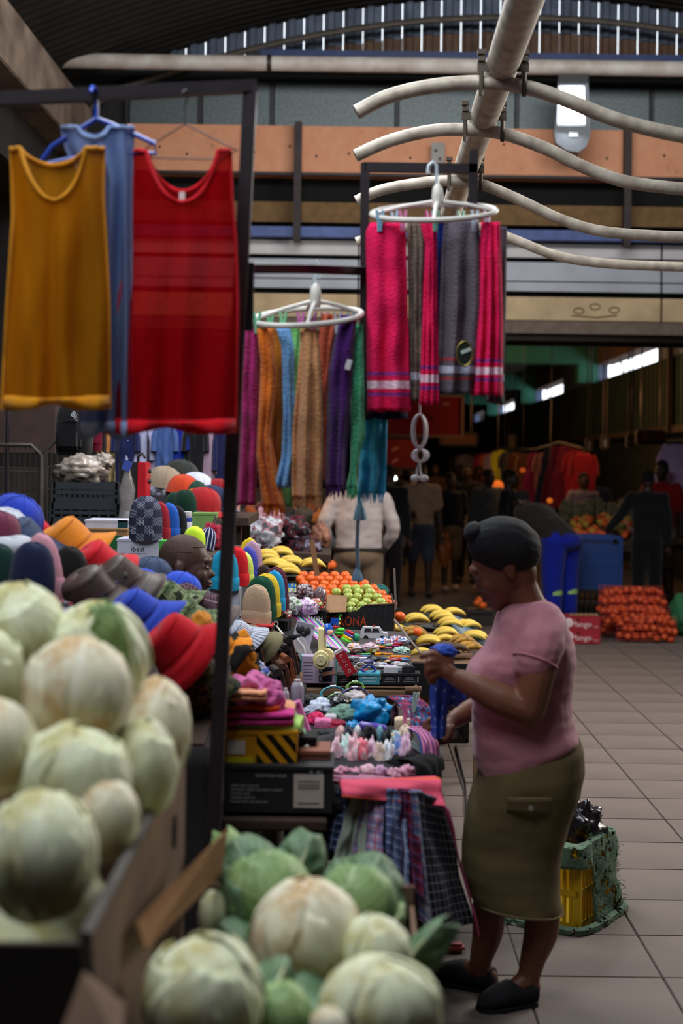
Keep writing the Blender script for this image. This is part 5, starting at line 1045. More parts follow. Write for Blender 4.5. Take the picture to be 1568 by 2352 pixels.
for i, (lb, x0, x1, c_, tx) in enumerate(sbx):
    t = carton('accessory_box', lb, x0, 1549 + (4 if i == 0 else 0), x1, 1573, 6.03, .09, paper(c_), group='small boxes along the plank table edge')
    if tx: text('lettering', tx, .016, front(t, 0, .03), paper((220, 230, 236)), t); text('lettering', 'Sound Storage', .009, front(t, 0, .016), paper((220, 230, 236)), t); MB().box((0, 0, .0435), (.08, .085, .003)).obj('orange_top', paper((190, 120, 90)), t, smooth=False)
    else:
        for k in range(3): MB().box((-.005, -.046, .014 + k * .008), (.05 - .01 * k, .001, .0018)).obj('print_line', paper((150, 150, 156)), t, smooth=False)
        MB().box((t['w'] / 2 - .008, -.046, .024), (.004, .001, .024)).obj('print_bar', paper((180, 180, 184)), t, smooth=False)
ch = thing('charger_adapter', 'white charger plug block in front of the cables', 'charger', P(898, 1546, 6.05)); MB().box((0, .02, .012), (.06, .04, .03), None, .004).obj('block', plastic((214, 212, 222), .3), ch); 
for z in (.006, .018): MB().tube([(.03, .02, z), (.045, .02, z)], .003, 6).obj('prong', M('prong', (190, 190, 190), .3, metal=.8), ch)
ch = thing('charger_adapter', 'black power adapter at the right end over the boxes', 'charger', P(938, 1548, 6.05)); MB().box((0, .02, .014), (.055, .04, .034), None, .005).obj('block', plastic((36, 40, 46), .35), ch); MB().tube([(.0, .0, .012), (.0, -.012, .012)], .006, 8).obj('prong', dk, ch)
coil('royal blue cable coil on the front boxes', (24, 44, 150), P(846, 1540, 6.08), .018, 4, tilt=(.9, 0, .1))
coil('grey braided cable coil left of the blue one', (170, 160, 150), P(828, 1532, 6.12), .014, 4, tilt=(.9, 0, .1))
# sloped under-layer carrying the loose goods
slp = thing('goods_tray', 'sloping dark tray under the loose pens and cables', 'tray', (-.07, 6.55, .752)); mb = MB()
vs = [(-.3, 6.14, .755), (.26, 6.14, .755), (.26, 7.0, .755), (-.3, 7.0, .755), (-.3, 6.14, .78), (.26, 6.14, .78), (.26, 7.0, .885), (-.3, 7.0, .9)]
mb.add(vs, [(0, 1, 2, 3), (4, 5, 6, 7), (0, 1, 5, 4), (1, 2, 6, 5), (2, 3, 7, 6), (3, 0, 4, 7)]); mb.obj('tray_body', paper((70, 64, 66)), slp, world=True, smooth=False)
def onslope(x, Y):
    X = (x - CX) / F * Y; t = (Y - 6.14) / .86; return Vector((X, Y, .782 + (.105 if X > 0 else .115) * t))
rr = random.Random(3)
pc = [((206, 60, 130), 'magenta'), ((230, 140, 30), 'orange'), ((40, 60, 150), 'blue'), ((140, 110, 190), 'lilac'), ((240, 240, 245), 'white'), ((30, 30, 34), 'black'), ((180, 110, 70), 'copper'), ((110, 190, 110), 'green'), ((200, 40, 50), 'red'), ((90, 150, 210), 'sky blue'), ((230, 200, 50), 'yellow')]
pens = sorted([(rr.uniform(790, 930), rr.uniform(6.2, 6.7), (k * 7 + k // 11) % 11) for k in range(44)]); cnt = {}
for i, (x, Y, ci) in enumerate(pens):
    c_, nm = pc[ci]; cnt[nm] = cnt.get(nm, 0) + 1
    p = onslope(x, Y) + Vector((0, 0, .006 + .012 * rr.random())); a = rr.gauss(.05, .3); ln = rr.uniform(.05, .09)
    d = Vector((cos(a), sin(a) * .5, sin(a) * .1)) * ln
    t = thing('pen', '%s pen, %s from the left among the loose %s pens' % (nm, ['first', 'second', 'third', 'fourth', 'fifth'][cnt[nm] - 1], nm), 'pen', p, group='loose pens and sticks')
    q0, q1 = p - d * .5, p + d * .5; MB().tube([q0, q0.lerp(q1, .75), q0.lerp(q1, .95), q1], [.0045, .0045, .0035, .001], 8).obj('barrel', plastic(c_, .3), t, world=True)
    MB().tube([q0 - d * .08, q0 + d * .25], .0052, 8).obj('pen_cap', plastic(tuple(int(k * .6) for k in c_), .3), t, world=True)
for i in range(9):
    x = 800 + i * 16; Y = 6.36 + .05 * sin(i * 2.1); p = onslope(x, Y) + Vector((0, 0, .012)); c_, nm = [((28, 28, 32), 'black'), ((170, 170, 180), 'silver'), ((28, 28, 32), 'dark'), ((120, 110, 170), 'violet'), ((34, 34, 40), 'jet black'), ((200, 200, 210), 'white'), ((30, 30, 30), 'matt black'), ((190, 50, 60), 'red'), ((210, 210, 220), 'off-white')][i]
    coil('%s charging cable bunch, %s along the cable row' % (nm, ['first', 'second', 'third', 'fourth', 'fifth', 'sixth', 'seventh', 'eighth', 'ninth'][i]), c_, p, .013, 4, tilt=(.25, 0, .15 * sin(i)), sx=2.2)
for i, (x, Y, c_, sz, rz, lb) in enumerate(((880, 6.5, (236, 150, 20), (.055, .02, .012), .1, 'orange pack at the middle of the loose goods'), (925, 6.45, (240, 150, 16), (.085, .02, .016), -.05, 'long orange pack at the right edge of the loose goods'), (862, 6.56, (130, 130, 30), (.05, .02, .014), -.25, 'olive green glue stick pack in the loose goods'), (845, 6.42, (206, 206, 216), (.07, .025, .012), .2, 'white boxed cable on the loose goods'), (905, 6.36, (200, 200, 212), (.08, .025, .01), -.15, 'silver boxed cable on the loose goods'), (835, 6.66, (90, 84, 140), (.1, .015, .01), .1, 'violet ruler pack near the toys'), (815, 6.3, (60, 60, 66), (.06, .025, .012), .3, 'grey boxed cable next to the red box'))):
    t = thing('goods_pack', lb, 'pack', onslope(x, Y) + Vector((0, 0, .014)), (D(5), 0, rz), 'small packs among the loose goods'); MB().box((0, 0, 0), sz, None, .002).obj('pack_body', paper(c_), t); MB().box((sz[0] * .2, -sz[1] / 2 - .0006, 0), (sz[0] * .35, .001, sz[2] * .6)).obj('print_band', paper((225, 220, 215)), t, smooth=False)
for i, (x, y, Y, r, cs, lb) in enumerate(((915, 1472, 6.75, .05, [(200, 60, 80), (210, 215, 226), (70, 120, 190)], 'clear bag of red and blue plastic toys'), (882, 1476, 6.7, .045, [(60, 110, 200), (220, 222, 230), (180, 60, 70)], 'clear bag of blue and white toys beside the toy car'), (922, 1496, 6.62, .04, [(150, 200, 205), (210, 225, 225), (120, 180, 150)], 'clear bag of aqua beads at the right edge'), (850, 1488, 6.6, .04, [(206, 196, 206), (200, 150, 170), (225, 225, 230)], 'clear bag of pale pink pieces in the middle'), (812, 1488, 6.55, .035, [(225, 160, 110), (215, 200, 210), (190, 180, 200)], 'clear bag of peach pieces left of the middle'))):
    blob('toy_bag', lb, 'bag', P(x, y, Y), (r, .045, .022), blotch('bagmix_%d' % i, cs, 55, .25), 110 + i, .3, 3.5, group='bagged toys')
car = thing('toy_car', 'white toy ambulance car with dark windows behind the loose goods', 'toy car', P(858, 1470, 6.85)); cw = plastic((214, 214, 220), .3)
MB().prism([(-.065, .008), (.065, .008), (.068, .03), (.045, .036), (.028, .06), (-.052, .062), (-.064, .036)], .05).obj('car_body', cw, car, smooth=False)
for xa, xb in ((-.047, -.016), (-.01, .022)): MB().prism([(xa, .037), (xb + .006, .037), (xb, .055), (xa + .004, .055)], .003, Matrix.Translation((0, -.002, 0))).obj('window', plastic((24, 26, 30), .2), car, smooth=False)
for xw in (-.038, .04): MB().lathe([(0, 0), (.012, 0), (.012, .01), (0, .01)], 16, (xw, .006, .01), rot=(pi / 2, 0, 0)).obj('wheel', plastic((28, 28, 30)), car)
MB().box((0, .025, .065), (.014, .02, .007), None, .002).obj('beacon', plastic((170, 30, 40)), car)
toy = thing('stacking_toy', 'bright caterpillar toy of red, yellow and green rings', 'toy', P(785, 1462, 6.7))
for i, (x, y, r, c_) in enumerate(((775, 1423, .012, (70, 200, 80)), (773, 1432, .014, (236, 190, 30)), (771, 1440, .013, (216, 40, 40)), (781, 1446, .017, (90, 220, 70)), (779, 1454, .019, (80, 210, 70)), (777, 1461, .018, (196, 30, 40)))):
    MB().ball(P(x, y, 6.7), (r * 1.3, r, r * .62), 16, 10).obj('ring', plastic(c_, .25), toy, world=True)
MB().tube([P(778, 1420, 6.7), P(784, 1412, 6.7)], .004, 6).obj('leaf', plastic((60, 150, 70)), toy, world=True)
toy = thing('stacking_toy', 'tilted stack of red, blue, yellow and green toy cups', 'toy', P(798, 1470, 6.7))
for i, (x, y, c_) in enumerate(((802, 1452, (206, 40, 50)), (799, 1458, (70, 70, 180)), (796, 1464, (240, 190, 30)), (792, 1470, (90, 210, 70)))): MB().lathe([(.0, 0), (.02 + .002 * i, 0), (.022 + .002 * i, .01), (.018 + .002 * i, .013)], 18, P(x, y + 3, 6.7 - .01 * i), rot=(0, D(28), 0)).obj('cup', plastic(c_, .25), toy, world=True)
o = MB().ball(P(818, 1464, 6.72), (.018, .018, .02), 16, 10).obj('toy_ball', plastic((40, 150, 110), .3)); tag(o, 'round green toy ball left of the toy car', 'toy')
rt = thing('rattle', 'glossy blue baby rattle with two ear shaped loops', 'toy', P(756, 1450, 6.6)); MB().ball(P(752, 1445, 6.6), (.026, .024, .027), 20, 12).obj('head', plastic((30, 100, 210), .2), rt, world=True)
for dx in (8, 16): MB().tube([P(752 + dx, 1434, 6.6), P(756 + dx, 1420, 6.6), P(760 + dx, 1420, 6.6), P(758 + dx, 1436, 6.6)], .0055, 8).obj('ear_loop', plastic((30, 90, 200), .2), rt, world=True)
MB().ball(P(757, 1452, 6.582), (.016, .012, .014), 14, 8).obj('face_disc', plastic((226, 176, 150), .4), rt, world=True)
# long pens bundle, cards, bagged goods at left of table B
for i in range(14):
    c_, nm = [((216, 90, 170), 'pink'), ((150, 100, 200), 'purple'), ((225, 225, 235), 'white'), ((80, 180, 110), 'green'), ((60, 70, 170), 'indigo'), ((230, 120, 180), 'rose'), ((120, 200, 150), 'mint')][i % 7]
    dx = i * 5.2; a, b_ = P(662 + dx * 1.1, 1404 + dx * .35, 6.75), P(742 + dx * .9, 1482 + dx * .25, 6.45)
    toothbrush('%s long toothbrush in the %s of the diagonal bundle' % (nm, 'right half' if i > 6 else 'left half'), c_, b_, a, 'diagonal toothbrush bundle')
t = card('white earphone card with a black heart shaped pouch', (190, 186, 204), P(695, 1462, 6.35), (.085, .006, .13), (D(-8), D(14), 0), win=None); t.name = 'earphone_card'
for s_ in (-1, 1): MB().ball((.014 * s_ - .005, -.008, .03), (.02, .008, .019), 14, 8).obj('pouch', plastic((40, 40, 46), .5), t)
MB().ball((0, -.008, .012), (.014, .007, .014), 12, 8).obj('pouch', plastic((40, 40, 46), .5), t)
t = thing('zip_bag', 'clear zip bag with white earphones in front of the card', 'bag', P(694, 1490, 6.2), (D(-10), D(-30), 0)); MB().box((0, 0, 0), (.06, .014, .1), None, .006).obj('pouch_body', M('clear_bag', (196, 190, 196), .2, .1, 20., .3, 30., spec=.7, alpha=.7), t); MB().tube([(0, -.005, -.03), (.01, -.008, .0), (0, -.005, .05)], .005, 6).obj('earphone_cord', plastic((220, 218, 222)), t)
t = thing('ring_strap', 'cream wrist strap with a ring end leaning on the earphone card', 'strap', P(640, 1440, 6.3)); MB().tube([P(635, 1438, 6.3), P(660, 1470, 6.25), P(690, 1500, 6.2)], .006, 8, flat=.5).obj('strap_band', plastic((206, 200, 190)), t, world=True); MB().tube([P(633 + 5 * cos(a), 1433 + 5 * sin(a), 6.3) for a in [k * pi / 6 for k in range(12)]], .003, 6, closed=True).obj('ring', plastic((220, 216, 210)), t, world=True)
t = thing('sticker_pack', 'hanging pack with a blue and yellow printed header', 'pack', P(668, 1350, 6.75), (D(-10), 0, 0)); MB().box((0, 0, -.0), (.05, .004, .04)).obj('header_card', blotch('blue_star', [(40, 120, 210), (60, 140, 220), (230, 220, 120), (230, 240, 250)], 40), t, smooth=False); MB().box((.0, .0, -.05), (.055, .02, .06), None, .01).obj('pouch_body', MATS['clear_bag'], t)
for i, (x, y, Y, cs, lb, r) in enumerate(((668, 1392, 6.7, [(150, 170, 150), (206, 206, 212), (120, 150, 110)], 'clear bag of greenish hair clips', .05), (705, 1395, 6.75, [(200, 150, 200), (215, 210, 225), (180, 110, 180)], 'clear bag of lilac flower clips', .05), (648, 1412, 6.6, [(60, 90, 60), (170, 40, 44), (180, 180, 180)], 'clear bag of red and green hair ties', .04), (700, 1360, 7.0, [(96, 52, 50), (170, 160, 168), (70, 40, 44)], 'clear bag of brown hair extensions', .045), (722, 1390, 7.0, [(210, 200, 190), (200, 60, 70), (150, 190, 120)], 'clear bag of red and green sweets', .04))):
    blob('bagged_goods', lb, 'bag', P(x, y, Y), (r, .05, r * .85), blotch('bag2_%d' % i, cs, 45, .22), 120 + i, .3, 3., group='clear bags behind the phone accessories')
o = blob('glass_ornament', 'round smoky glass ornament with sequins by the oranges', 'ornament', P(734, 1368, 7.05), (.034, .03, .045), M('smoky_glass', (120, 100, 104), .1, .3, 50., spec=.9), 130, .08)
b = carton('perfume_box', 'black carton with slanted white letters left of the fruit carton', 706, 1404, 748, 1442, 7.0, .1, blk); text('lettering', 'LDH', .03, front(b, 0, .045), paper((235, 235, 238)), b); text('lettering', 'sports line', .009, front(b, 0, .022), paper((190, 190, 190)), b)
t = thing('yellow_pack', 'flat yellow plastic pack above the shoes box', 'pack', P(645, 1465, 6.45), (0, D(-4), 0)); MB().box((0, 0, 0), (.055, .03, .018), None, .005).obj('pack_body', plastic((214, 200, 60)), t); MB().ball((.02, -.016, 0), (.006, .003, .006), 8, 6).obj('clip', dk, t)
# telescopic rods
for i, (q, lb) in enumerate((([P(905, 1308, 6.9), P(909, 1400, 6.9)], 'thin upright telescopic rod beside the fruit carton'), ([P(906, 1424, 6.8), P(935, 1462, 6.3), P(968, 1502, 5.0)], 'slanted grey telescopic rod between the carton and the woman hand'))):
    t = thing('telescopic_rod', lb, 'rod', q[-1]); MB().tube(q, [.006 - .0015 * k for k in range(len(q))], 8).obj('rod_tube', M('rod_grey', (150, 140, 136), .4, metal=.5), t, world=True); MB().ball(q[0], .006, 8, 6).obj('tip', plastic((120, 80, 70)), t, world=True)
# ------------------------------------------------------------------ fruit carton, oranges, apples
cor = thing('fruit_carton', 'open black fruit carton with orange lettering and a grey lattice print', 'carton', (P(825, 1457, 7.12).x, 7.12, .852))
x0, x1 = P(745, 1457, 7.12).x, P(905, 1457, 7.12).x; z0 = P(825, 1457, 7.12).z; zt = P(905, 1386, 7.12).z; ckraft = paper((120, 88, 60)); cblk = M('printed_black', (30, 30, 33), .6, .1, 6.)
def slabp(pts, th, name, mt, par, d=(0, 1, 0)):
    q = [Vector(p) for p in pts]; d = Vector(d) * th; n_ = len(q); return MB().add(q + [v + d for v in q], [tuple(range(n_)), tuple(range(2 * n_ - 1, n_ - 1, -1))] + [(i, i + n_, (i + 1) % n_ + n_, (i + 1) % n_) for i in range(n_)]).obj(name, mt, par, world=True, smooth=False)
slabp([(x0, 7.12, z0), (x1, 7.12, z0), (x1, 7.12, zt), (x0 + .2, 7.12, zt - .01), (x0 + .15, 7.12, zt - .045), (x0, 7.12, zt - .05)], .006, 'front_wall', cblk, cor)
slabp([(x1, 7.12, z0), (x1, 7.66, z0), (x1, 7.66, zt), (x1, 7.12, zt)], .006, 'side_wall', cblk, cor, (-1, 0, 0)); slabp([(x0, 7.12, z0), (x0, 7.66, z0), (x0, 7.66, zt), (x0, 7.12, zt - .05)], .006, 'side_wall', cblk, cor, (1, 0, 0))
slabp([(x0, 7.66, z0), (x1, 7.66, z0), (x1, 7.66, zt), (x0, 7.66, zt)], .006, 'back_wall', cblk, cor); slabp([(x0, 7.12, z0), (x1, 7.12, z0), (x1, 7.66, z0), (x0, 7.66, z0)], .006, 'floor_panel', cblk, cor, (0, 0, 1))
MB().tube([(x1, 7.117, z0), (x1, 7.117, zt), (x0 + .2, 7.117, zt - .01)], .004, 5).obj('raw_edge', ckraft, cor, world=True)
oc = paper((206, 70, 36)); base = Vector(cor.location)
text('lettering', 'CORONA', .068, Matrix.Translation(Vector((P(792, 1427, 7.11).x, 7.117, P(792, 1428, 7.11).z)) - base) @ FRONT, oc, cor, sx=.72)
text('lettering', 'EXPORT', .022, Matrix.Translation(Vector((P(798, 1445, 7.11).x, 7.117, P(798, 1446, 7.11).z)) - base) @ FRONT, paper((40, 110, 60)), cor)
mb = MB()
for i in range(6):
    for j in range(3):
        p = Vector((P(812 + i * 16, 1394 + j * 11, 7.11).x, 7.116, P(812 + i * 16, 1396 + j * 11, 7.11).z))
        for s_ in (-1, 1): mb.box(p, (.024, .001, .003), (0, s_ * .78, 0)); mb.box(p + Vector((.006 * s_, 0, .01)), (.012, .001, .003), (0, s_ * .78, 0))
mb.obj('lattice_print', paper((58, 58, 62)), cor, world=True, smooth=False)
for s_ in (-1, 1): MB().ball(P(778 + s_ * 4, 1413, 7.11), (.012, .002, .006), 10, 6, rot=(0, s_ * .6, 0)).obj('printed_leaf', paper((50, 130, 60)), cor, world=True)
slabp([P(748, 1402, 7.05), P(795, 1398, 7.05), P(797, 1368, 7.15), P(752, 1366, 7.15)], .005, 'inner_flap', paper((146, 112, 82)), cor)
hs2 = thing('fruit_slope', 'sloping brown board under the oranges and apples', 'board', P(780, 1380, 7.7)); slabp([P(688, 1412, 7.3), P(902, 1404, 7.2), P(872, 1352, 8.3), P(690, 1336, 8.3)], .03, 'board', brn, hs2, (0, 0, -1)); slabp([P(690, 1400, 7.32), P(756, 1404, 7.28), P(756, 1440, 7.28), P(690, 1440, 7.32)], .01, 'front_board', brn, hs2)
def fruit_mesh(name, r, mt, stemcol, squash, dimple):
    prof = [(0, 1 - dimple)] + [(sin(pi * i / 12), cos(pi * i / 12) * (1 - dimple * math.exp(-(i / 1.6) ** 2))) for i in range(1, 12)] + [(0, -1 + dimple * .6)]
    mb = MB(); mb.lathe([(max(a, .01) * r, b_ * r * squash) for a, b_ in prof], 18); t = mb
    return t
orange_m = M('orange_peel', (240, 110, 28), .45, .12, 3., .25, 160., col2=(228, 86, 24), coat=.2); apple_m = M('green_apple', (178, 190, 92), .4, .12, 4., col2=(160, 178, 74), coat=.3)
def fruit(name, label, cat, r, mt, p, seed, group, squash=.9, dimple=.1, proto={}):
    rot = (1.2 * n3(seed * 1.3, 1), 1.2 * n3(seed * 2.1, 2), seed)
    if name not in proto:
        t = thing(name, label, cat, p, rot, group); fruit_mesh(name, r, mt, None, squash, dimple).obj('peel' if name == 'orange' else 'skin', mt, t)
        MB().tube([(0, 0, r * .72), (0.002, 0, r * .95)], .0028, 6).obj('stalk', M('stalk', (86, 104, 50), .8), t); proto[name] = t
    else: t = dup(proto[name], p, rot, label)
    k = 1 + .1 * n3(seed * 3.7); t.scale = (k, k, k); return t
k = 0
rows = [(1322, 696, 792, 8.25), (1331, 690, 800, 8.1), (1342, 698, 836, 7.95), (1352, 692, 856, 7.8), (1363, 698, 770, 7.65), (1364, 836, 876, 7.65), (1374, 696, 760, 7.5), (1376, 862, 890, 7.5), (1386, 872, 900, 7.4), (1385, 700, 735, 7.4)]
for ri, (y, xa, xb, Y) in enumerate(rows):
    n_ = max(2, int((xb - xa) / 21)); 
    for i in range(n_ + 1):
        x = xa + (xb - xa) * i / n_ + 4 * n3(k * 1.9); lb = 'orange %s, %s from the left' % (['in the topmost row of the heap', 'in the second row of the heap', 'in the third row of the heap', 'in the fourth row of the heap', 'in the fifth row of the heap', 'right of the apples in the fifth row', 'in the sixth row of the heap', 'right of the apples in the sixth row', 'at the front right of the heap', 'at the front left of the heap'][ri], ['first', 'second', 'third', 'fourth', 'fifth', 'sixth', 'seventh', 'eighth', 'ninth', 'tenth'][i])
        fruit('orange', lb, 'orange', .029, orange_m, P(x, y + 3 * n3(k * 2.7, 4), Y), k + 1, 'oranges heaped behind the black carton'); k += 1
k = 0
for ri, (y, xa, xb, Y) in enumerate([(1352, 796, 842, 7.62), (1361, 772, 850, 7.5), (1372, 800, 866, 7.4), (1383, 812, 874, 7.3), (1393, 806, 884, 7.22), (1403, 808, 850, 7.16)]):
    n_ = max(2, int((xb - xa) / 22))
    for i in range(n_ + 1):
        lb = 'green apple %s, %s from the left' % (['in the back row', 'in the second row', 'in the third row', 'in the fourth row', 'in the fifth row', 'in the front row'][ri], ['first', 'second', 'third', 'fourth', 'fifth'][i]); fruit('green_apple', lb, 'apple', .027, apple_m, P(xa + (xb - xa) * i / n_ + 3 * n3(k * 1.3), y + 2 * n3(k * 2.2), Y), k + 60, 'green apples in the black carton', .92, .14); k += 1
fruit('orange', 'single orange resting by the right corner of the black carton', 'orange', .029, orange_m, P(918, 1416, 7.7), 201, 'oranges heaped behind the black carton')
fruit('orange', 'single orange between the banana plates', 'orange', .029, orange_m, P(958, 1451, 8.0), 202, 'oranges heaped behind the black carton')
# cardboard sign strip in the oranges
o = MB().box(P(722, 1282, 7.9), (.028, .012, .2), (0, D(-9), 0)).obj('cardboard_strip', paper((142, 106, 76))); tag(o, 'upright cardboard strip stuck in the oranges', 'card')
# ------------------------------------------------------------------ bananas on plates
ban_m = M('banana_peel', (216, 178, 66), .5, .14, 10., .1, 50., col2=(226, 192, 84)); ban_old = M('banana_spotted', (196, 146, 50), .55, .3, 30., col2=(84, 56, 34)); ban_tip = M('banana_tip', (70, 60, 36), .8)
def ban(mt_name):
    mb = MB(); pts = []; n_ = 12
    for i in range(n_ + 1):
        s_ = i / n_; a = -.75 + 1.5 * s_; pts.append(Vector((.1 + .115 * sin(a), 0, .115 * cos(a) - .075)))
    mb.tube(pts, [.006, .009, .0145, .017, .0185, .019, .019, .0188, .018, .0165, .014, .009, .005], 6, up=(0, 1, 0)); return mb
bme = {}
def bunch(label, p, rz, n_, mt, s=1., tilt=0., group='banana bunches'):
    t = thing('banana_bunch', label, 'bananas', p, (tilt, 0, rz), group, s)
    if mt.name not in bme:
        me = ban(mt.name).mesh('banana'); me.materials.append(mt); me.polygons.foreach_set('use_smooth', [True] * len(me.polygons)); bme[mt.name] = me
    for i in range(n_):
        o = bpy.data.objects.new('banana', bme[mt.name]); C.objects.link(o); o.parent = t; u = i - (n_ - 1) / 2
        o.location = (.006 * abs(u), u * .023, .012 - .003 * u * u + (.004 if i % 2 else 0)); o.rotation_euler = (u * -.2, .05 * n3(i * 3.3, n_), u * .05 + .05 * n3(i * 2.1, n_))
    MB().box((.012, 0, .004), (.03, .02 * n_ * .8, .02), None, .006).obj('crown', ban_tip, t); return t
pl_m = plastic((36, 42, 40), .45); pl_b = plastic((74, 96, 110), .5)
def plate(label, p, r=.115, mt=pl_m, tilt=(0, 0, 0), group='dark plates under the bananas'):
    t = thing('plate', label, 'plate', p, tilt, group); MB().lathe([(0, 0), (r * .62, 0), (r * .72, .008), (r, .028), (r * 1.02, .03), (r, .034), (r * .7, .014), (r * .6, .006), (0, .006)], 28).obj('dish', mt, t); MB().lathe([(r * .4, -.004), (r * .42, -.004), (r * .42, .001), (r * .4, .001)], 24).obj('foot_ring', mt, t); return t
bb = [(915, 1422, 8.7, 2.8, 3, 'behind the carton corner'), (945, 1432, 8.4, .2, 4, 'on the plate nearest the carton'), (938, 1462, 8.05, .1, 5, 'striped green on the front left plate'), (985, 1412, 9.0, .3, 4, 'at the far back of the banana table'), (1005, 1424, 8.8, .2, 5, 'behind the middle plate'), (1022, 1440, 8.6, .1, 5, 'on the middle plate'), (1012, 1464, 8.2, .15, 4, 'pale on the front middle plate'), (972, 1460, 8.35, 2.9, 3, 'small between the two front plates'), (1035, 1418, 9.1, .3, 3, 'at the back right corner'), (1070, 1448, 8.6, .6, 4, 'upright at the right edge'), (1078, 1470, 8.3, -.2, 4, 'at the right edge above the brown ones'), (972, 1482, 7.95, -.1, 4, 'at the front left edge of the table'), (1015, 1480, 7.95, .0, 2, 'lying flat at the front'), (1050, 1484, 7.9, .4, 4, 'ripe at the front right'), (1070, 1500, 7.8, .4, 4, 'ripe hidden beside the woman'), (960, 1512, 7.65, .1, 2, 'peeking above the blue cloth')]
for i, (x, y, Y, rz, n_, lb) in enumerate(bb):
    w = S(34, Y); bunch('banana bunch ' + lb, P(x - 26, y, Y), rz, n_, ban_old if 'ripe' in lb else ban_m, .9 if n_ > 2 else .8)
for i, (x, y, Y, n_) in enumerate(((1035, 1502, 7.75, 3), (1010, 1498, 7.8, 2))): bunch(['blackened overripe banana bunch beside the blue cloth', 'spotted overripe bananas behind the blue cloth'][i], P(x - 24, y, Y), .2, n_, M('banana_black', (64, 46, 36), .7, .3, 20., col2=(96, 68, 44)), .85)
for i, (x, y, Y, lb) in enumerate(((920, 1448, 8.45, 'dark plate by the carton corner'), (935, 1478, 8.1, 'dark plate at the front left'), (1005, 1450, 8.6, 'dark plate in the middle'), (1005, 1474, 8.25, 'dark plate at the front middle'), (985, 1424, 9.0, 'dark plate at the back'))): plate(lb + ' of the banana table', P(x, y, Y))
for i in range(7): plate('blue grey empty plate, %s of the stack at the right of the bananas' % ['first', 'second', 'third', 'fourth', 'fifth', 'sixth', 'seventh'][i], P(1048 + i * 6.5, 1436 + i * 8, 8.75 - i * .09), .09, pl_b, (D(8), D(18), 0), 'empty plates at the banana table')
# banana table support under plates
sp_ = thing('banana_slope', 'sloping planks carrying the plates of bananas', 'planks', (.42, 8.3, .5))
for i in range(7):
    a = P(905 - i * 2, 1522 - i * 13, 7.62 + i * .22); b_ = P(1092 - i * 6, 1526 - i * 14, 7.62 + i * .22); slabp([a, b_, P(1090 - i * 6, 1514 - i * 14, 7.82 + i * .22), P(907 - i * 2, 1510 - i * 13, 7.82 + i * .22)], .02, 'plank', wood, sp_, (0, 0, -1))
slabp([P(905, 1522, 7.6), P(1092, 1526, 7.6), P(1092, 1600, 7.6), P(905, 1600, 7.6)], .02, 'shade_panel', blk, sp_)  # black panel added where only shade lies below the planks
for i, (x, y, Y, rz, n_, lb) in enumerate(((596, 1286, 8.6, .1, 6, 'banana bunch at the left of the back plates'), (630, 1278, 8.9, .1, 5, 'banana bunch at the far back by the sandals'), (640, 1318, 8.3, .15, 6, 'banana bunch on the right back plate'), (615, 1305, 8.4, -.3, 4, 'banana bunch below the left back plate'), (652, 1300, 8.6, .1, 5, 'banana bunch behind the right back plate'), (700, 1306, 8.5, .2, 4, 'banana bunch behind the oranges'), (690, 1310, 8.6, 2.7, 3, 'small banana bunch left of the cardboard strip'))):
    bunch(lb, P(x - 22, y, Y), rz, n_, ban_m, .95, group='banana bunches at the back')
for i, (x, y, Y) in enumerate(((612, 1302, 8.6), (652, 1332, 8.3), (640, 1292, 8.9), (672, 1318, 8.55))): plate('black plate %s of the back banana group' % ['at the left', 'at the front', 'at the back', 'at the right'][i], P(x, y, Y), .12, pl_m, group='black plates at the back')
t = thing('fruit_stand', 'dark stand under the back plates of bananas', 'stand', P(640, 1350, 8.6)); slabp([P(560, 1345, 8.2), P(705, 1345, 8.2), P(700, 1305, 9.1), P(570, 1300, 9.1)], .05, 'top_board', darkwood, t, (0, 0, -1)); slabp([P(560, 1345, 8.22), P(700, 1345, 8.22), P(700, 1420, 8.22), P(560, 1420, 8.22)], .03, 'front_board', darkwood, t)
# goods behind: bagged sandals, brown bags
for i, (lb, x, y, Y, r, cs, sd) in enumerate((('clear bag of white sandals behind the bananas', 604, 1225, 9.4, (.13, .1, .12), [(150, 150, 158), (190, 190, 198), (150, 110, 120), (60, 60, 66)], 141), ('pink plastic bag above the sandals', 618, 1196, 9.6, (.1, .1, .1), [(170, 120, 130), (190, 150, 160), (150, 100, 112)], 142), ('heap of plaid and black clothes right of the sandals', 668, 1225, 9.8, (.14, .12, .13), [(24, 22, 26), (90, 26, 40), (28, 26, 32), (110, 100, 110)], 143), ('dark cloth heap behind the cardboard strip', 700, 1262, 9.6, (.12, .1, .09), [(22, 20, 24), (70, 24, 36), (30, 30, 40), (120, 110, 130)], 144), ('brown plastic bag behind the cardboard strip', 735, 1232, 10.2, (.07, .08, .1), [(130, 86, 70), (150, 104, 84)], 145))):
    blob('bag_of_goods', lb, 'bag', P(x, y, Y), r, blotch('bg_%d' % sd, cs, 16, .5), sd, .28, 3., group='bags behind the bananas')
mb = MB(); 
for i, (x, y, a) in enumerate(((588, 1228, .5), (620, 1240, -.4))):
    t = thing('sandal', ['white sandal lying in front of the clear bag, left', 'white sandal lying in front of the clear bag, right'][i], 'sandal', P(x, y + 22, 9.35), (.2, a * .3, .3), 'white sandals'); MB().lathe([(0, 0), (.03, 0), (.032, .012), (0, .014)], 18, sy=2.6).obj('sole', plastic((190, 190, 196)), t); MB().tube([(-.03, -.02, .01), (0, -.03, .04), (.03, -.02, .01)], .008, 6, flat=.5).obj('strap', plastic((170, 170, 178)), t)
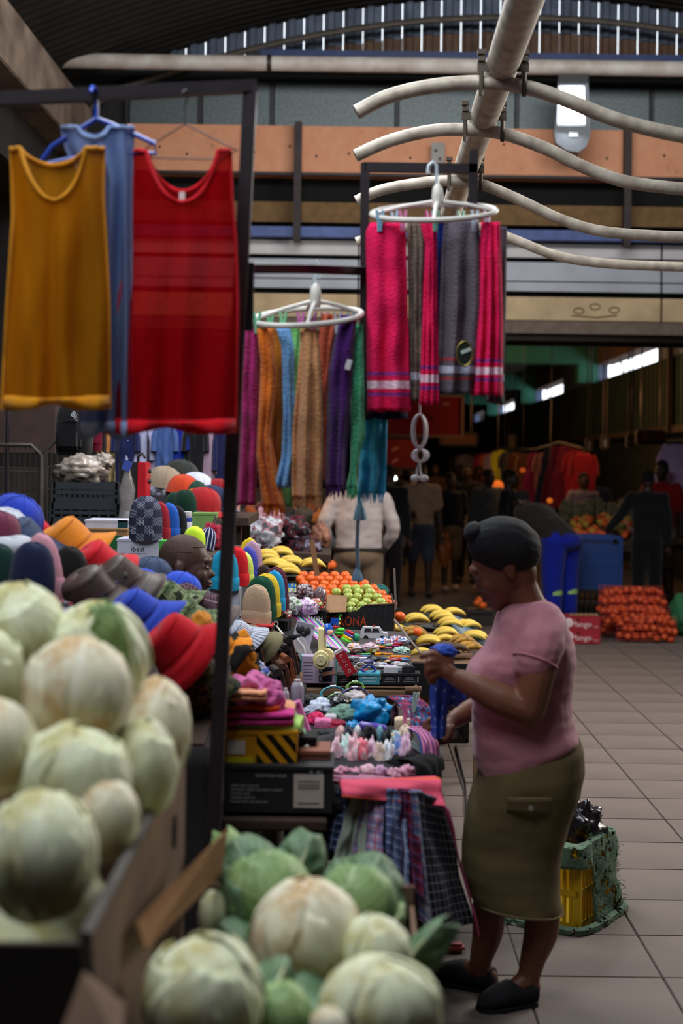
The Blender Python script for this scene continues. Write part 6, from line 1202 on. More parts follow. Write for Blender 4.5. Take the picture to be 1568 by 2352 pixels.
t = thing('banana_table', 'dark table behind under the bagged goods', 'table', P(650, 1300, 9.7)); slabp([P(540, 1262, 9.3), P(760, 1275, 9.3), P(760, 1255, 10.4), P(550, 1245, 10.4)], .05, 'tabletop', darkwood, t, (0, 0, -1))
for x in (560, 745):
    q = P(x, 1285, 9.4); MB().box((q.x, 9.4, q.z / 2 - .01), (.05, .05, q.z), None).obj('leg', darkwood, t, world=True, smooth=False)
t.name = 'goods_table'
# crates under the tables
crate('black crate stacked on the floor under the banana table, right', .36, .7, 8.72, 9.1, 0, .24, plastic((28, 30, 33), .5), group='black crates under the banana table')
crate('black crate on top of the floor crate under the banana table', .36, .7, 8.72, 9.1, .24, .46, plastic((28, 30, 33), .5), group='black crates under the banana table')
crate('black crate under the left half of the plank table', -.3, .2, 6.5, 6.9, 0, .28, plastic((26, 28, 31), .5), group='black crates under the plank table'); crate('upper black crate under the plank table', -.3, .2, 6.5, 6.9, .28, .56, plastic((26, 28, 31), .5), group='black crates under the plank table')
crate('dark green crate on the floor under the front table', -.2, .14, 5.2, 5.5, 0, .22, plastic((22, 64, 50), .5))
# ------------------------------------------------------------------ cabbages
def leafmat(name, col, vein, edgec):
    m, nt, b = newmat(name); L = nt.links; b.inputs['Roughness'].default_value = .55; b.inputs['Specular IOR Level'].default_value = .35
    b.inputs['Subsurface Weight'].default_value = .25; b.inputs['Subsurface Radius'].default_value = (.02, .025, .01); b.inputs['Subsurface Scale'].default_value = .2
    tc = nt.nodes.new('ShaderNodeTexCoord'); sp = nt.nodes.new('ShaderNodeSeparateXYZ'); L.new(tc.outputs['UV'], sp.inputs[0])
    def mth(op, a, b_=None, v=None):
        n_ = nt.nodes.new('ShaderNodeMath'); n_.operation = op
        if isinstance(a, (int, float)): n_.inputs[0].default_value = a
        else: L.new(a, n_.inputs[0])
        if b_ is not None:
            if isinstance(b_, (int, float)): n_.inputs[1].default_value = b_
            else: L.new(b_, n_.inputs[1])
        return n_.outputs[0]
    cx_ = mth('ABSOLUTE', mth('SUBTRACT', sp.outputs[0], .5)); rib = mth('LESS_THAN', cx_, .03)
    side = mth('FRACT', mth('MULTIPLY', mth('SUBTRACT', sp.outputs[1], mth('MULTIPLY', cx_, .9)), 7.)); sv = mth('LESS_THAN', side, .13)
    vn = mth('MAXIMUM', rib, mth('MULTIPLY', sv, .7))
    nz = nt.nodes.new('ShaderNodeTexNoise'); nz.inputs['Scale'].default_value = 14; nz.inputs['Detail'].default_value = 5; L.new(tc.outputs['Object'], nz.inputs[0])
    cr = nt.nodes.new('ShaderNodeValToRGB'); L.new(nz.outputs[0], cr.inputs[0]); e = cr.color_ramp.elements; e[0].position = .33; e[0].color = lin(edgec); e[1].position = .52; e[1].color = lin(col)
    mx = nt.nodes.new('ShaderNodeMix'); mx.data_type = 'RGBA'; L.new(mth('MULTIPLY', vn, .55), mx.inputs[0]); L.new(cr.outputs[0], mx.inputs[6]); mx.inputs[7].default_value = lin(vein); L.new(mx.outputs[2], b.inputs['Base Color'])
    bp = nt.nodes.new('ShaderNodeBump'); bp.inputs['Strength'].default_value = .5; bp.inputs['Distance'].default_value = .006; L.new(vn, bp.inputs['Height']); L.new(bp.outputs[0], b.inputs['Normal']); MATS[name] = m; return m
lf_pale = leafmat('cabbage_pale', (214, 218, 186), (232, 232, 212), (180, 172, 112)); lf_cream = leafmat('cabbage_cream', (222, 216, 190), (236, 232, 216), (186, 152, 104)); lf_green = leafmat('cabbage_green', (130, 158, 102), (184, 200, 158), (98, 130, 72)); lf_dark = leafmat('cabbage_outer', (96, 126, 96), (160, 180, 152), (74, 102, 64))
def cabbage(label, x, y, wpx, hpx, Y, mt, seed, group, nleaf=7, mts=None):
    p = P(x, y, Y); rx, rz = S(wpx, Y) / 2, S(hpx, Y) / 2; ry = (rx + rz) / 2; q = random.Random(seed)
    t = thing('cabbage', label, 'cabbage', p, group=group)
    def base(d, k=1.): return Vector((d.x * rx, d.y * ry, d.z * rz)) * k
    MB().ball((0, 0, 0), (rx * .96, ry * .96, rz * .96), 36, 24, lambda d: 1 + .03 * n3(d.x * 2.5 + seed, d.y * 2.5, d.z * 2.5)).obj('head', mt, t)
    for k in range(nleaf):
        th = 2 * pi * k / nleaf * 1.62 + q.uniform(0, 1); el = q.uniform(-.4, .5)
        ax = Vector((cos(th) * cos(el), -abs(sin(th)) * cos(el) if k % 2 else sin(th) * cos(el), sin(el))).normalized(); up = Vector((q.uniform(-.5, .5), q.uniform(-.3, .3), 1)); e1 = up.cross(ax).normalized(); e2 = ax.cross(e1)
        W, H = q.uniform(.75, 1.1), q.uniform(.85, 1.2); lift = .99 + .012 * (k % 4)
        def fn(u, v):
            a, b_ = (u - .5) * 2 * W * (1 - .25 * abs(2 * v - 1) ** 2), (v - .5) * 2 * H; d = (ax * cos(a) * cos(b_) + e1 * sin(a) * cos(b_) + e2 * sin(b_)).normalized()
            ed = max(abs(2 * u - 1), v) ** 6; return base(d, lift + ed * (.035 + .05 * n3(u * 5, v * 5, seed + k)) + .012 * n3(u * 3 + k, v * 3, seed) + .006 * sin(abs(u - .5) * 20 + v * 16))
        MB().sheet(fn, 18, 18).obj('leaf', (mts or [mt])[k % len(mts or [mt])], t, solid=.0025)
    return t
gA, gB = 'cabbages in the left carton', 'cabbages in the lower heap'
cb = [('pale green cabbage cut by the left edge at the top of the pile', 45, 1455, 215, 230, 2.75, lf_pale, 1, None), ('cabbage with a green outer leaf at the top right of the pile', 228, 1505, 235, 240, 2.75, lf_pale, 2, 'g'), ('largest cream cabbage in the middle of the pile', 178, 1600, 252, 265, 2.5, lf_cream, 3, None), ('white cabbage half hidden at the left edge, second from the top', -25, 1560, 160, 240, 2.6, lf_pale, 4, None), ('narrow cream cabbage at the right rim of the carton', 362, 1680, 152, 240, 2.7, lf_cream, 5, None), ('pale cabbage below the right rim one', 330, 1765, 150, 220, 2.5, lf_pale, 6, None), ('large white cabbage under the middle cream one', 172, 1800, 260, 270, 2.35, lf_pale, 7, None), ('cabbage at the left edge in the middle of the pile', -10, 1720, 190, 220, 2.35, lf_cream, 8, None), ('nearest white cabbage at the lower left of the pile', 92, 1968, 265, 290, 2.1, lf_pale, 9, None), ('cabbage behind the nearest one at its right', 235, 1880, 170, 190, 2.3, lf_cream, 10, None)]
for lb, x, y, w, h, Y, mt, sd, ex in cb: cabbage(lb, x, y, w, h, Y, mt, sd, gA, 7)
def leaf(label, x, y, Y, w, h, rot, mt, seed, group='loose outer cabbage leaves'):
    t = thing('cabbage_leaf', label, 'leaf', P(x, y, Y), rot, group)
    def fn(u, v):
        a = (u - .5) * 2; ww = (sin(pi * min(1, .08 + v * .86)) ** .55); r_ = .05 * (a * a) + .03 * (v - .5) ** 2 * 4
        return Vector((a * w / 2 * ww, -.0 + r_ + .018 * n3(u * 5 + seed, v * 5) * abs(a) * 1.5, (v - .5) * h))
    MB().sheet(fn, 22, 22).obj('blade', mt, t, solid=.002)
    MB().tube([Vector((0, -.002, -h / 2 - .01)), fn(.5, .3) + Vector((0, -.003, 0)), fn(.5, .6) + Vector((0, -.003, 0)), fn(.5, .95) + Vector((0, -.002, 0))], [.007, .005, .003, .001], 6).obj('midrib', lf_pale, t); return t
leaf('single green leaf wrapped round the top right cabbage', 300, 1495, 2.66, S(110, 2.66), S(220, 2.66), (0, D(-14), D(50)), lf_green, 3)
lw_ = [('leafy green cabbage at the back left of the lower heap', 610, 2060, 210, 210, 2.75, lf_dark, 21), ('cream white cabbage in the middle of the lower heap', 702, 2158, 250, 270, 2.5, lf_cream, 22), ('white cabbage with browned edges at the bottom left', 468, 2290, 275, 280, 2.2, lf_pale, 23), ('white cabbage at the bottom right corner of the heap', 875, 2312, 280, 220, 2.2, lf_pale, 24), ('small pale green cabbage behind the bottom right one', 862, 2200, 165, 190, 2.45, lf_pale, 25), ('green cabbage between the two bottom cabbages', 640, 2340, 150, 170, 2.25, lf_green, 26), ('small yellow green cabbage beside the cardboard flap', 488, 2108, 60, 120, 2.7, lf_pale, 27), ('green leafy cabbage at the back right of the lower heap', 820, 2080, 190, 190, 2.75, lf_dark, 28), ('brownish cabbage stump at the bottom centre', 770, 2352, 110, 80, 2.15, lf_cream, 29)]
for lb, x, y, w, h, Y, mt, sd in lw_: cabbage(lb, x, y, w, h, Y, mt, sd, gB, 7, [mt, lf_green] if mt is lf_dark else None)
for i, (lb, x, y, Y, w, h, rot) in enumerate((('broad grey green leaf at the back left of the lower heap', 580, 2010, 2.85, 150, 190, (D(-20), D(-30), D(10))), ('upright green leaf behind the middle cabbage', 690, 1990, 2.95, 120, 150, (D(-10), D(20), 0)), ('large round green leaf at the back right of the heap', 838, 2040, 2.9, 210, 200, (D(-35), D(20), D(-10))), ('green leaf folded at the right edge of the heap', 950, 2190, 2.6, 90, 170, (D(-10), D(30), D(-40))), ('dark green leaf under the middle cabbage', 560, 2170, 2.6, 110, 150, (D(-30), D(-40), D(30))), ('pale leaf curled by the shoe box', 545, 1985, 2.95, 90, 130, (D(0), D(-16), D(20))), ('green leaf lying between the bottom cabbages', 640, 2250, 2.3, 110, 150, (D(-40), D(30), D(0))), ('yellowing leaf at the right of the middle cabbage', 905, 2120, 2.7, 90, 120, (D(-30), D(40), 0)))):
    leaf(lb, x, y, Y, S(w, Y), S(h, Y), rot, lf_dark if i not in (5, 7) else lf_green, 40 + i)
# cartons for the cabbages
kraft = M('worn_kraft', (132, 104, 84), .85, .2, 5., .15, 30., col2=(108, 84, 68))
ca = thing('cabbage_carton', 'large worn cardboard carton holding the left pile of cabbages', 'carton', (-.7, 2.2, .6))
xr = -.345; yb0, yb1 = 1.93, 2.92
slabp([(xr, yb0, .62), (xr, yb1, .7), (xr, yb1, 1.135), (xr - .01, yb0, 1.07)], .012, 'right_wall', kraft, ca, (-1, 0, 0)); slabp([(xr, yb1, .62), (-1.3, yb1, .62), (-1.3, yb1, 1.12), (xr, yb1, 1.135)], .012, 'back_wall', kraft, ca)
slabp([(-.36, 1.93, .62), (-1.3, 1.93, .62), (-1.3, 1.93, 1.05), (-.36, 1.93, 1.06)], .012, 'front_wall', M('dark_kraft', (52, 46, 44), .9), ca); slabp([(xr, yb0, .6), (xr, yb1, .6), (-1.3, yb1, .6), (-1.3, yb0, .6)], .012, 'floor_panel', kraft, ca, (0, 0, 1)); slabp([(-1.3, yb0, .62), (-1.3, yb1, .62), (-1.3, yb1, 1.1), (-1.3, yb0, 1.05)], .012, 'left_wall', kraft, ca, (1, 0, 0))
for (y, z) in ((2.75, 1.0), (2.1, .86)): MB().lathe([(0, 0), (.018, 0), (.018, .003), (0, .003)], 16, (xr + .002, y, z), rot=(0, pi / 2, 0), sy=1., sx=1.8).obj('hand_hole', M('hole_black', (14, 12, 12), 1.), ca, world=True)
MB().tube([(xr - .004, yb1, 1.137), (xr - .006, 2.4, 1.1), (xr - .014, yb0, 1.072), (xr + .01, yb0 - .01, .8)], .009, 6).obj('crushed_rim', M('grey_rim', (84, 80, 76), .9), ca, world=True)
slabp([P(520, 1905, 2.75), P(505, 2010, 2.75), P(330, 2180, 2.2), P(310, 2120, 2.2)], .006, 'outer_flap', M('tan_flap', (136, 94, 56), .85, .12), ca, (.5, .3, 0)); slabp([P(190, 2235, 1.9), P(285, 2310, 1.86), P(280, 2420, 1.8), P(120, 2420, 1.85)], .006, 'outer_flap', kraft, ca)
fill = thing('cabbage_layer', 'dark shadowed layer of cabbages under the top of the pile', 'cabbage', (-.75, 2.3, .62)); blob('layer_body', '', '', Vector((-.8, 2.44, .84)), (.42, .46, .2), lf_pale, 9, .1, 2., par=fill)
sta = table('dark wooden table under the cabbage carton', -1.35, -.36, 1.93, 2.95, .585, 5, darkwood)
cb2 = thing('cabbage_carton', 'low cardboard carton under the lower heap of cabbages', 'carton', (0, 2.4, 0)); 
xa, xb, ya, yb2 = -.29, .13, 2.0, 2.95
for nm, pts, d in (('front_wall', [(xa, ya, .35), (xb, ya, .35), (xb, ya, .72), (xa, ya, .72)], (0, 1, 0)), ('back_wall', [(xa, yb2, .35), (xb, yb2, .35), (xb, yb2, .84), (xa, yb2, .84)], (0, 1, 0)), ('left_wall', [(xa, ya, .35), (xa, yb2, .35), (xa, yb2, .8), (xa, ya, .74)], (1, 0, 0)), ('right_wall', [(xb, ya, .35), (xb, yb2, .35), (xb, yb2, .8), (xb, ya, .74)], (-1, 0, 0)), ('floor_panel', [(xa, ya, .35), (xb, ya, .35), (xb, yb2, .35), (xa, yb2, .35)], (0, 0, 1))): slabp(pts, .008, nm, kraft, cb2, d)
f2 = thing('cabbage_layer', 'hidden layer of leaves under the lower cabbage heap', 'leaves', (-.08, 2.45, .4)); blob('layer_body', '', '', Vector((-.08, 2.47, .64)), (.19, .44, .22), lf_dark, 12, .12, 2., par=f2)
table('low dark bench under the lower cabbage carton', -.32, .16, 1.98, 2.98, .345, 3, darkwood)
# ------------------------------------------------------------------ people
def catmull(pts, k=4):
    q = [Vector(p) for p in pts]; out = []
    for i in range(len(q) - 1):
        a, b_, c_, d_ = q[max(i - 1, 0)], q[i], q[i + 1], q[min(i + 2, len(q) - 1)]
        for j in range(k):
            t = j / k; out.append(.5 * ((2 * b_) + (-a + c_) * t + (2 * a - 5 * b_ + 4 * c_ - d_) * t * t + (-a + 3 * b_ - 3 * c_ + d_) * t ** 3))
    return out + [q[-1]]
def limb(mb, pts, rs, n=12, flat=1., up=None):
    k = 4; p = catmull(pts, k); r = []
    for i in range(len(rs) - 1):
        for j in range(k): r.append(rs[i] + (rs[i + 1] - rs[i]) * j / k)
    r.append(rs[-1]); mb.tube(p, r, n, flat=flat, up=up); mb.ball(pts[0], rs[0] * .98, 12, 8); mb.ball(pts[-1], rs[-1] * .98, 12, 8)
def wrinkle(o, amp, f, fz=None):
    me = o.data; fz = fz or f; n_ = len(me.vertices); co = [0.] * (3 * n_); no = [0.] * (3 * n_); me.vertices.foreach_get('co', co); me.vertex_normals.foreach_get('vector', no)
    for i in range(0, 3 * n_, 3):
        x, y, z = co[i:i + 3]; k = amp * (n3(x * f, y * f, z * fz) + .5 * n3(x * f * 2.3 + 9, y * f * 2.3, z * fz * 2.3))
        co[i] += no[i] * k; co[i + 1] += no[i + 1] * k; co[i + 2] += no[i + 2] * k
    me.vertices.foreach_set('co', co); me.update()
skin_w = M('skin_brown', (116, 72, 54), .5, .1, 9., .08, 90., spec=.35, subs=.1); skin_d = M('skin_dark', (74, 50, 42), .5, .12, 9., .08, 90., spec=.45, subs=.08); skin_b = M('skin_deep', (58, 40, 34), .55, .1, 9.)
eye_w = M('eye_white', (136, 120, 108), .35); eye_d = M('eye_dark', (20, 14, 12), .2)
def head_into(mb, m, s=1., fem=False, ears=True):
    """head facing local -x, z up, centre of the skull at the origin of m"""
    def B(c, r, rot=None): mb.ball((0, 0, 0), 1, 20, 14) if False else mb.add(*_ell(m, c, r, s))
    B((.012, 0, .03), (.097, .073, .088)); B((-.03, 0, -.02), (.068, .064, .085)); B((-.038, 0, -.066), (.05, .047, .05)); B((-.07, 0, -.1), (.022, .024, .02))
    B((-.083, 0, .028), (.02, .045, .018)); B((-.09, 0, -.003), (.011, .009, .024)); B((-.1, 0, -.026), (.016, .0165, .013)); B((-.094, 0, -.03), (.012, .022, .01))
    B((-.091, 0, -.057), (.014, .024, .008)); B((-.089, 0, -.07), (.014, .021, .0085)); B((.03, 0, -.03), (.06, .06, .07))
    for sg in (-1, 1):
        B((-.06, sg * .036, -.03), (.028, .026, .03)); B((-.078, sg * .031, .006), (.012, .017, .01))
        if ears: B((.014, sg * .073, -.012), (.018, .009, .03)); B((.022, sg * .078, -.004), (.015, .006, .022))
def _ell(m, c, r, s):
    vs, fs = [], []; nu, nv = 18, 12
    for i in range(1, nv):
        th = pi * i / nv
        for j in range(nu): ph = 2 * pi * j / nu; vs.append(m @ Vector(((c[0] + r[0] * sin(th) * cos(ph)) * s, (c[1] + r[1] * sin(th) * sin(ph)) * s, (c[2] + r[2] * cos(th)) * s)))
    for sg in (1, -1): vs.append(m @ Vector((c[0] * s, c[1] * s, (c[2] + sg * r[2]) * s)))
    t = len(vs) - 2
    for j in range(nu):
        j2 = (j + 1) % nu; fs.append((t, j, j2)); o = (nv - 2) * nu; fs.append((t + 1, o + j2, o + j))
        for i in range(nv - 2): fs.append((i * nu + j, (i + 1) * nu + j, (i + 1) * nu + j2, i * nu + j2))
    return vs, fs
def eyes(m, s, par, lower=False):
    for sg in (-1, 1):
        mb = MB(); mb.add(*_ell(m, (-.0805, sg * .031, .0035), (.0105, .0125, .0075 if not lower else .005), s)); e_ = mb.obj('eye', eye_w, par, world=True)
        mb = MB(); mb.add(*_ell(m, (-.087, sg * .0315, .002), (.0055, .0055, .0055), s)); mb.obj('iris', eye_d, e_, world=True)
        mb = MB(); mb.tube([m @ (Vector((-.088 + .012 * abs(k) , sg * .031 + k * .019, .026 - .003 * k * k)) * s) for k in (-1, -.5, 0, .5, 1)], .0028 * s, 5); mb.obj('eyebrow', eye_d, par, world=True)
    mb = MB(); mb.add(*_ell(m, (-.0985, 0, -.0575), (.0075, .0235, .0055), s)); mb.add(*_ell(m, (-.0965, 0, -.069), (.0085, .0205, .0065), s)); mb.obj('lips', M('lips', (92, 52, 46), .5), par, world=True)

# ---- the woman in the pink T-shirt
WY = 4.58
def W(x, y, d=0.): return P(x, y, WY + d)
wm = thing('person', 'woman in dusty pink T-shirt, olive skirt and black headwrap, looking down at a blue cloth', 'person', (W(1190, 2300).x, WY, 0))
hm = Matrix.Translation(W(1156, 1300)) @ Matrix.Rotation(D(-27), 4, 'Y') @ Matrix.Rotation(D(-6), 4, 'Z')
mb = MB(); head_into(mb, hm, 1.05)
limb(mb, [W(1186, 1325), W(1205, 1370), W(1222, 1420)], [.052, .054, .066])
def ringw(xl, yl, xr, yr, hd, n=28, pw=.8):
    a, b_ = W(xl, yl), W(xr, yr); c_ = (a + b_) / 2; A = (b_ - a) / 2
    return [c_ + A * (abs(cos(t)) ** pw * (1 if cos(t) > 0 else -1)) + Vector((0, hd, 0)) * (abs(sin(t)) ** pw * (1 if sin(t) > 0 else -1)) for t in [2 * pi * j / n for j in range(n)]]
mb.loft([ringw(1170, 1395, 1262, 1395, .09), ringw(1150, 1450, 1296, 1440, .17), ringw(1110, 1540, 1300, 1520, .17), ringw(1100, 1640, 1296, 1640, .16), ringw(1105, 1760, 1320, 1740, .17), ringw(1085, 1860, 1300, 1840, .16)])
# arms
limb(mb, [W(1248, 1440, -.15), W(1236, 1530, -.2), W(1216, 1632, -.21)], [.058, .06, .05]); limb(mb, [W(1214, 1630, -.21), W(1150, 1606, -.2), W(1095, 1578, -.18), W(1046, 1556, -.15)], [.05, .05, .042, .029])
limb(mb, [W(1230, 1450, .16), W(1180, 1560, .2), W(1140, 1610, .2)], [.055, .052, .046]); limb(mb, [W(1140, 1610, .2), W(1080, 1632, .16), W(1040, 1655, .1)], [.046, .038, .028])
# near hand: closed on the cloth, thumb and index pinching the rod
def hand(mb, wrist, kn, palm_r, fingers, thumb, fr=.0098):
    limb(mb, [wrist, wrist.lerp(kn, .5), kn], [.028, palm_r, palm_r * .95], flat=.75)
    for f in fingers: limb(mb, f, [fr * 1.1, fr, fr * .92, fr * .8][:len(f)], 10)
    limb(mb, thumb, [fr * 1.45, fr * 1.2, fr, fr * .85][:len(thumb)], 10)
hand(mb, W(1046, 1556, -.15), W(1012, 1532, -.14), .034, [
    [W(1014, 1512, -.15), W(992, 1502, -.16), W(976, 1506, -.16), W(966, 1510, -.155)], [W(1008, 1522, -.16), W(984, 1520, -.18), W(978, 1535, -.175), W(992, 1542, -.165)],
    [W(1006, 1536, -.165), W(984, 1538, -.185), W(980, 1553, -.18), W(994, 1556, -.17)], [W(1008, 1550, -.16), W(990, 1556, -.178), W(988, 1568, -.172), W(1000, 1568, -.165)]],
    [W(1034, 1520, -.13), W(1010, 1502, -.13), W(988, 1498, -.14), W(970, 1503, -.15)])
hand(mb, W(1040, 1655, .1), W(1016, 1676, .07), .031, [
    [W(1010, 1656, .06), W(988, 1652, .05), W(974, 1668, .045), W(978, 1684, .05)], [W(1004, 1672, .055), W(984, 1674, .04), W(974, 1690, .04), W(984, 1700, .05)],
    [W(1006, 1686, .05), W(990, 1692, .035), W(984, 1704, .04), W(994, 1708, .05)], [W(1014, 1694, .05), W(1002, 1704, .035), W(998, 1712, .045), W(1008, 1712, .055)]],
    [W(1036, 1672, .05), W(1030, 1694, .03), W(1018, 1706, .03), W(1004, 1706, .035)])
# legs and feet, in metres on the floor
nh, ntoe = Vector((.575, 4.53, 0)), Vector((.415, 4.465, 0)); fh, ftoe = Vector((.45, 4.63, 0)), Vector((.275, 4.74, 0))
za = lambda v, z: Vector((v.x, v.y, z))
limb(mb, [W(1222, 1930, -.05), W(1244, 2070, -.06), W(1242, 2140, -.06), W(1224, 2200, -.05), W(1214, 2245, -.05)], [.07, .058, .056, .042, .035]); limb(mb, [W(1214, 2245, -.05), za(nh.lerp(ntoe, .4), .05), za(nh.lerp(ntoe, .85), .026)], [.035, .03, .018])
limb(mb, [W(1140, 1930, .06), W(1124, 2080, .06), W(1120, 2140, .06), W(1106, 2195, .05), W(1100, 2225, .05)], [.07, .056, .052, .039, .033]); limb(mb, [W(1100, 2225, .05), za(fh.lerp(ftoe, .4), .05), za(fh.lerp(ftoe, .85), .026)], [.034, .03, .018])
limb(mb, [za(nh, .05), W(1214, 2245, -.05)], [.034, .034]); limb(mb, [za(fh, .05), W(1100, 2225, .05)], [.032, .032])
fuse(mb, 'body', skin_w, wm, .0058, 5)
eyes(hm, 1.05, wm, True)
# T-shirt
mb = MB(); mb.loft([ringw(1176, 1386, 1250, 1376, .075), ringw(1152, 1400, 1272, 1394, .125), ringw(1140, 1420, 1292, 1412, .175), ringw(1130, 1450, 1306, 1445, .195), ringw(1112, 1485, 1316, 1485, .2), ringw(1080, 1522, 1318, 1522, .2), ringw(1066, 1548, 1316, 1550, .195), ringw(1078, 1585, 1310, 1590, .185), ringw(1086, 1640, 1310, 1640, .182), ringw(1084, 1700, 1322, 1680, .19), ringw(1090, 1745, 1328, 1690, .195), ringw(1100, 1782, 1326, 1694, .19)], True)
limb(mb, [W(1246, 1432, -.13), W(1240, 1480, -.185), W(1228, 1518, -.2)], [.075, .074, .07]); limb(mb, [W(1232, 1436, .13), W(1215, 1490, .18), W(1200, 1520, .2)], [.07, .07, .066])
tsm = M('dusty_pink_jersey', (178, 116, 132), .85, .1, 6., .15, 160., sheen=.2); ts = fuse(mb, 'tshirt', tsm, wm, .0068, 5); wrinkle(ts, .006, 7, 16)
mb = MB(); rg = ringw(1174, 1390, 1250, 1379, .078); mb.tube(rg, .006, 6, closed=True); mb.obj('neck_rib', tsm, wm, world=True)
mb = MB(); c0 = W(1229, 1519, -.2005); ax = (W(1228, 1518, -.2) - W(1240, 1480, -.185)).normalized(); e1 = ax.cross(Vector((0, 1, 0))).normalized(); e2 = ax.cross(e1); mb.tube([c0 + (e1 * cos(a) + e2 * sin(a)) * .0695 for a in [2 * pi * j / 28 for j in range(28)]], .004, 6, closed=True); mb.obj('sleeve_hem', tsm, wm, world=True)
# skirt
skm = M('olive_twill', (98, 84, 54), .9, .12, 6., .2, 220.); mb = MB()
mb.loft([ringw(1110, 1720, 1318, 1670, .17), ringw(1098, 1760, 1336, 1715, .195), ringw(1088, 1800, 1340, 1765, .2), ringw(1076, 1845, 1326, 1825, .192), ringw(1066, 1890, 1306, 1880, .18), ringw(1058, 1945, 1290, 1940, .17), ringw(1060, 1995, 1284, 2000, .166), ringw(1072, 2040, 1284, 2055, .165), ringw(1086, 2066, 1288, 2092, .165)], True)
sk = fuse(mb, 'skirt', skm, wm, .009, 5); wrinkle(sk, .006, 5, 9)
def on_skirt(x, y, d=-.2): return W(x, y, d)
fl_ = MB().sheet(lambda u, v: W(1164 + 118 * u, 1832 + 34 * v + 5 * sin(pi * u) * v, -.212 + .05 * (u - .4) ** 2 * 2 + .012 * v), 14, 4).obj('pocket_flap', skm, wm, world=True, solid=.005)
MB().lathe([(0, 0), (.009, 0), (.009, .003), (0, .005)], 14, W(1219, 1856, -.215), rot=(pi / 2, 0, 0)).obj('snap_button', M('snap', (170, 165, 155), .35, metal=.7), wm, world=True)
mb = MB(); mb.tube([W(1290, 1712, -.165), W(1300, 1750, -.16), W(1312, 1780, -.145), W(1336, 1772, -.09)], .0022, 5); mb.obj('pocket_seam', skm, wm, world=True)
mb = MB(); rg = ringw(1085, 2058, 1289, 2084, .168); mb.tube(rg, .004, 6, closed=True); mb.obj('hem_seam', skm, wm, world=True)
# headwrap
tm = Matrix.Translation(W(1158, 1256)) @ Matrix.Rotation(D(13), 4, 'Y'); hw = M('black_wrap', (24, 25, 30), .85, .12, 10., .3, 60.)
def tb(d): return 1 + .012 * sin(26 * (d.z + .35 * d.x * d.x) + 3 * n3(d.x * 2, d.y * 2)) + .03 * n3(d.x * 2, d.y * 2, d.z * 2 + 3)
mb = MB(); mb.ball((0, 0, 0), (.12, .104, .098), 48, 32, tb); mb.v = [tm @ v for v in mb.v]
tu = mb.obj('headwrap', hw, wm, world=True)
mb = MB(); mb.ball(W(1088, 1224), (.032, .06, .036), 20, 14, lambda d: 1 + .12 * n3(d.x * 3, d.y * 3, d.z * 3)); mb.obj('wrap_knot', hw, tu, world=True)
# shoes
shm = M('black_suede', (22, 22, 26), .9, .15, 30., .2, 150.)
def slipper(h, t, par):
    d = (t - h); L_ = d.length; d.normalize(); sd = Vector((-d.y, d.x, 0)); rings = []
    for u, w_, hh in ((-.14, .016, .05), (-.08, .036, .075), (.05, .042, .082), (.25, .043, .07), (.45, .046, .082), (.65, .049, .07), (.85, .045, .054), (1., .032, .04), (1.08, .012, .022)):
        c_ = h + d * L_ * u; rings.append([c_ + sd * w_ * cos(a) + Vector((0, 0, .006 + hh * .5 + hh * .5 * sin(a))) for a in [2 * pi * j / 16 for j in range(16)]])
    s_ = MB().loft(rings, True).obj('slip_on_shoe', shm, par, world=True)
    rs = [[h + d * L_ * u + sd * w_ * sgn * k2 + Vector((0, 0, z)) for sgn, z in ((1, 0), (1, .014), (-1, .014), (-1, 0))] for u, w_, k2 in ((-.11, .02, 1), (-.05, .036, 1), (.3, .04, 1), (.65, .05, 1), (.95, .04, 1), (1.09, .014, 1))]
    MB().loft(rs, True).obj('sole', M('shoe_sole', (18, 18, 20), .8), s_, world=True)
slipper(nh, ntoe, wm); slipper(fh, ftoe, wm)
# the blue dotted cloth she holds
dm, nt, b = newmat('blue_dotted'); MATS['blue_dotted'] = dm; tc = nt.nodes.new('ShaderNodeTexCoord'); vo = nt.nodes.new('ShaderNodeTexVoronoi'); vo.inputs['Scale'].default_value = 34; vo.inputs['Randomness'].default_value = .35; nt.links.new(tc.outputs['Object'], vo.inputs[0])
lt = nt.nodes.new('ShaderNodeMath'); lt.operation = 'LESS_THAN'; lt.inputs[1].default_value = .2; nt.links.new(vo.outputs[0], lt.inputs[0]); mx = nt.nodes.new('ShaderNodeMix'); mx.data_type = 'RGBA'; mx.inputs[6].default_value = lin((50, 86, 196)); mx.inputs[7].default_value = lin((150, 175, 225)); nt.links.new(lt.outputs[0], mx.inputs[0]); nt.links.new(mx.outputs[2], b.inputs['Base Color']); b.inputs['Roughness'].default_value = .8
bc_ = thing('dotted_cloth', 'blue cloth with white dots held in both hands by the woman', 'cloth', W(1010, 1600)); 
blob('bunched_top', '', '', W(1016, 1497, -.11), (.044, .035, .026), dm, 151, .2, 2.5, par=bc_)
hang('c', '', '', WY - .06, 1545, 1692, [(1545, 990), (1600, 987), (1692, 992)], [(1545, 1040), (1600, 1036), (1640, 1026), (1692, 1022)], dm, .02, 2, None, 152, .003, par=bc_)
hang('c', '', '', WY - .02, 1550, 1622, [(1550, 1022), (1622, 1030)], [(1550, 1052), (1580, 1066), (1605, 1070), (1622, 1050)], dm, .03, 1, None, 153, .003, par=bc_)
blob('lower_end', '', '', W(996, 1692, .02), (.03, .02, .012), dm, 154, .2, 2.5, par=bc_)

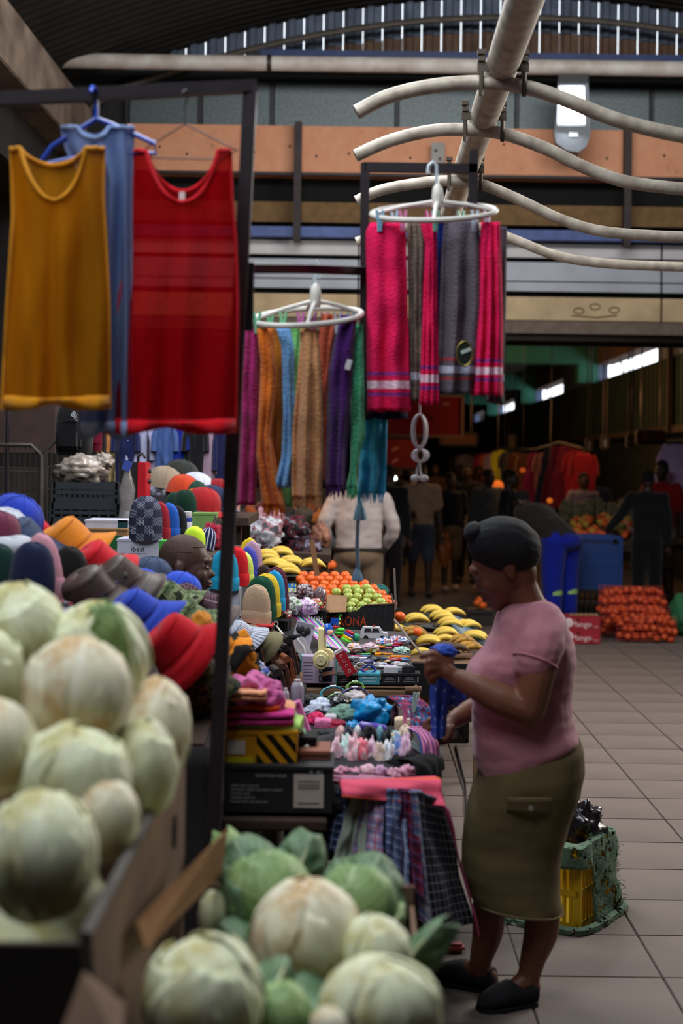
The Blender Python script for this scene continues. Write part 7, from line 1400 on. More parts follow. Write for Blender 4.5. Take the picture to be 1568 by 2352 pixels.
# ---- seated vendor behind the hats
VY = 5.75
def V(x, y, d=0.): return P(x, y, VY + d)
vn = thing('person', 'bald seated vendor in profile among the hats, facing right', 'person', V(425, 1700)); 
vm = Matrix.Translation(V(428, 1300)) @ Matrix.Rotation(D(178), 4, 'Z') @ Matrix.Rotation(D(-3), 4, 'Y')
mb = MB(); head_into(mb, vm, 1.04); limb(mb, [V(412, 1340), V(402, 1380), V(396, 1410)], [.056, .058, .07])
mb.loft([[V(395, 1395) + Vector((.09 * cos(t), .08 * sin(t), 0)) for t in [2 * pi * j / 20 for j in range(20)]], [V(390, 1430) + Vector((.13 * cos(t), .2 * sin(t), 0)) for t in [2 * pi * j / 20 for j in range(20)]], [V(390, 1620) + Vector((.13 * cos(t), .18 * sin(t), 0)) for t in [2 * pi * j / 20 for j in range(20)]]])
limb(mb, [V(395, 1440, -.2), V(400, 1540, -.23), V(440, 1590, -.2), V(475, 1600, -.1)], [.055, .05, .042, .03]); limb(mb, [V(395, 1440, .2), V(405, 1540, .23), V(450, 1590, .2), V(480, 1600, .1)], [.055, .05, .042, .03])
for s_ in (-1, 1):
    for k in range(4): limb(mb, [V(480, 1598 + k * 4, s_ * .1 - .02), V(496, 1600 + k * 5, s_ * .08), V(505, 1606 + k * 4, s_ * .06)], [.011, .01, .008], 8)
    limb(mb, [V(478, 1592, s_ * .1), V(490, 1584, s_ * .09), V(500, 1588, s_ * .08)], [.012, .011, .009], 8)
fuse(mb, 'body', skin_d, vn, .0058, 4); eyes(vm, 1.04, vn)
mb = MB(); mb.add(*_ell(vm, (.014, 0, .034), (.0975, .0738, .0885), 1.042)); 
hr = mb.obj('cropped_hair', M('cropped_hair', (66, 46, 39), .7, .15, 60., .3, 200.), vn, world=True)
# keep only the scalp part of the hair cap
bm = bmesh.new(); bm.from_mesh(hr.data); inv = vm.inverted(); dele = [v for v in bm.verts if (inv @ (v.co + Vector(vn.location))).z < .045 - .5 * min(0, (inv @ (v.co + Vector(vn.location))).x + .02) * 1.2 - (.05 if (inv @ (v.co + Vector(vn.location))).x > .02 else 0)]; bmesh.ops.delete(bm, geom=dele, context='VERTS'); bm.to_mesh(hr.data); bm.free()
mb = MB(); mb.loft([[V(398, 1388) + Vector((.085 * cos(t), .085 * sin(t), .01 * sin(t))) for t in [2 * pi * j / 24 for j in range(24)]], [V(393, 1412) + Vector((.13 * cos(t), .2 * sin(t), 0)) for t in [2 * pi * j / 24 for j in range(24)]], [V(390, 1450) + Vector((.15 * cos(t), .24 * sin(t), 0)) for t in [2 * pi * j / 24 for j in range(24)]], [V(390, 1640) + Vector((.15 * cos(t), .21 * sin(t), 0)) for t in [2 * pi * j / 24 for j in range(24)]]])
limb(mb, [V(395, 1440, -.19), V(400, 1510, -.23)], [.075, .07]); limb(mb, [V(395, 1440, .19), V(400, 1510, .23)], [.075, .07]); fuse(mb, 'shirt', cloth((60, 44, 52)), vn, .012, 4)
mb = MB(); mb.tube([V(400, 1384) + Vector((.075 * cos(t), .078 * sin(t), .012 * cos(t))) for t in [2 * pi * j / 24 for j in range(24)]], .012, 8, closed=True); mb.obj('collar', cloth((206, 166, 30)), vn, world=True)
mb = MB(); mb.loft([[V(390, 1610) + Vector((.16 * cos(t), .2 * sin(t), 0)) for t in [2 * pi * j / 20 for j in range(20)]], [V(390, 1700) + Vector((.17 * cos(t), .2 * sin(t), 0)) for t in [2 * pi * j / 20 for j in range(20)]]])
for s_ in (-.1, .1): limb(mb, [V(400, 1690, s_), V(600, 1690, s_), V(620, 1850, s_), V(622, 2000, s_)], [.085, .075, .055, .045])
fuse(mb, 'trousers', cloth((64, 58, 52)), vn, .014, 3)
kh = thing('stool', 'plastic stool under the seated vendor', 'stool', (V(395, 1700).x, VY, 0)); zs_ = V(390, 1740).z
MB().box((0, 0, zs_ - .02), (.32, .32, .03), None, .01).obj('seat', plastic((70, 60, 56)), kh)
for a in (-.13, .13):
    for b_ in (-.13, .13): MB().box((a, b_, (zs_ - .03) / 2), (.03, .03, zs_ - .03)).obj('leg', plastic((70, 60, 56)), kh, smooth=False)

# ---- background people
def person(label, x, Y, h, rz, skin, top, bottom, hair, kind='trousers', le=None, lw_=None, re=None, rw=None, stride=0., lean=0., sleeve='short', shoes=(30, 28, 28), vox=.014, hat=None, z0=0., group='people in the far aisle', face=True, wide=1.):
    """standing figure, front towards local -y; joints given as fractions of the height"""
    X = P(x, 1060, Y).x; t = thing('person', label, 'person', (X, Y, z0), (0, 0, rz), group)
    A = lambda a: Vector((a[0] * h, a[1] * h, a[2] * h)); cl_, sl_ = cos(lean), sin(lean)
    def T(p):   # lean about the hips
        q = Vector(p) - Vector((0, 0, .53 * h)); return Vector((q.x, q.y * cl_ - q.z * sl_, q.y * sl_ + q.z * cl_)) + Vector((0, 0, .53 * h))
    le = le or (-.135 * wide, .015, .63); re = re or (.135 * wide, .015, .63); lw_ = lw_ or (-.145 * wide, -.03, .48); rw = rw or (.145 * wide, -.03, .48)
    ls, rs_ = (-.105 * wide, 0, .8), (.105 * wide, 0, .8); mb = MB()
    hmx = Matrix.Translation(T(A((0, -.01, .925)))) @ Matrix.Rotation(lean * .5, 4, 'X') @ Matrix.Rotation(pi / 2, 4, 'Z'); head_into(mb, hmx, h / 1.72)
    limb(mb, [T(A((0, 0, .88))), T(A((0, .005, .82)))], [.032 * h, .036 * h])
    def ring(z, rx, ry, dy=0): return [T(Vector((rx * h * wide * cos(a), ry * h * sin(a) + dy * h, z * h))) for a in [2 * pi * j / 20 for j in range(20)]]
    mb.loft([ring(.83, .05, .035), ring(.8, .105, .055), ring(.7, .095, .06), ring(.6, .085, .058), ring(.52, .095, .062), ring(.47, .09, .06)])
    for s_, e_, w in ((ls, le, lw_), (rs_, re, rw)):
        limb(mb, [T(A(s_)), T(A(e_)), T(A(w))], [.032 * h, .026 * h, .017 * h]); d = (T(A(w)) - T(A(e_))).normalized(); wv = T(A(w)); sd = d.cross(Vector((0, 1, 0))); sd = sd.normalized() if sd.length > .1 else Vector((1, 0, 0))
        limb(mb, [wv, wv + d * .045 * h], [.017 * h, .022 * h], flat=.6)
        for k in range(4): b0 = wv + d * .05 * h + sd * (k - 1.5) * .0105 * h; limb(mb, [b0, b0 + d * .024 * h, b0 + d * .04 * h + Vector((0, -.012, 0)) * h], [.0062 * h, .0058 * h, .005 * h], 8)
        limb(mb, [wv + d * .02 * h + sd * .016 * h, wv + d * .04 * h + sd * .028 * h, wv + d * .055 * h + sd * .03 * h], [.0075 * h, .0068 * h, .0056 * h], 8)
    legs = []
    for sgn in (-1, 1):
        st_ = stride * sgn; k_ = A((sgn * .055 * wide, -.01 - st_ * .55, .285)); a_ = A((sgn * .058 * wide, .005 - st_ * .9, .045)); legs.append((A((sgn * .052 * wide, 0, .5)), k_, a_)); limb(mb, [A((sgn * .052 * wide, 0, .5)), k_, a_], [.05 * h, .034 * h, .021 * h]); limb(mb, [a_, a_ + Vector((0, -.08 * h, -.022 * h))], [.022 * h, .018 * h])
    fuse(mb, 'body', skin, t, vox * .75, 3, world=False)
    if face:
        for sg in (-1, 1): mb = MB(); mb.add(*_ell(hmx, (-.0815, sg * .031, .004), (.011, .012, .008), h / 1.72)); mb.obj('eye', eye_w, t)
    mb = MB(); mb.loft([ring(.845, .05, .042), ring(.815, .112, .064), ring(.7, .108, .074), ring(.6, .1, .072), ring(.5, .105, .075), ring(.47, .104, .074)])
    for s_, e_, w in ((ls, le, lw_), (rs_, re, rw)):
        if sleeve == 'long': limb(mb, [T(A(s_)), T(A(e_)), T(A(e_).lerp(A(w), .92))], [.043 * h, .037 * h, .027 * h])
        else: limb(mb, [T(A(s_)), T(A(s_).lerp(A(e_), .75))], [.044 * h, .042 * h])
    o = fuse(mb, 'shirt', top, t, vox, 3, world=False); wrinkle(o, .012, 5, 9)
    mb = MB(); mb.loft([[Vector((.1 * h * wide * cos(a), .07 * h * sin(a), z * h)) for a in [2 * pi * j / 20 for j in range(20)]] for z in (.54, .5, .46)])
    for (hp_, k_, a_) in legs:
        if kind == 'shorts': limb(mb, [hp_, hp_.lerp(k_, .95)], [.062 * h, .052 * h])
        else: limb(mb, [hp_, k_, a_.lerp(k_, .06)], [.06 * h * wide, .05 * h * wide, .036 * h * wide])
    mb.ball((0, 0, .51 * h), (.11 * h * wide, .088 * h * wide, .07 * h), 20, 12)
    fuse(mb, kind, bottom, t, vox, 3, world=False)
    for (hp_, k_, a_) in legs:
        mb = MB(); mb.ball(a_ + Vector((0, -.04 * h, -.022 * h)), (.03 * h, .078 * h, .024 * h), 14, 10); mb.obj('shoe', plastic(shoes, .7), t)
    if hat: mb = MB(); mb.add(*_ell(hmx, (.012, 0, .05), (.105, .082, .08), h / 1.72)); mb.obj('cap', hat, t)
    elif hair:
        mb = MB(); mb.add(*_ell(hmx, (.02, 0, .04), (.1, .077, .086), h / 1.72)); mb.obj('hair', hair, t)
    return t
hk = M('black_hair', (18, 15, 14), .95, .2, 40., .5, 120.)
kz = cloth
p_ = person('man seen from behind in a light grey shirt and khaki trousers', 826, 12.5, 1.74, pi, skin_d, kz((176, 164, 162)), kz((112, 92, 74)), hk, le=(-.175, .01, .66), lw_=(-.13, -.08, .55), re=(.175, .01, .66), rw=(.13, -.08, .55), sleeve='long', vox=.012, group=None, wide=1.15, face=False)
MB().tube([(.118 * 1.74 * 1.15 * cos(a), .083 * 1.74 * sin(a), .545 * 1.74) for a in [2 * pi * j / 24 for j in range(24)]], .02, 6, closed=True).obj('belt', M('belt', (30, 22, 20), .6), p_)
person('man in a beige polo shirt and denim shorts walking towards us', 968, 18.3, 1.72, .1, skin_b, kz((150, 124, 100)), kz((62, 66, 82)), hk, 'shorts', stride=.05, lw_=(-.1, -.1, .62), le=(-.14, 0, .64), vox=.013, group=None)
person('woman in dark top and pale shorts with white trainers', 1035, 19.2, 1.6, .2, skin_b, kz((24, 24, 30)), kz((120, 92, 60)), hk, 'shorts', stride=-.06, rw=(.1, -.12, .55), shoes=(190, 150, 130), group=None)
bend = person('bending man in a dark top and bright blue work trousers', 1292, 15.6, 1.72, -2.35, skin_b, kz((40, 34, 32)), kz((20, 36, 150)), hk, lean=.95, sleeve='long', lw_=(-.12, -.25, .58), le=(-.14, -.12, .66), rw=(.12, -.25, .58), re=(.14, -.12, .66), group=None, face=False, wide=1.45)
for sgn in (-1, 1): MB().lathe([(.1, 0), (.102, .0), (.102, .05), (.1, .05)], 20, (sgn * .14, .0, .3)).obj('reflective_band', M('hi_vis', (170, 210, 120), .4, emit=0), bend)
person('man in a black printed shirt reaching over the blue crate', 1488, 16.4, 1.68, pi - .25, skin_b, kz((22, 20, 22)), kz((20, 20, 24)), hk, re=(.19, -.06, .68), rw=(.27, -.15, .58), sleeve='long', group=None, face=False)
person('man in a red shirt and pale shorts behind the black shirted man', 1520, 17.6, 1.8, -.5, skin_b, kz((150, 24, 26)), kz((150, 134, 110)), hk, 'shorts', group=None)
crowd = [('person in a dark blue jacket deep in the aisle', 915, 24, 1.66, .2, (26, 28, 44), 1), ('person in a pale pink top at the far left of the aisle', 944, 27, 1.6, .4, (130, 96, 90), 0), ('person in black beside the woman with trainers', 1075, 20.5, 1.72, -.3, (18, 18, 20), 1), ('person in grey hood left of the bending man', 1122, 19, 1.66, .5, (60, 62, 66), 1), ('person in black carrying goods behind the headwrap', 1170, 17.5, 1.66, 1.2, (20, 18, 20), 1), ('person in brown far behind the beige polo man', 1000, 28, 1.7, 0., (60, 40, 34), 1), ('person in dark maroon in the far crowd', 1100, 26, 1.68, .3, (56, 24, 28), 1), ('vendor in white apron behind the vegetable stall', 1340, 19.5, 1.62, .2, (120, 110, 124), 1), ('vendor with a navy cap behind the vegetable stall', 1365, 20.8, 1.66, -.3, (30, 34, 60), 1), ('person in dark green under the far signs', 1055, 30, 1.7, .1, (24, 40, 36), 0), ('person in black at the far left behind the grey shirt', 893, 17, 1.7, 2.8, (16, 16, 18), 1), ('vendor in a dark red top behind the banana bags', 545, 10.6, 1.45, -.3, (84, 22, 34), 1)]
for i, (lb, x, Y, h, rz, c_, s_) in enumerate(crowd): person(lb, x, Y, h, rz, skin_b, kz(c_), kz((24 + i % 3 * 6, 24, 30)), hk, sleeve='long' if s_ else 'short', vox=.017, face=False, stride=.04 * (i % 2))
o = blob('carrier_bag', 'translucent carrier bag hanging from the beige polo man', 'bag', P(925, 1218, 18.0), (.11, .08, .22), M('poly_pale', (150, 120, 104), .35, .2, 6.), 161, .3, 2.)
o = blob('carrier_bag', 'orange yellow carrier bag beside the woman with trainers', 'bag', P(1020, 1262, 19.0), (.09, .08, .24), M('poly_orange', (190, 110, 50), .4, .2, 6.), 162, .25, 2.)
# ------------------------------------------------------------------ right side of the aisle and far stalls
# yellow crate wrapped in green net with a black bag
YC = 5.95
cw_ = P(1285, 2150, YC)
yc = crate('yellow plastic crate behind the woman, wrapped in green netting', .62, .92, 5.25, 5.6, 0, .28, plastic((206, 166, 22), .5), 11, group=None, name='produce_crate')
yc.rotation_euler = (0, 0, D(-32)); yc.location = (.80, 5.45, 0)
gn = M('green_net', (86, 112, 92), .9, .25, 30., .5, 120.)
_nt = gn.node_tree; _n = _nt.nodes.new('ShaderNodeTexNoise'); _n.inputs['Scale'].default_value = 26; _n.inputs['Detail'].default_value = 6; _g = _nt.nodes.new('ShaderNodeMath'); _g.operation = 'GREATER_THAN'; _g.inputs[1].default_value = .44
_c = _nt.nodes.new('ShaderNodeTexCoord'); _nt.links.new(_c.outputs['Object'], _n.inputs[0]); _nt.links.new(_n.outputs[0], _g.inputs[0]); _nt.links.new(_g.outputs[0], _nt.nodes['Principled BSDF'].inputs['Alpha'])
nt_ = thing('shade_net', 'fraying green shade net draped around the yellow crate', 'net', (.80, 5.45, 0))
mb = MB(); rot_ = Matrix.Rotation(D(-32), 3, 'Z')
def rect(a):   # round the crate outline
    r_ = .22; k = (abs(cos(a)) ** 6 + abs(sin(a)) ** 6) ** (-1 / 6); return rot_ @ Vector((.165 * k * cos(a), .19 * k * sin(a), 0))
def netf(u, v):
    a = -2.3 + 4.4 * u; p = rect(a) * (1.04 + .08 * v * v + .1 * n3(u * 7, v * 3)); z = .3 - .3 * v
    if v < .12: p *= (1 - (.12 - v) * 2.2); z = .31
    return p + Vector((0, 0, max(.004, z + .012 * n3(u * 12, v * 6))))
mb.sheet(lambda u, v: netf(.42 + .58 * u, v), 40, 20); mb.obj('net_cloth', gn, nt_, solid=.004)
mb = MB(); mb.sheet(lambda u, v: netf(.42 * u, .22 * v), 30, 6); mb.obj('top_roll', gn, nt_, solid=.006)
mb = MB(); q = random.Random(5)
for i in range(900):
    p = netf(.42 + .58 * q.random(), q.random()); d = Vector((q.gauss(0, 1), q.gauss(0, 1), q.gauss(0, .7))) * .018; mb.tube([p, p + d * .6 + Vector((0, 0, .006)), p + d], .0012, 3, cap=False)
fz = mb.obj('frayed_fibres', gn, nt_); fz['kind'] = 'stuff'
mb = MB(); mb.tube([netf(u / 30, 1) * 1.05 + Vector((0, 0, .01)) for u in range(0, 31)], .018, 6); mb.obj('bottom_roll', gn, nt_)
blob('bin_bag', 'shiny black plastic bag stuffed in the netted crate', 'bag', Vector((.86, 5.47, .33)), (.1, .09, .1), M('bin_bag', (32, 28, 34), .22, .1, 8., .4, 16., spec=.7), 171, .35, 2.6, nu=48, nv=30)
o = MB().box((.45, 5.1, .004), (.05, .03, .004), (0, 0, .5)).obj('paper_scrap', paper((190, 190, 195))); o.location = (-.17, -.35, 0); tag(o, 'scrap of white paper on the floor by the cabbages', 'paper')
o = MB().box((0, 0, 0), (.12, .05, .03), None, .01).obj('pink_slipper', plastic((150, 60, 70))); o.location = (P(1100, 2080, 4.9).x - .1, 5.0, .018); tag(o, 'pinkish slipper half hidden behind the check shirt', 'slipper')
# dark cable lying on the paving
mb = MB(); mb.tube([Vector((.62, 8.6, .008)), Vector((.6, 7.6, .008)), Vector((.56, 7.0, .008)), Vector((.55, 6.5, .008))], .006, 5); o = mb.obj('floor_cable', dk); tag(o, 'thin dark cable lying along the paving behind the woman', 'cable')
# onion sacks
om = M('onion_skin', (206, 84, 34), .45, .2, 8., .1, 40., col2=(178, 60, 26)); ome = MB().lathe([(.002, .036), (.006, .034), (.012, .028), (.03, .016), (.036, 0), (.03, -.018), (.016, -.028), (.002, -.03)], 12).mesh('onion'); ome.materials.append(om); ome.polygons.foreach_set('use_smooth', [True] * len(ome.polygons))
netm = M('red_net', (190, 50, 40), .6)
q = random.Random(9)
def sack(label, c_, w, h, d, group='onion sacks'):
    t = thing('onion_sack', label, 'sack', c_, group=group); n_ = 0
    nx, nz, ny = max(3, int(w / .064)), max(2, int(h / .06)), 2
    for k in range(nz):
        for i in range(nx):
            for j in range(ny):
                u = (i + .5) / nx * 2 - 1; v = (k + .5) / nz * 2 - 1
                if abs(u) ** 3 + abs(v) ** 3 > 1.35: continue
                o = bpy.data.objects.new('onion', ome); C.objects.link(o); o.parent = t; b_ = (1 - .35 * u * u) * (1 - .3 * v * v)
                o.location = (u * w / 2 + (.03 if k % 2 else 0) + q.gauss(0, .012), -d / 2 * b_ + j * .065 + q.gauss(0, .012), h / 2 + v * h / 2 * .95 + q.gauss(0, .01) - .02 * u * u); o.rotation_euler = (q.uniform(-1, 1), q.uniform(-1, 1), q.random() * 6)
    mb = MB()
    for i in range(13):
        u = -1 + 2 * i / 12; mb.tube([Vector((u * w / 2 * 1.02, -d / 2 * (1 - .35 * u * u) * (1 - .3 * v * v) - .038, h / 2 + v * h / 2 * 1.05)) for v in (-1, -.5, 0, .5, 1)], .0018, 3, cap=False)
    for k in range(7):
        v = -1 + 2 * k / 6; mb.tube([Vector((u * w / 2 * 1.02, -d / 2 * (1 - .35 * u * u) * (1 - .3 * v * v) - .038, h / 2 + v * h / 2 * 1.05)) for u in (-1, -.5, 0, .5, 1)], .0018, 3, cap=False)
    mb.obj('net', netm, t)
    blob('sack_core', '', '', Vector(c_) + Vector((0, .06, h / 2)), (w * .46, d * .4, h * .46), M('onion_dark', (120, 40, 22), .8), 5, .1, 2., par=t); return t
oy = 14.0
def fz_(y, Y): return max(0, P(1450, y, Y).z)
for i, (x0, x1, y0, y1, Y, lb) in enumerate(((1412, 1546, 1418, 1468, 13.9, 'onion sack at the front right of the pile'), (1376, 1440, 1418, 1462, 14.3, 'onion sack at the lower left of the pile'), (1385, 1530, 1392, 1432, 14.1, 'onion sack second from the bottom'), (1372, 1520, 1368, 1404, 14.25, 'onion sack third from the bottom'), (1372, 1515, 1346, 1380, 14.4, 'topmost onion sack of the pile'))):
    a, b_ = P(x0, y1, Y), P(x1, y0, Y); sack(lb, Vector(((a.x + b_.x) / 2, Y, max(0.03, a.z))), b_.x - a.x, b_.z - a.z, .26)
o = blob('green_sack', 'green woven sack at the right edge beside the onions', 'sack', P(1570, 1410, 14.4), (.16, .18, .21), M('green_weave', (42, 104, 66), .8, .2, 20.), 175, .15, 2.)
rcm = M('red_carton', (150, 24, 40), .6, .1, 8.)
for i, (y0, y1) in enumerate(((1448, 1478), (1418, 1447))):
    t = carton('fruit_tray_carton', ['lower red printed carton on the floor left of the onions', 'upper red printed carton on the floor left of the onions'][i], 1300, y0, 1378, y1, 13.6, .3, rcm, group='red printed cartons'); text('lettering', 'Mango', .075, front(t, -.02, .055), paper((220, 200, 205)), t); text('lettering', 'fruit', .04, front(t, .11, .035), paper((200, 150, 160)), t); MB().ball((-.14, -.152, .07), (.045, .003, .045), 14, 8).obj('printed_logo', paper((216, 190, 196)), t)
    for dx in (.06, -.07): MB().lathe([(0, 0), (.012, 0), (.012, .003), (0, .003)], 12, (dx + .02, -.151, .03 if dx > 0 else .1), rot=(pi / 2, 0, 0)).obj('vent_hole', M('vent_black', (20, 12, 14), .9), t)
for i in range(6): 
    o = MB().ball((0, 0, 0), .035, 12, 8).obj('brown_pear', M('pear', (120, 96, 70), .6, .2)); o.location = P(1312 + i * 11, 1416, 13.75); tag(o, 'brown fruit in the upper red carton, %s from the left' % ['first', 'second', 'third', 'fourth', 'fifth', 'sixth'][i], 'fruit', 'fruit in the red carton')
# blue crate stand with oranges
a, b_ = P(1318, 1352, 16.2), P(1428, 1232, 16.2)
bcr = crate('tall blue plastic crate under the heap of oranges on the right', a.x, b_.x, 16.2, 16.7, a.z, b_.z, plastic((20, 66, 140), .5), 14, name='blue_crate'); MB().box((0, -.235, (b_.z - a.z) * .46), (b_.x - a.x - .05, .01, (b_.z - a.z) * .8)).obj('side_panel', plastic((18, 58, 126), .5), bcr, smooth=False)
MB().lathe([(0, 0), (.03, 0), (.03, .004), (0, .004)], 16, ((b_.x - a.x) * .36, -.252, (b_.z - a.z) * .9), rot=(pi / 2, 0, 0)).obj('hand_hole', M('hole_black', (14, 12, 12)), bcr)
crate('black crate under the tall blue crate', a.x, b_.x, 16.2, 16.7, 0, a.z, plastic((20, 22, 26), .6), 8)
vt = thing('vegetable_table', 'dark stall table under the far heap of vegetables', 'table', (P(1370, 1260, 17.3).x, 17.3, 0)); zt_ = P(1370, 1236, 17.0).z
MB().box((0, .3, zt_ - .03), (2.4, 1.4, .05)).obj('tabletop', darkwood, vt, smooth=False)
for xx in (-1.1, 1.1):
    for yy in (-.3, .9): MB().box((xx, yy, (zt_ - .05) / 2), (.06, .06, zt_ - .05)).obj('leg', darkwood, vt, smooth=False)
slabp([P(1305, 1252, 16.55), P(1478, 1252, 16.55), P(1478, 1200, 17.8), P(1305, 1200, 17.8)], .08, 'sloped_board', darkwood, vt, (0, 0, -1))
veg = [((222, 96, 34), 'orange'), ((206, 76, 30), 'tangerine'), ((190, 160, 60), 'lemon'), ((150, 130, 110), 'onion'), ((120, 130, 80), 'squash'), ((206, 150, 110), 'potato')]
q = random.Random(11); cnt = {}
vlist = sorted([(q.uniform(1315, 1470), k) for k in range(80)])
for x, k in vlist:
    kk = min(5, int(q.random() * (3 if x < 1400 else 6))); c_, nm = veg[kk]; back = q.random(); y = 1238 - 45 * back - 10 * sin((x - 1315) / 155 * pi); Y = 16.7 + .9 * back
    if nm not in cnt:
        o = MB().ball((0, 0, 0), (.042, .042, .038), 12, 8).obj(nm, M('veg_' + nm, c_, .5, .15)); cnt[nm] = [o, 0]
    else: o = cnt[nm][0].copy(); C.objects.link(o)
    cnt[nm][1] += 1; o.location = P(x, y, Y); tag(o, '%s in the far heap behind the blue crate, %s %s from the left' % (nm, ordw(cnt[nm][1]), nm), nm, 'fruit and vegetables in the far heap')
for i in range(9):
    x = 1300 + i * 26; o = blob('greens_bunch', 'bundle of pale greens standing at the back of the far stall, %s from the left' % ['first', 'second', 'third', 'fourth', 'fifth', 'sixth', 'seventh', 'eighth', 'ninth'][i], 'greens', P(x, 1178 + 6 * sin(i * 2), 18.0), (.09, .08, .16), blotch('greens_%d' % (i % 3), [(70, 80, 50), (130, 124, 90), (150, 140, 120), (90, 96, 40)], 22), 180 + i, .4, 4., group='greens at the far stall')
# orange heaps glowing near the grey shirted man and behind the woman chin
for i, (x, y, Y) in enumerate(((1096, 1385, 15.2), (1108, 1390, 15.1), (1102, 1378, 15.3), (760, 1298, 11.5), (745, 1302, 11.4))):
    o = MB().ball((0, 0, 0), (.045, .045, .04), 12, 8).obj('orange_fruit', M('veg_orange', (222, 96, 34))); o.location = P(x, y, Y); tag(o, ['left orange on the small black stand behind the woman chin', 'right orange on the small black stand behind the woman chin', 'top orange on the small black stand behind the woman chin', 'right orange on the far tray left of the grey shirt', 'left orange on the far tray left of the grey shirt'][i], 'orange', 'oranges on small stands')
t = thing('small_stand', 'small black stand with oranges behind the woman chin', 'stand', (P(1102, 1400, 15.2).x, 15.2, 0)); zz = P(1102, 1396, 15.2).z; MB().box((0, 0, zz - .03), (.3, .25, .04)).obj('top_tray', dk, t, smooth=False); MB().box((0, 0, (zz - .05) / 2), (.24, .2, zz - .05)).obj('base_box', dk, t, smooth=False)
t = thing('small_stand', 'dark tray table left of the grey shirted man', 'stand', (P(745, 1310, 11.5).x, 11.5, 0)); zz = P(745, 1312, 11.5).z; MB().box((0, 0, zz - .03), (.4, .3, .04)).obj('top_tray', darkwood, t, smooth=False); MB().box((0, 0, (zz - .05) / 2), (.3, .2, zz - .05)).obj('base_box', darkwood, t, smooth=False)
o = blob('folded_bag', 'teal cloth bag behind the oranges', 'bag', P(872, 1358, 8.6), (.055, .06, .04), cloth((14, 84, 80)), 190, .2)
# clothes rails along the right side
RL = [(1050, 1046, 33), (1110, 1042, 30), (1152, 1034, 28), (1190, 1040, 26), (1232, 1040, 24), (1285, 1025, 22), (1340, 1040, 20.5)]
rl = MB().tube([P(*q_) + Vector((0, 0, .06)) for q_ in RL], .02, 8).obj('clothes_rail', rk)
for q_ in (RL[0], RL[3], RL[6]): MB().tube([P(*q_) + Vector((0, 0, .06)), Vector((P(*q_).x, q_[2], 0))], .02, 8).obj('rail_leg', rk, rl)
tag(rl, 'long dark rail of clothes along the right hand shops', 'rail')
gcol = [((150, 40, 90), 'magenta'), ((170, 90, 60), 'copper'), ((140, 130, 170), 'lilac'), ((200, 200, 50), 'yellow'), ((60, 60, 70), 'slate'), ((120, 80, 60), 'brown'), ((150, 50, 110), 'plum pink'), ((170, 120, 130), 'rose'), ((110, 30, 60), 'wine'), ((140, 24, 44), 'crimson'), ((96, 24, 60), 'maroon'), ((40, 50, 90), 'indigo')]
spots = [(1050, 1046, 33, 4, 'shirt'), (1068, 1044, 32, 2, 'shirt'), (1110, 1042, 30, 0, 'shirt'), (1124, 1042, 29, 1, 'shirt'), (1136, 1040, 28.5, 2, 'shirt'), (1152, 1034, 28, 3, 'shirt'), (1170, 1036, 27, 4, 'shirt'), (1190, 1040, 26, 5, 'shirt'), (1210, 1042, 25, 5, 'shirt'), (1232, 1040, 24, 6, 'dress'), (1252, 1040, 23.5, 7, 'shirt'), (1268, 1030, 22.5, 11, 'dress'), (1285, 1025, 22, 10, 'dress'), (1305, 1024, 21.5, 8, 'dress'), (1324, 1035, 21, 9, 'shirt'), (1340, 1040, 20.5, 9, 'shirt')]
for i, (x, y, Y, ci, kd) in enumerate(spots):
    c_, nm = gcol[ci]; garment('%s %s hanging on the right hand rail, %s from the far end' % (nm, kd, ['first', 'second', 'third', 'fourth', 'fifth', 'sixth', 'seventh', 'eighth', 'ninth', 'tenth', 'eleventh', 'twelfth', 'thirteenth', 'fourteenth', 'fifteenth', 'sixteenth'][i]), c_, P(x, y, Y), .34, .72 if kd == 'shirt' else .95, kd, .4 * n3(i * 2.7), group='clothes on the right hand rail', seed=i)
garment('long lilac dress hanging at the right edge of the picture', (206, 180, 234), P(1552, 1020, 18.2), .5, 1.15, 'dress', .1, seed=40)
t = MB().tube([P(1528, 1018, 18.2), P(1600, 1016, 18.2)], .016, 8).obj('clothes_rail', rk); tag(t, 'short rail holding the lilac dress at the right edge', 'rail'); MB().tube([P(1528, 1018, 18.2), Vector((P(1528, 1018, 18.2).x, 18.2, 0))], .016, 8).obj('rail_leg', rk, t)
# signs
def sign(label, x0, y0, x1, y1, Y, col, frame=None, name='hanging_sign'):
    a, b_ = P(x0, y1, Y), P(x1, y0, Y); w, h = b_.x - a.x, b_.z - a.z; t = thing(name, label, 'sign', ((a.x + b_.x) / 2, Y, a.z)); MB().box((0, 0, h / 2), (w, .06, h), None, .004).obj('panel', M('sign_%d_%d_%d' % col, col, .5, .08), t, smooth=False)
    fm = M('sign_frame', (150, 110, 96), .5)
    for xx, zz, sx, sz in ((0, 0, w, .04), (0, h, w, .04), (-w / 2, h / 2, .04, h), (w / 2, h / 2, .04, h)): MB().box((xx, -.02, zz), (sx, .08, sz)).obj('frame_bar', fm if frame else dk, t, smooth=False)
    for s_ in (-1, 1): MB().tube([(s_ * w * .35, 0, h), (s_ * w * .35, 0, 4.06 - a.z)], .012, 6).obj('hanging_rod', dk, t)
    return t
s1 = sign('large red hanging sign with pale frame below the towels', 888, 910, 1062, 1000, 20, (150, 24, 26), True); MB().box((.3, -.034, .45), (.1, .004, .05)).obj('printed_mark', paper((190, 120, 110)), s1, smooth=False); MB().tube([(.0 + .12 * cos(a), -.035, .2 + .1 * sin(a)) for a in [i * pi / 8 for i in range(9)]], .008, 5).obj('printed_swirl', paper((70, 14, 18)), s1)
s2 = sign('lower dark red sign with white marks behind the first', 880, 1006, 965, 1076, 21.5, (120, 16, 24)); 
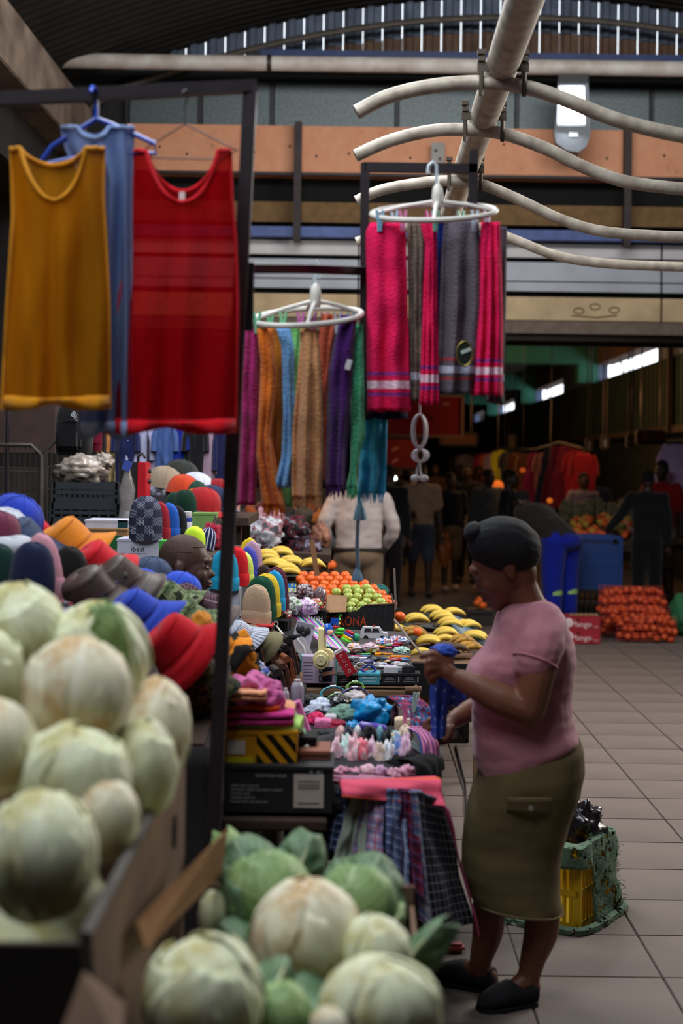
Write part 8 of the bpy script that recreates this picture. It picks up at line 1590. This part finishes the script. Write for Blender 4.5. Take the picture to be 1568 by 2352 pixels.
for zz in (.12, .3): MB().box((-.1, -.034, zz), (.1, .004, .04), (0, -.5, 0)).obj('printed_mark', paper((190, 130, 130)), s2, smooth=False)
sign('brown orange board further down the hall', 1010, 995, 1095, 1022, 26, (110, 62, 24)); sign('pale notice on the green band', 1165, 998, 1184, 1030, 31, (120, 104, 100))
for i, (x, y) in enumerate(((1352, 1022), (1388, 1015), (1446, 1012))): t = sign('white shop notice under the green band, %s from the left' % ['first', 'second', 'third'][i], x - 6, y - 12, x + 6, y + 14, 22 - i * 1.2, (120, 140, 170), name='shop_notice')
sign('dark red shop signboard under the green band', 1462, 992, 1525, 1018, 19.8, (86, 50, 50), name='shop_sign')
# small lit lamps of the far stalls, plus an orange bag with added glow
for i, (x, y, Y, r, c_, st_) in enumerate(((912, 1098, 24, .05, (220, 255, 240), 9), (1142, 1116, 20.5, .09, (220, 110, 40), .3), (1156, 1180, 18, .022, (255, 140, 50), 2), (800, 1300, 12, .03, (255, 140, 40), 0), (1262, 1150, 19.5, .04, (230, 120, 30), .25), (1200, 1080, 23, .045, (190, 80, 30), .3))):
    if st_ == 0: continue
    o = thing('stall_glow', ['small greenish white lamp above the aisle crowd', 'orange bag with added glow beside the beige polo man', 'tiny orange lamp above the headwrap', '', 'orange glowing lamp at the vegetable stall', 'dim orange lamp among the right hand clothes'][i], 'lamp', P(x, y, Y), group='small stall lamps'); MB().ball((0, 0, 0), (r, r, r * .9), 12, 8).obj('glowing_ball', M('glow_%d' % i, c_, .5, .05, emit=st_), o); MB().tube([(0, 0, r * .8), (0, 0, 4.06 - P(x, y, Y).z)], .006, 5).obj('flex', dk, o)
# stall counters that close the far left side
for i, (x, Y, w, h, lb) in enumerate(((640, 13.2, 1.6, 1.15, 'dark stall counter behind the grey shirted man'), (700, 16, 1.8, 1.4, 'second dark stall counter further down the left side'))):
    o = MB().box((0, 0, h / 2), (w, .8, h), None, .02).obj('stall_counter', darkwood, smooth=False); o.location = (P(x, 1060, Y).x, Y, 0); tag(o, lb, 'counter')
for i in range(14):
    x = 570 + i * 14; Y = 12.6 + .3 * (i % 3); c_ = [(120, 60, 30), (40, 36, 34), (150, 90, 40), (90, 30, 34), (60, 56, 50)][i % 5]
    blob('stall_goods', 'dim %s bundle on the dark counter behind the bananas, %s from the left' % (['rust', 'black', 'amber', 'maroon', 'grey'][i % 5], ['first', 'second', 'third', 'fourth', 'fifth', 'sixth', 'seventh', 'eighth', 'ninth', 'tenth', 'eleventh', 'twelfth', 'thirteenth', 'fourteenth'][i]), 'goods', P(x, 1180 + 12 * sin(i * 1.7), Y), (.09, .09, .09), cloth(c_), 200 + i, .3, 3., group='goods on the far left counter', nu=24, nv=14)
bulb('assumed_counter_light', P(640, 1130, 12.2) + Vector((0, 0, .3)), 5, (1, .55, .22), .08)  # assumed warm lamp over the counter, added without a fixture
for s_ in TMP: bpy.data.scenes.remove(s_)
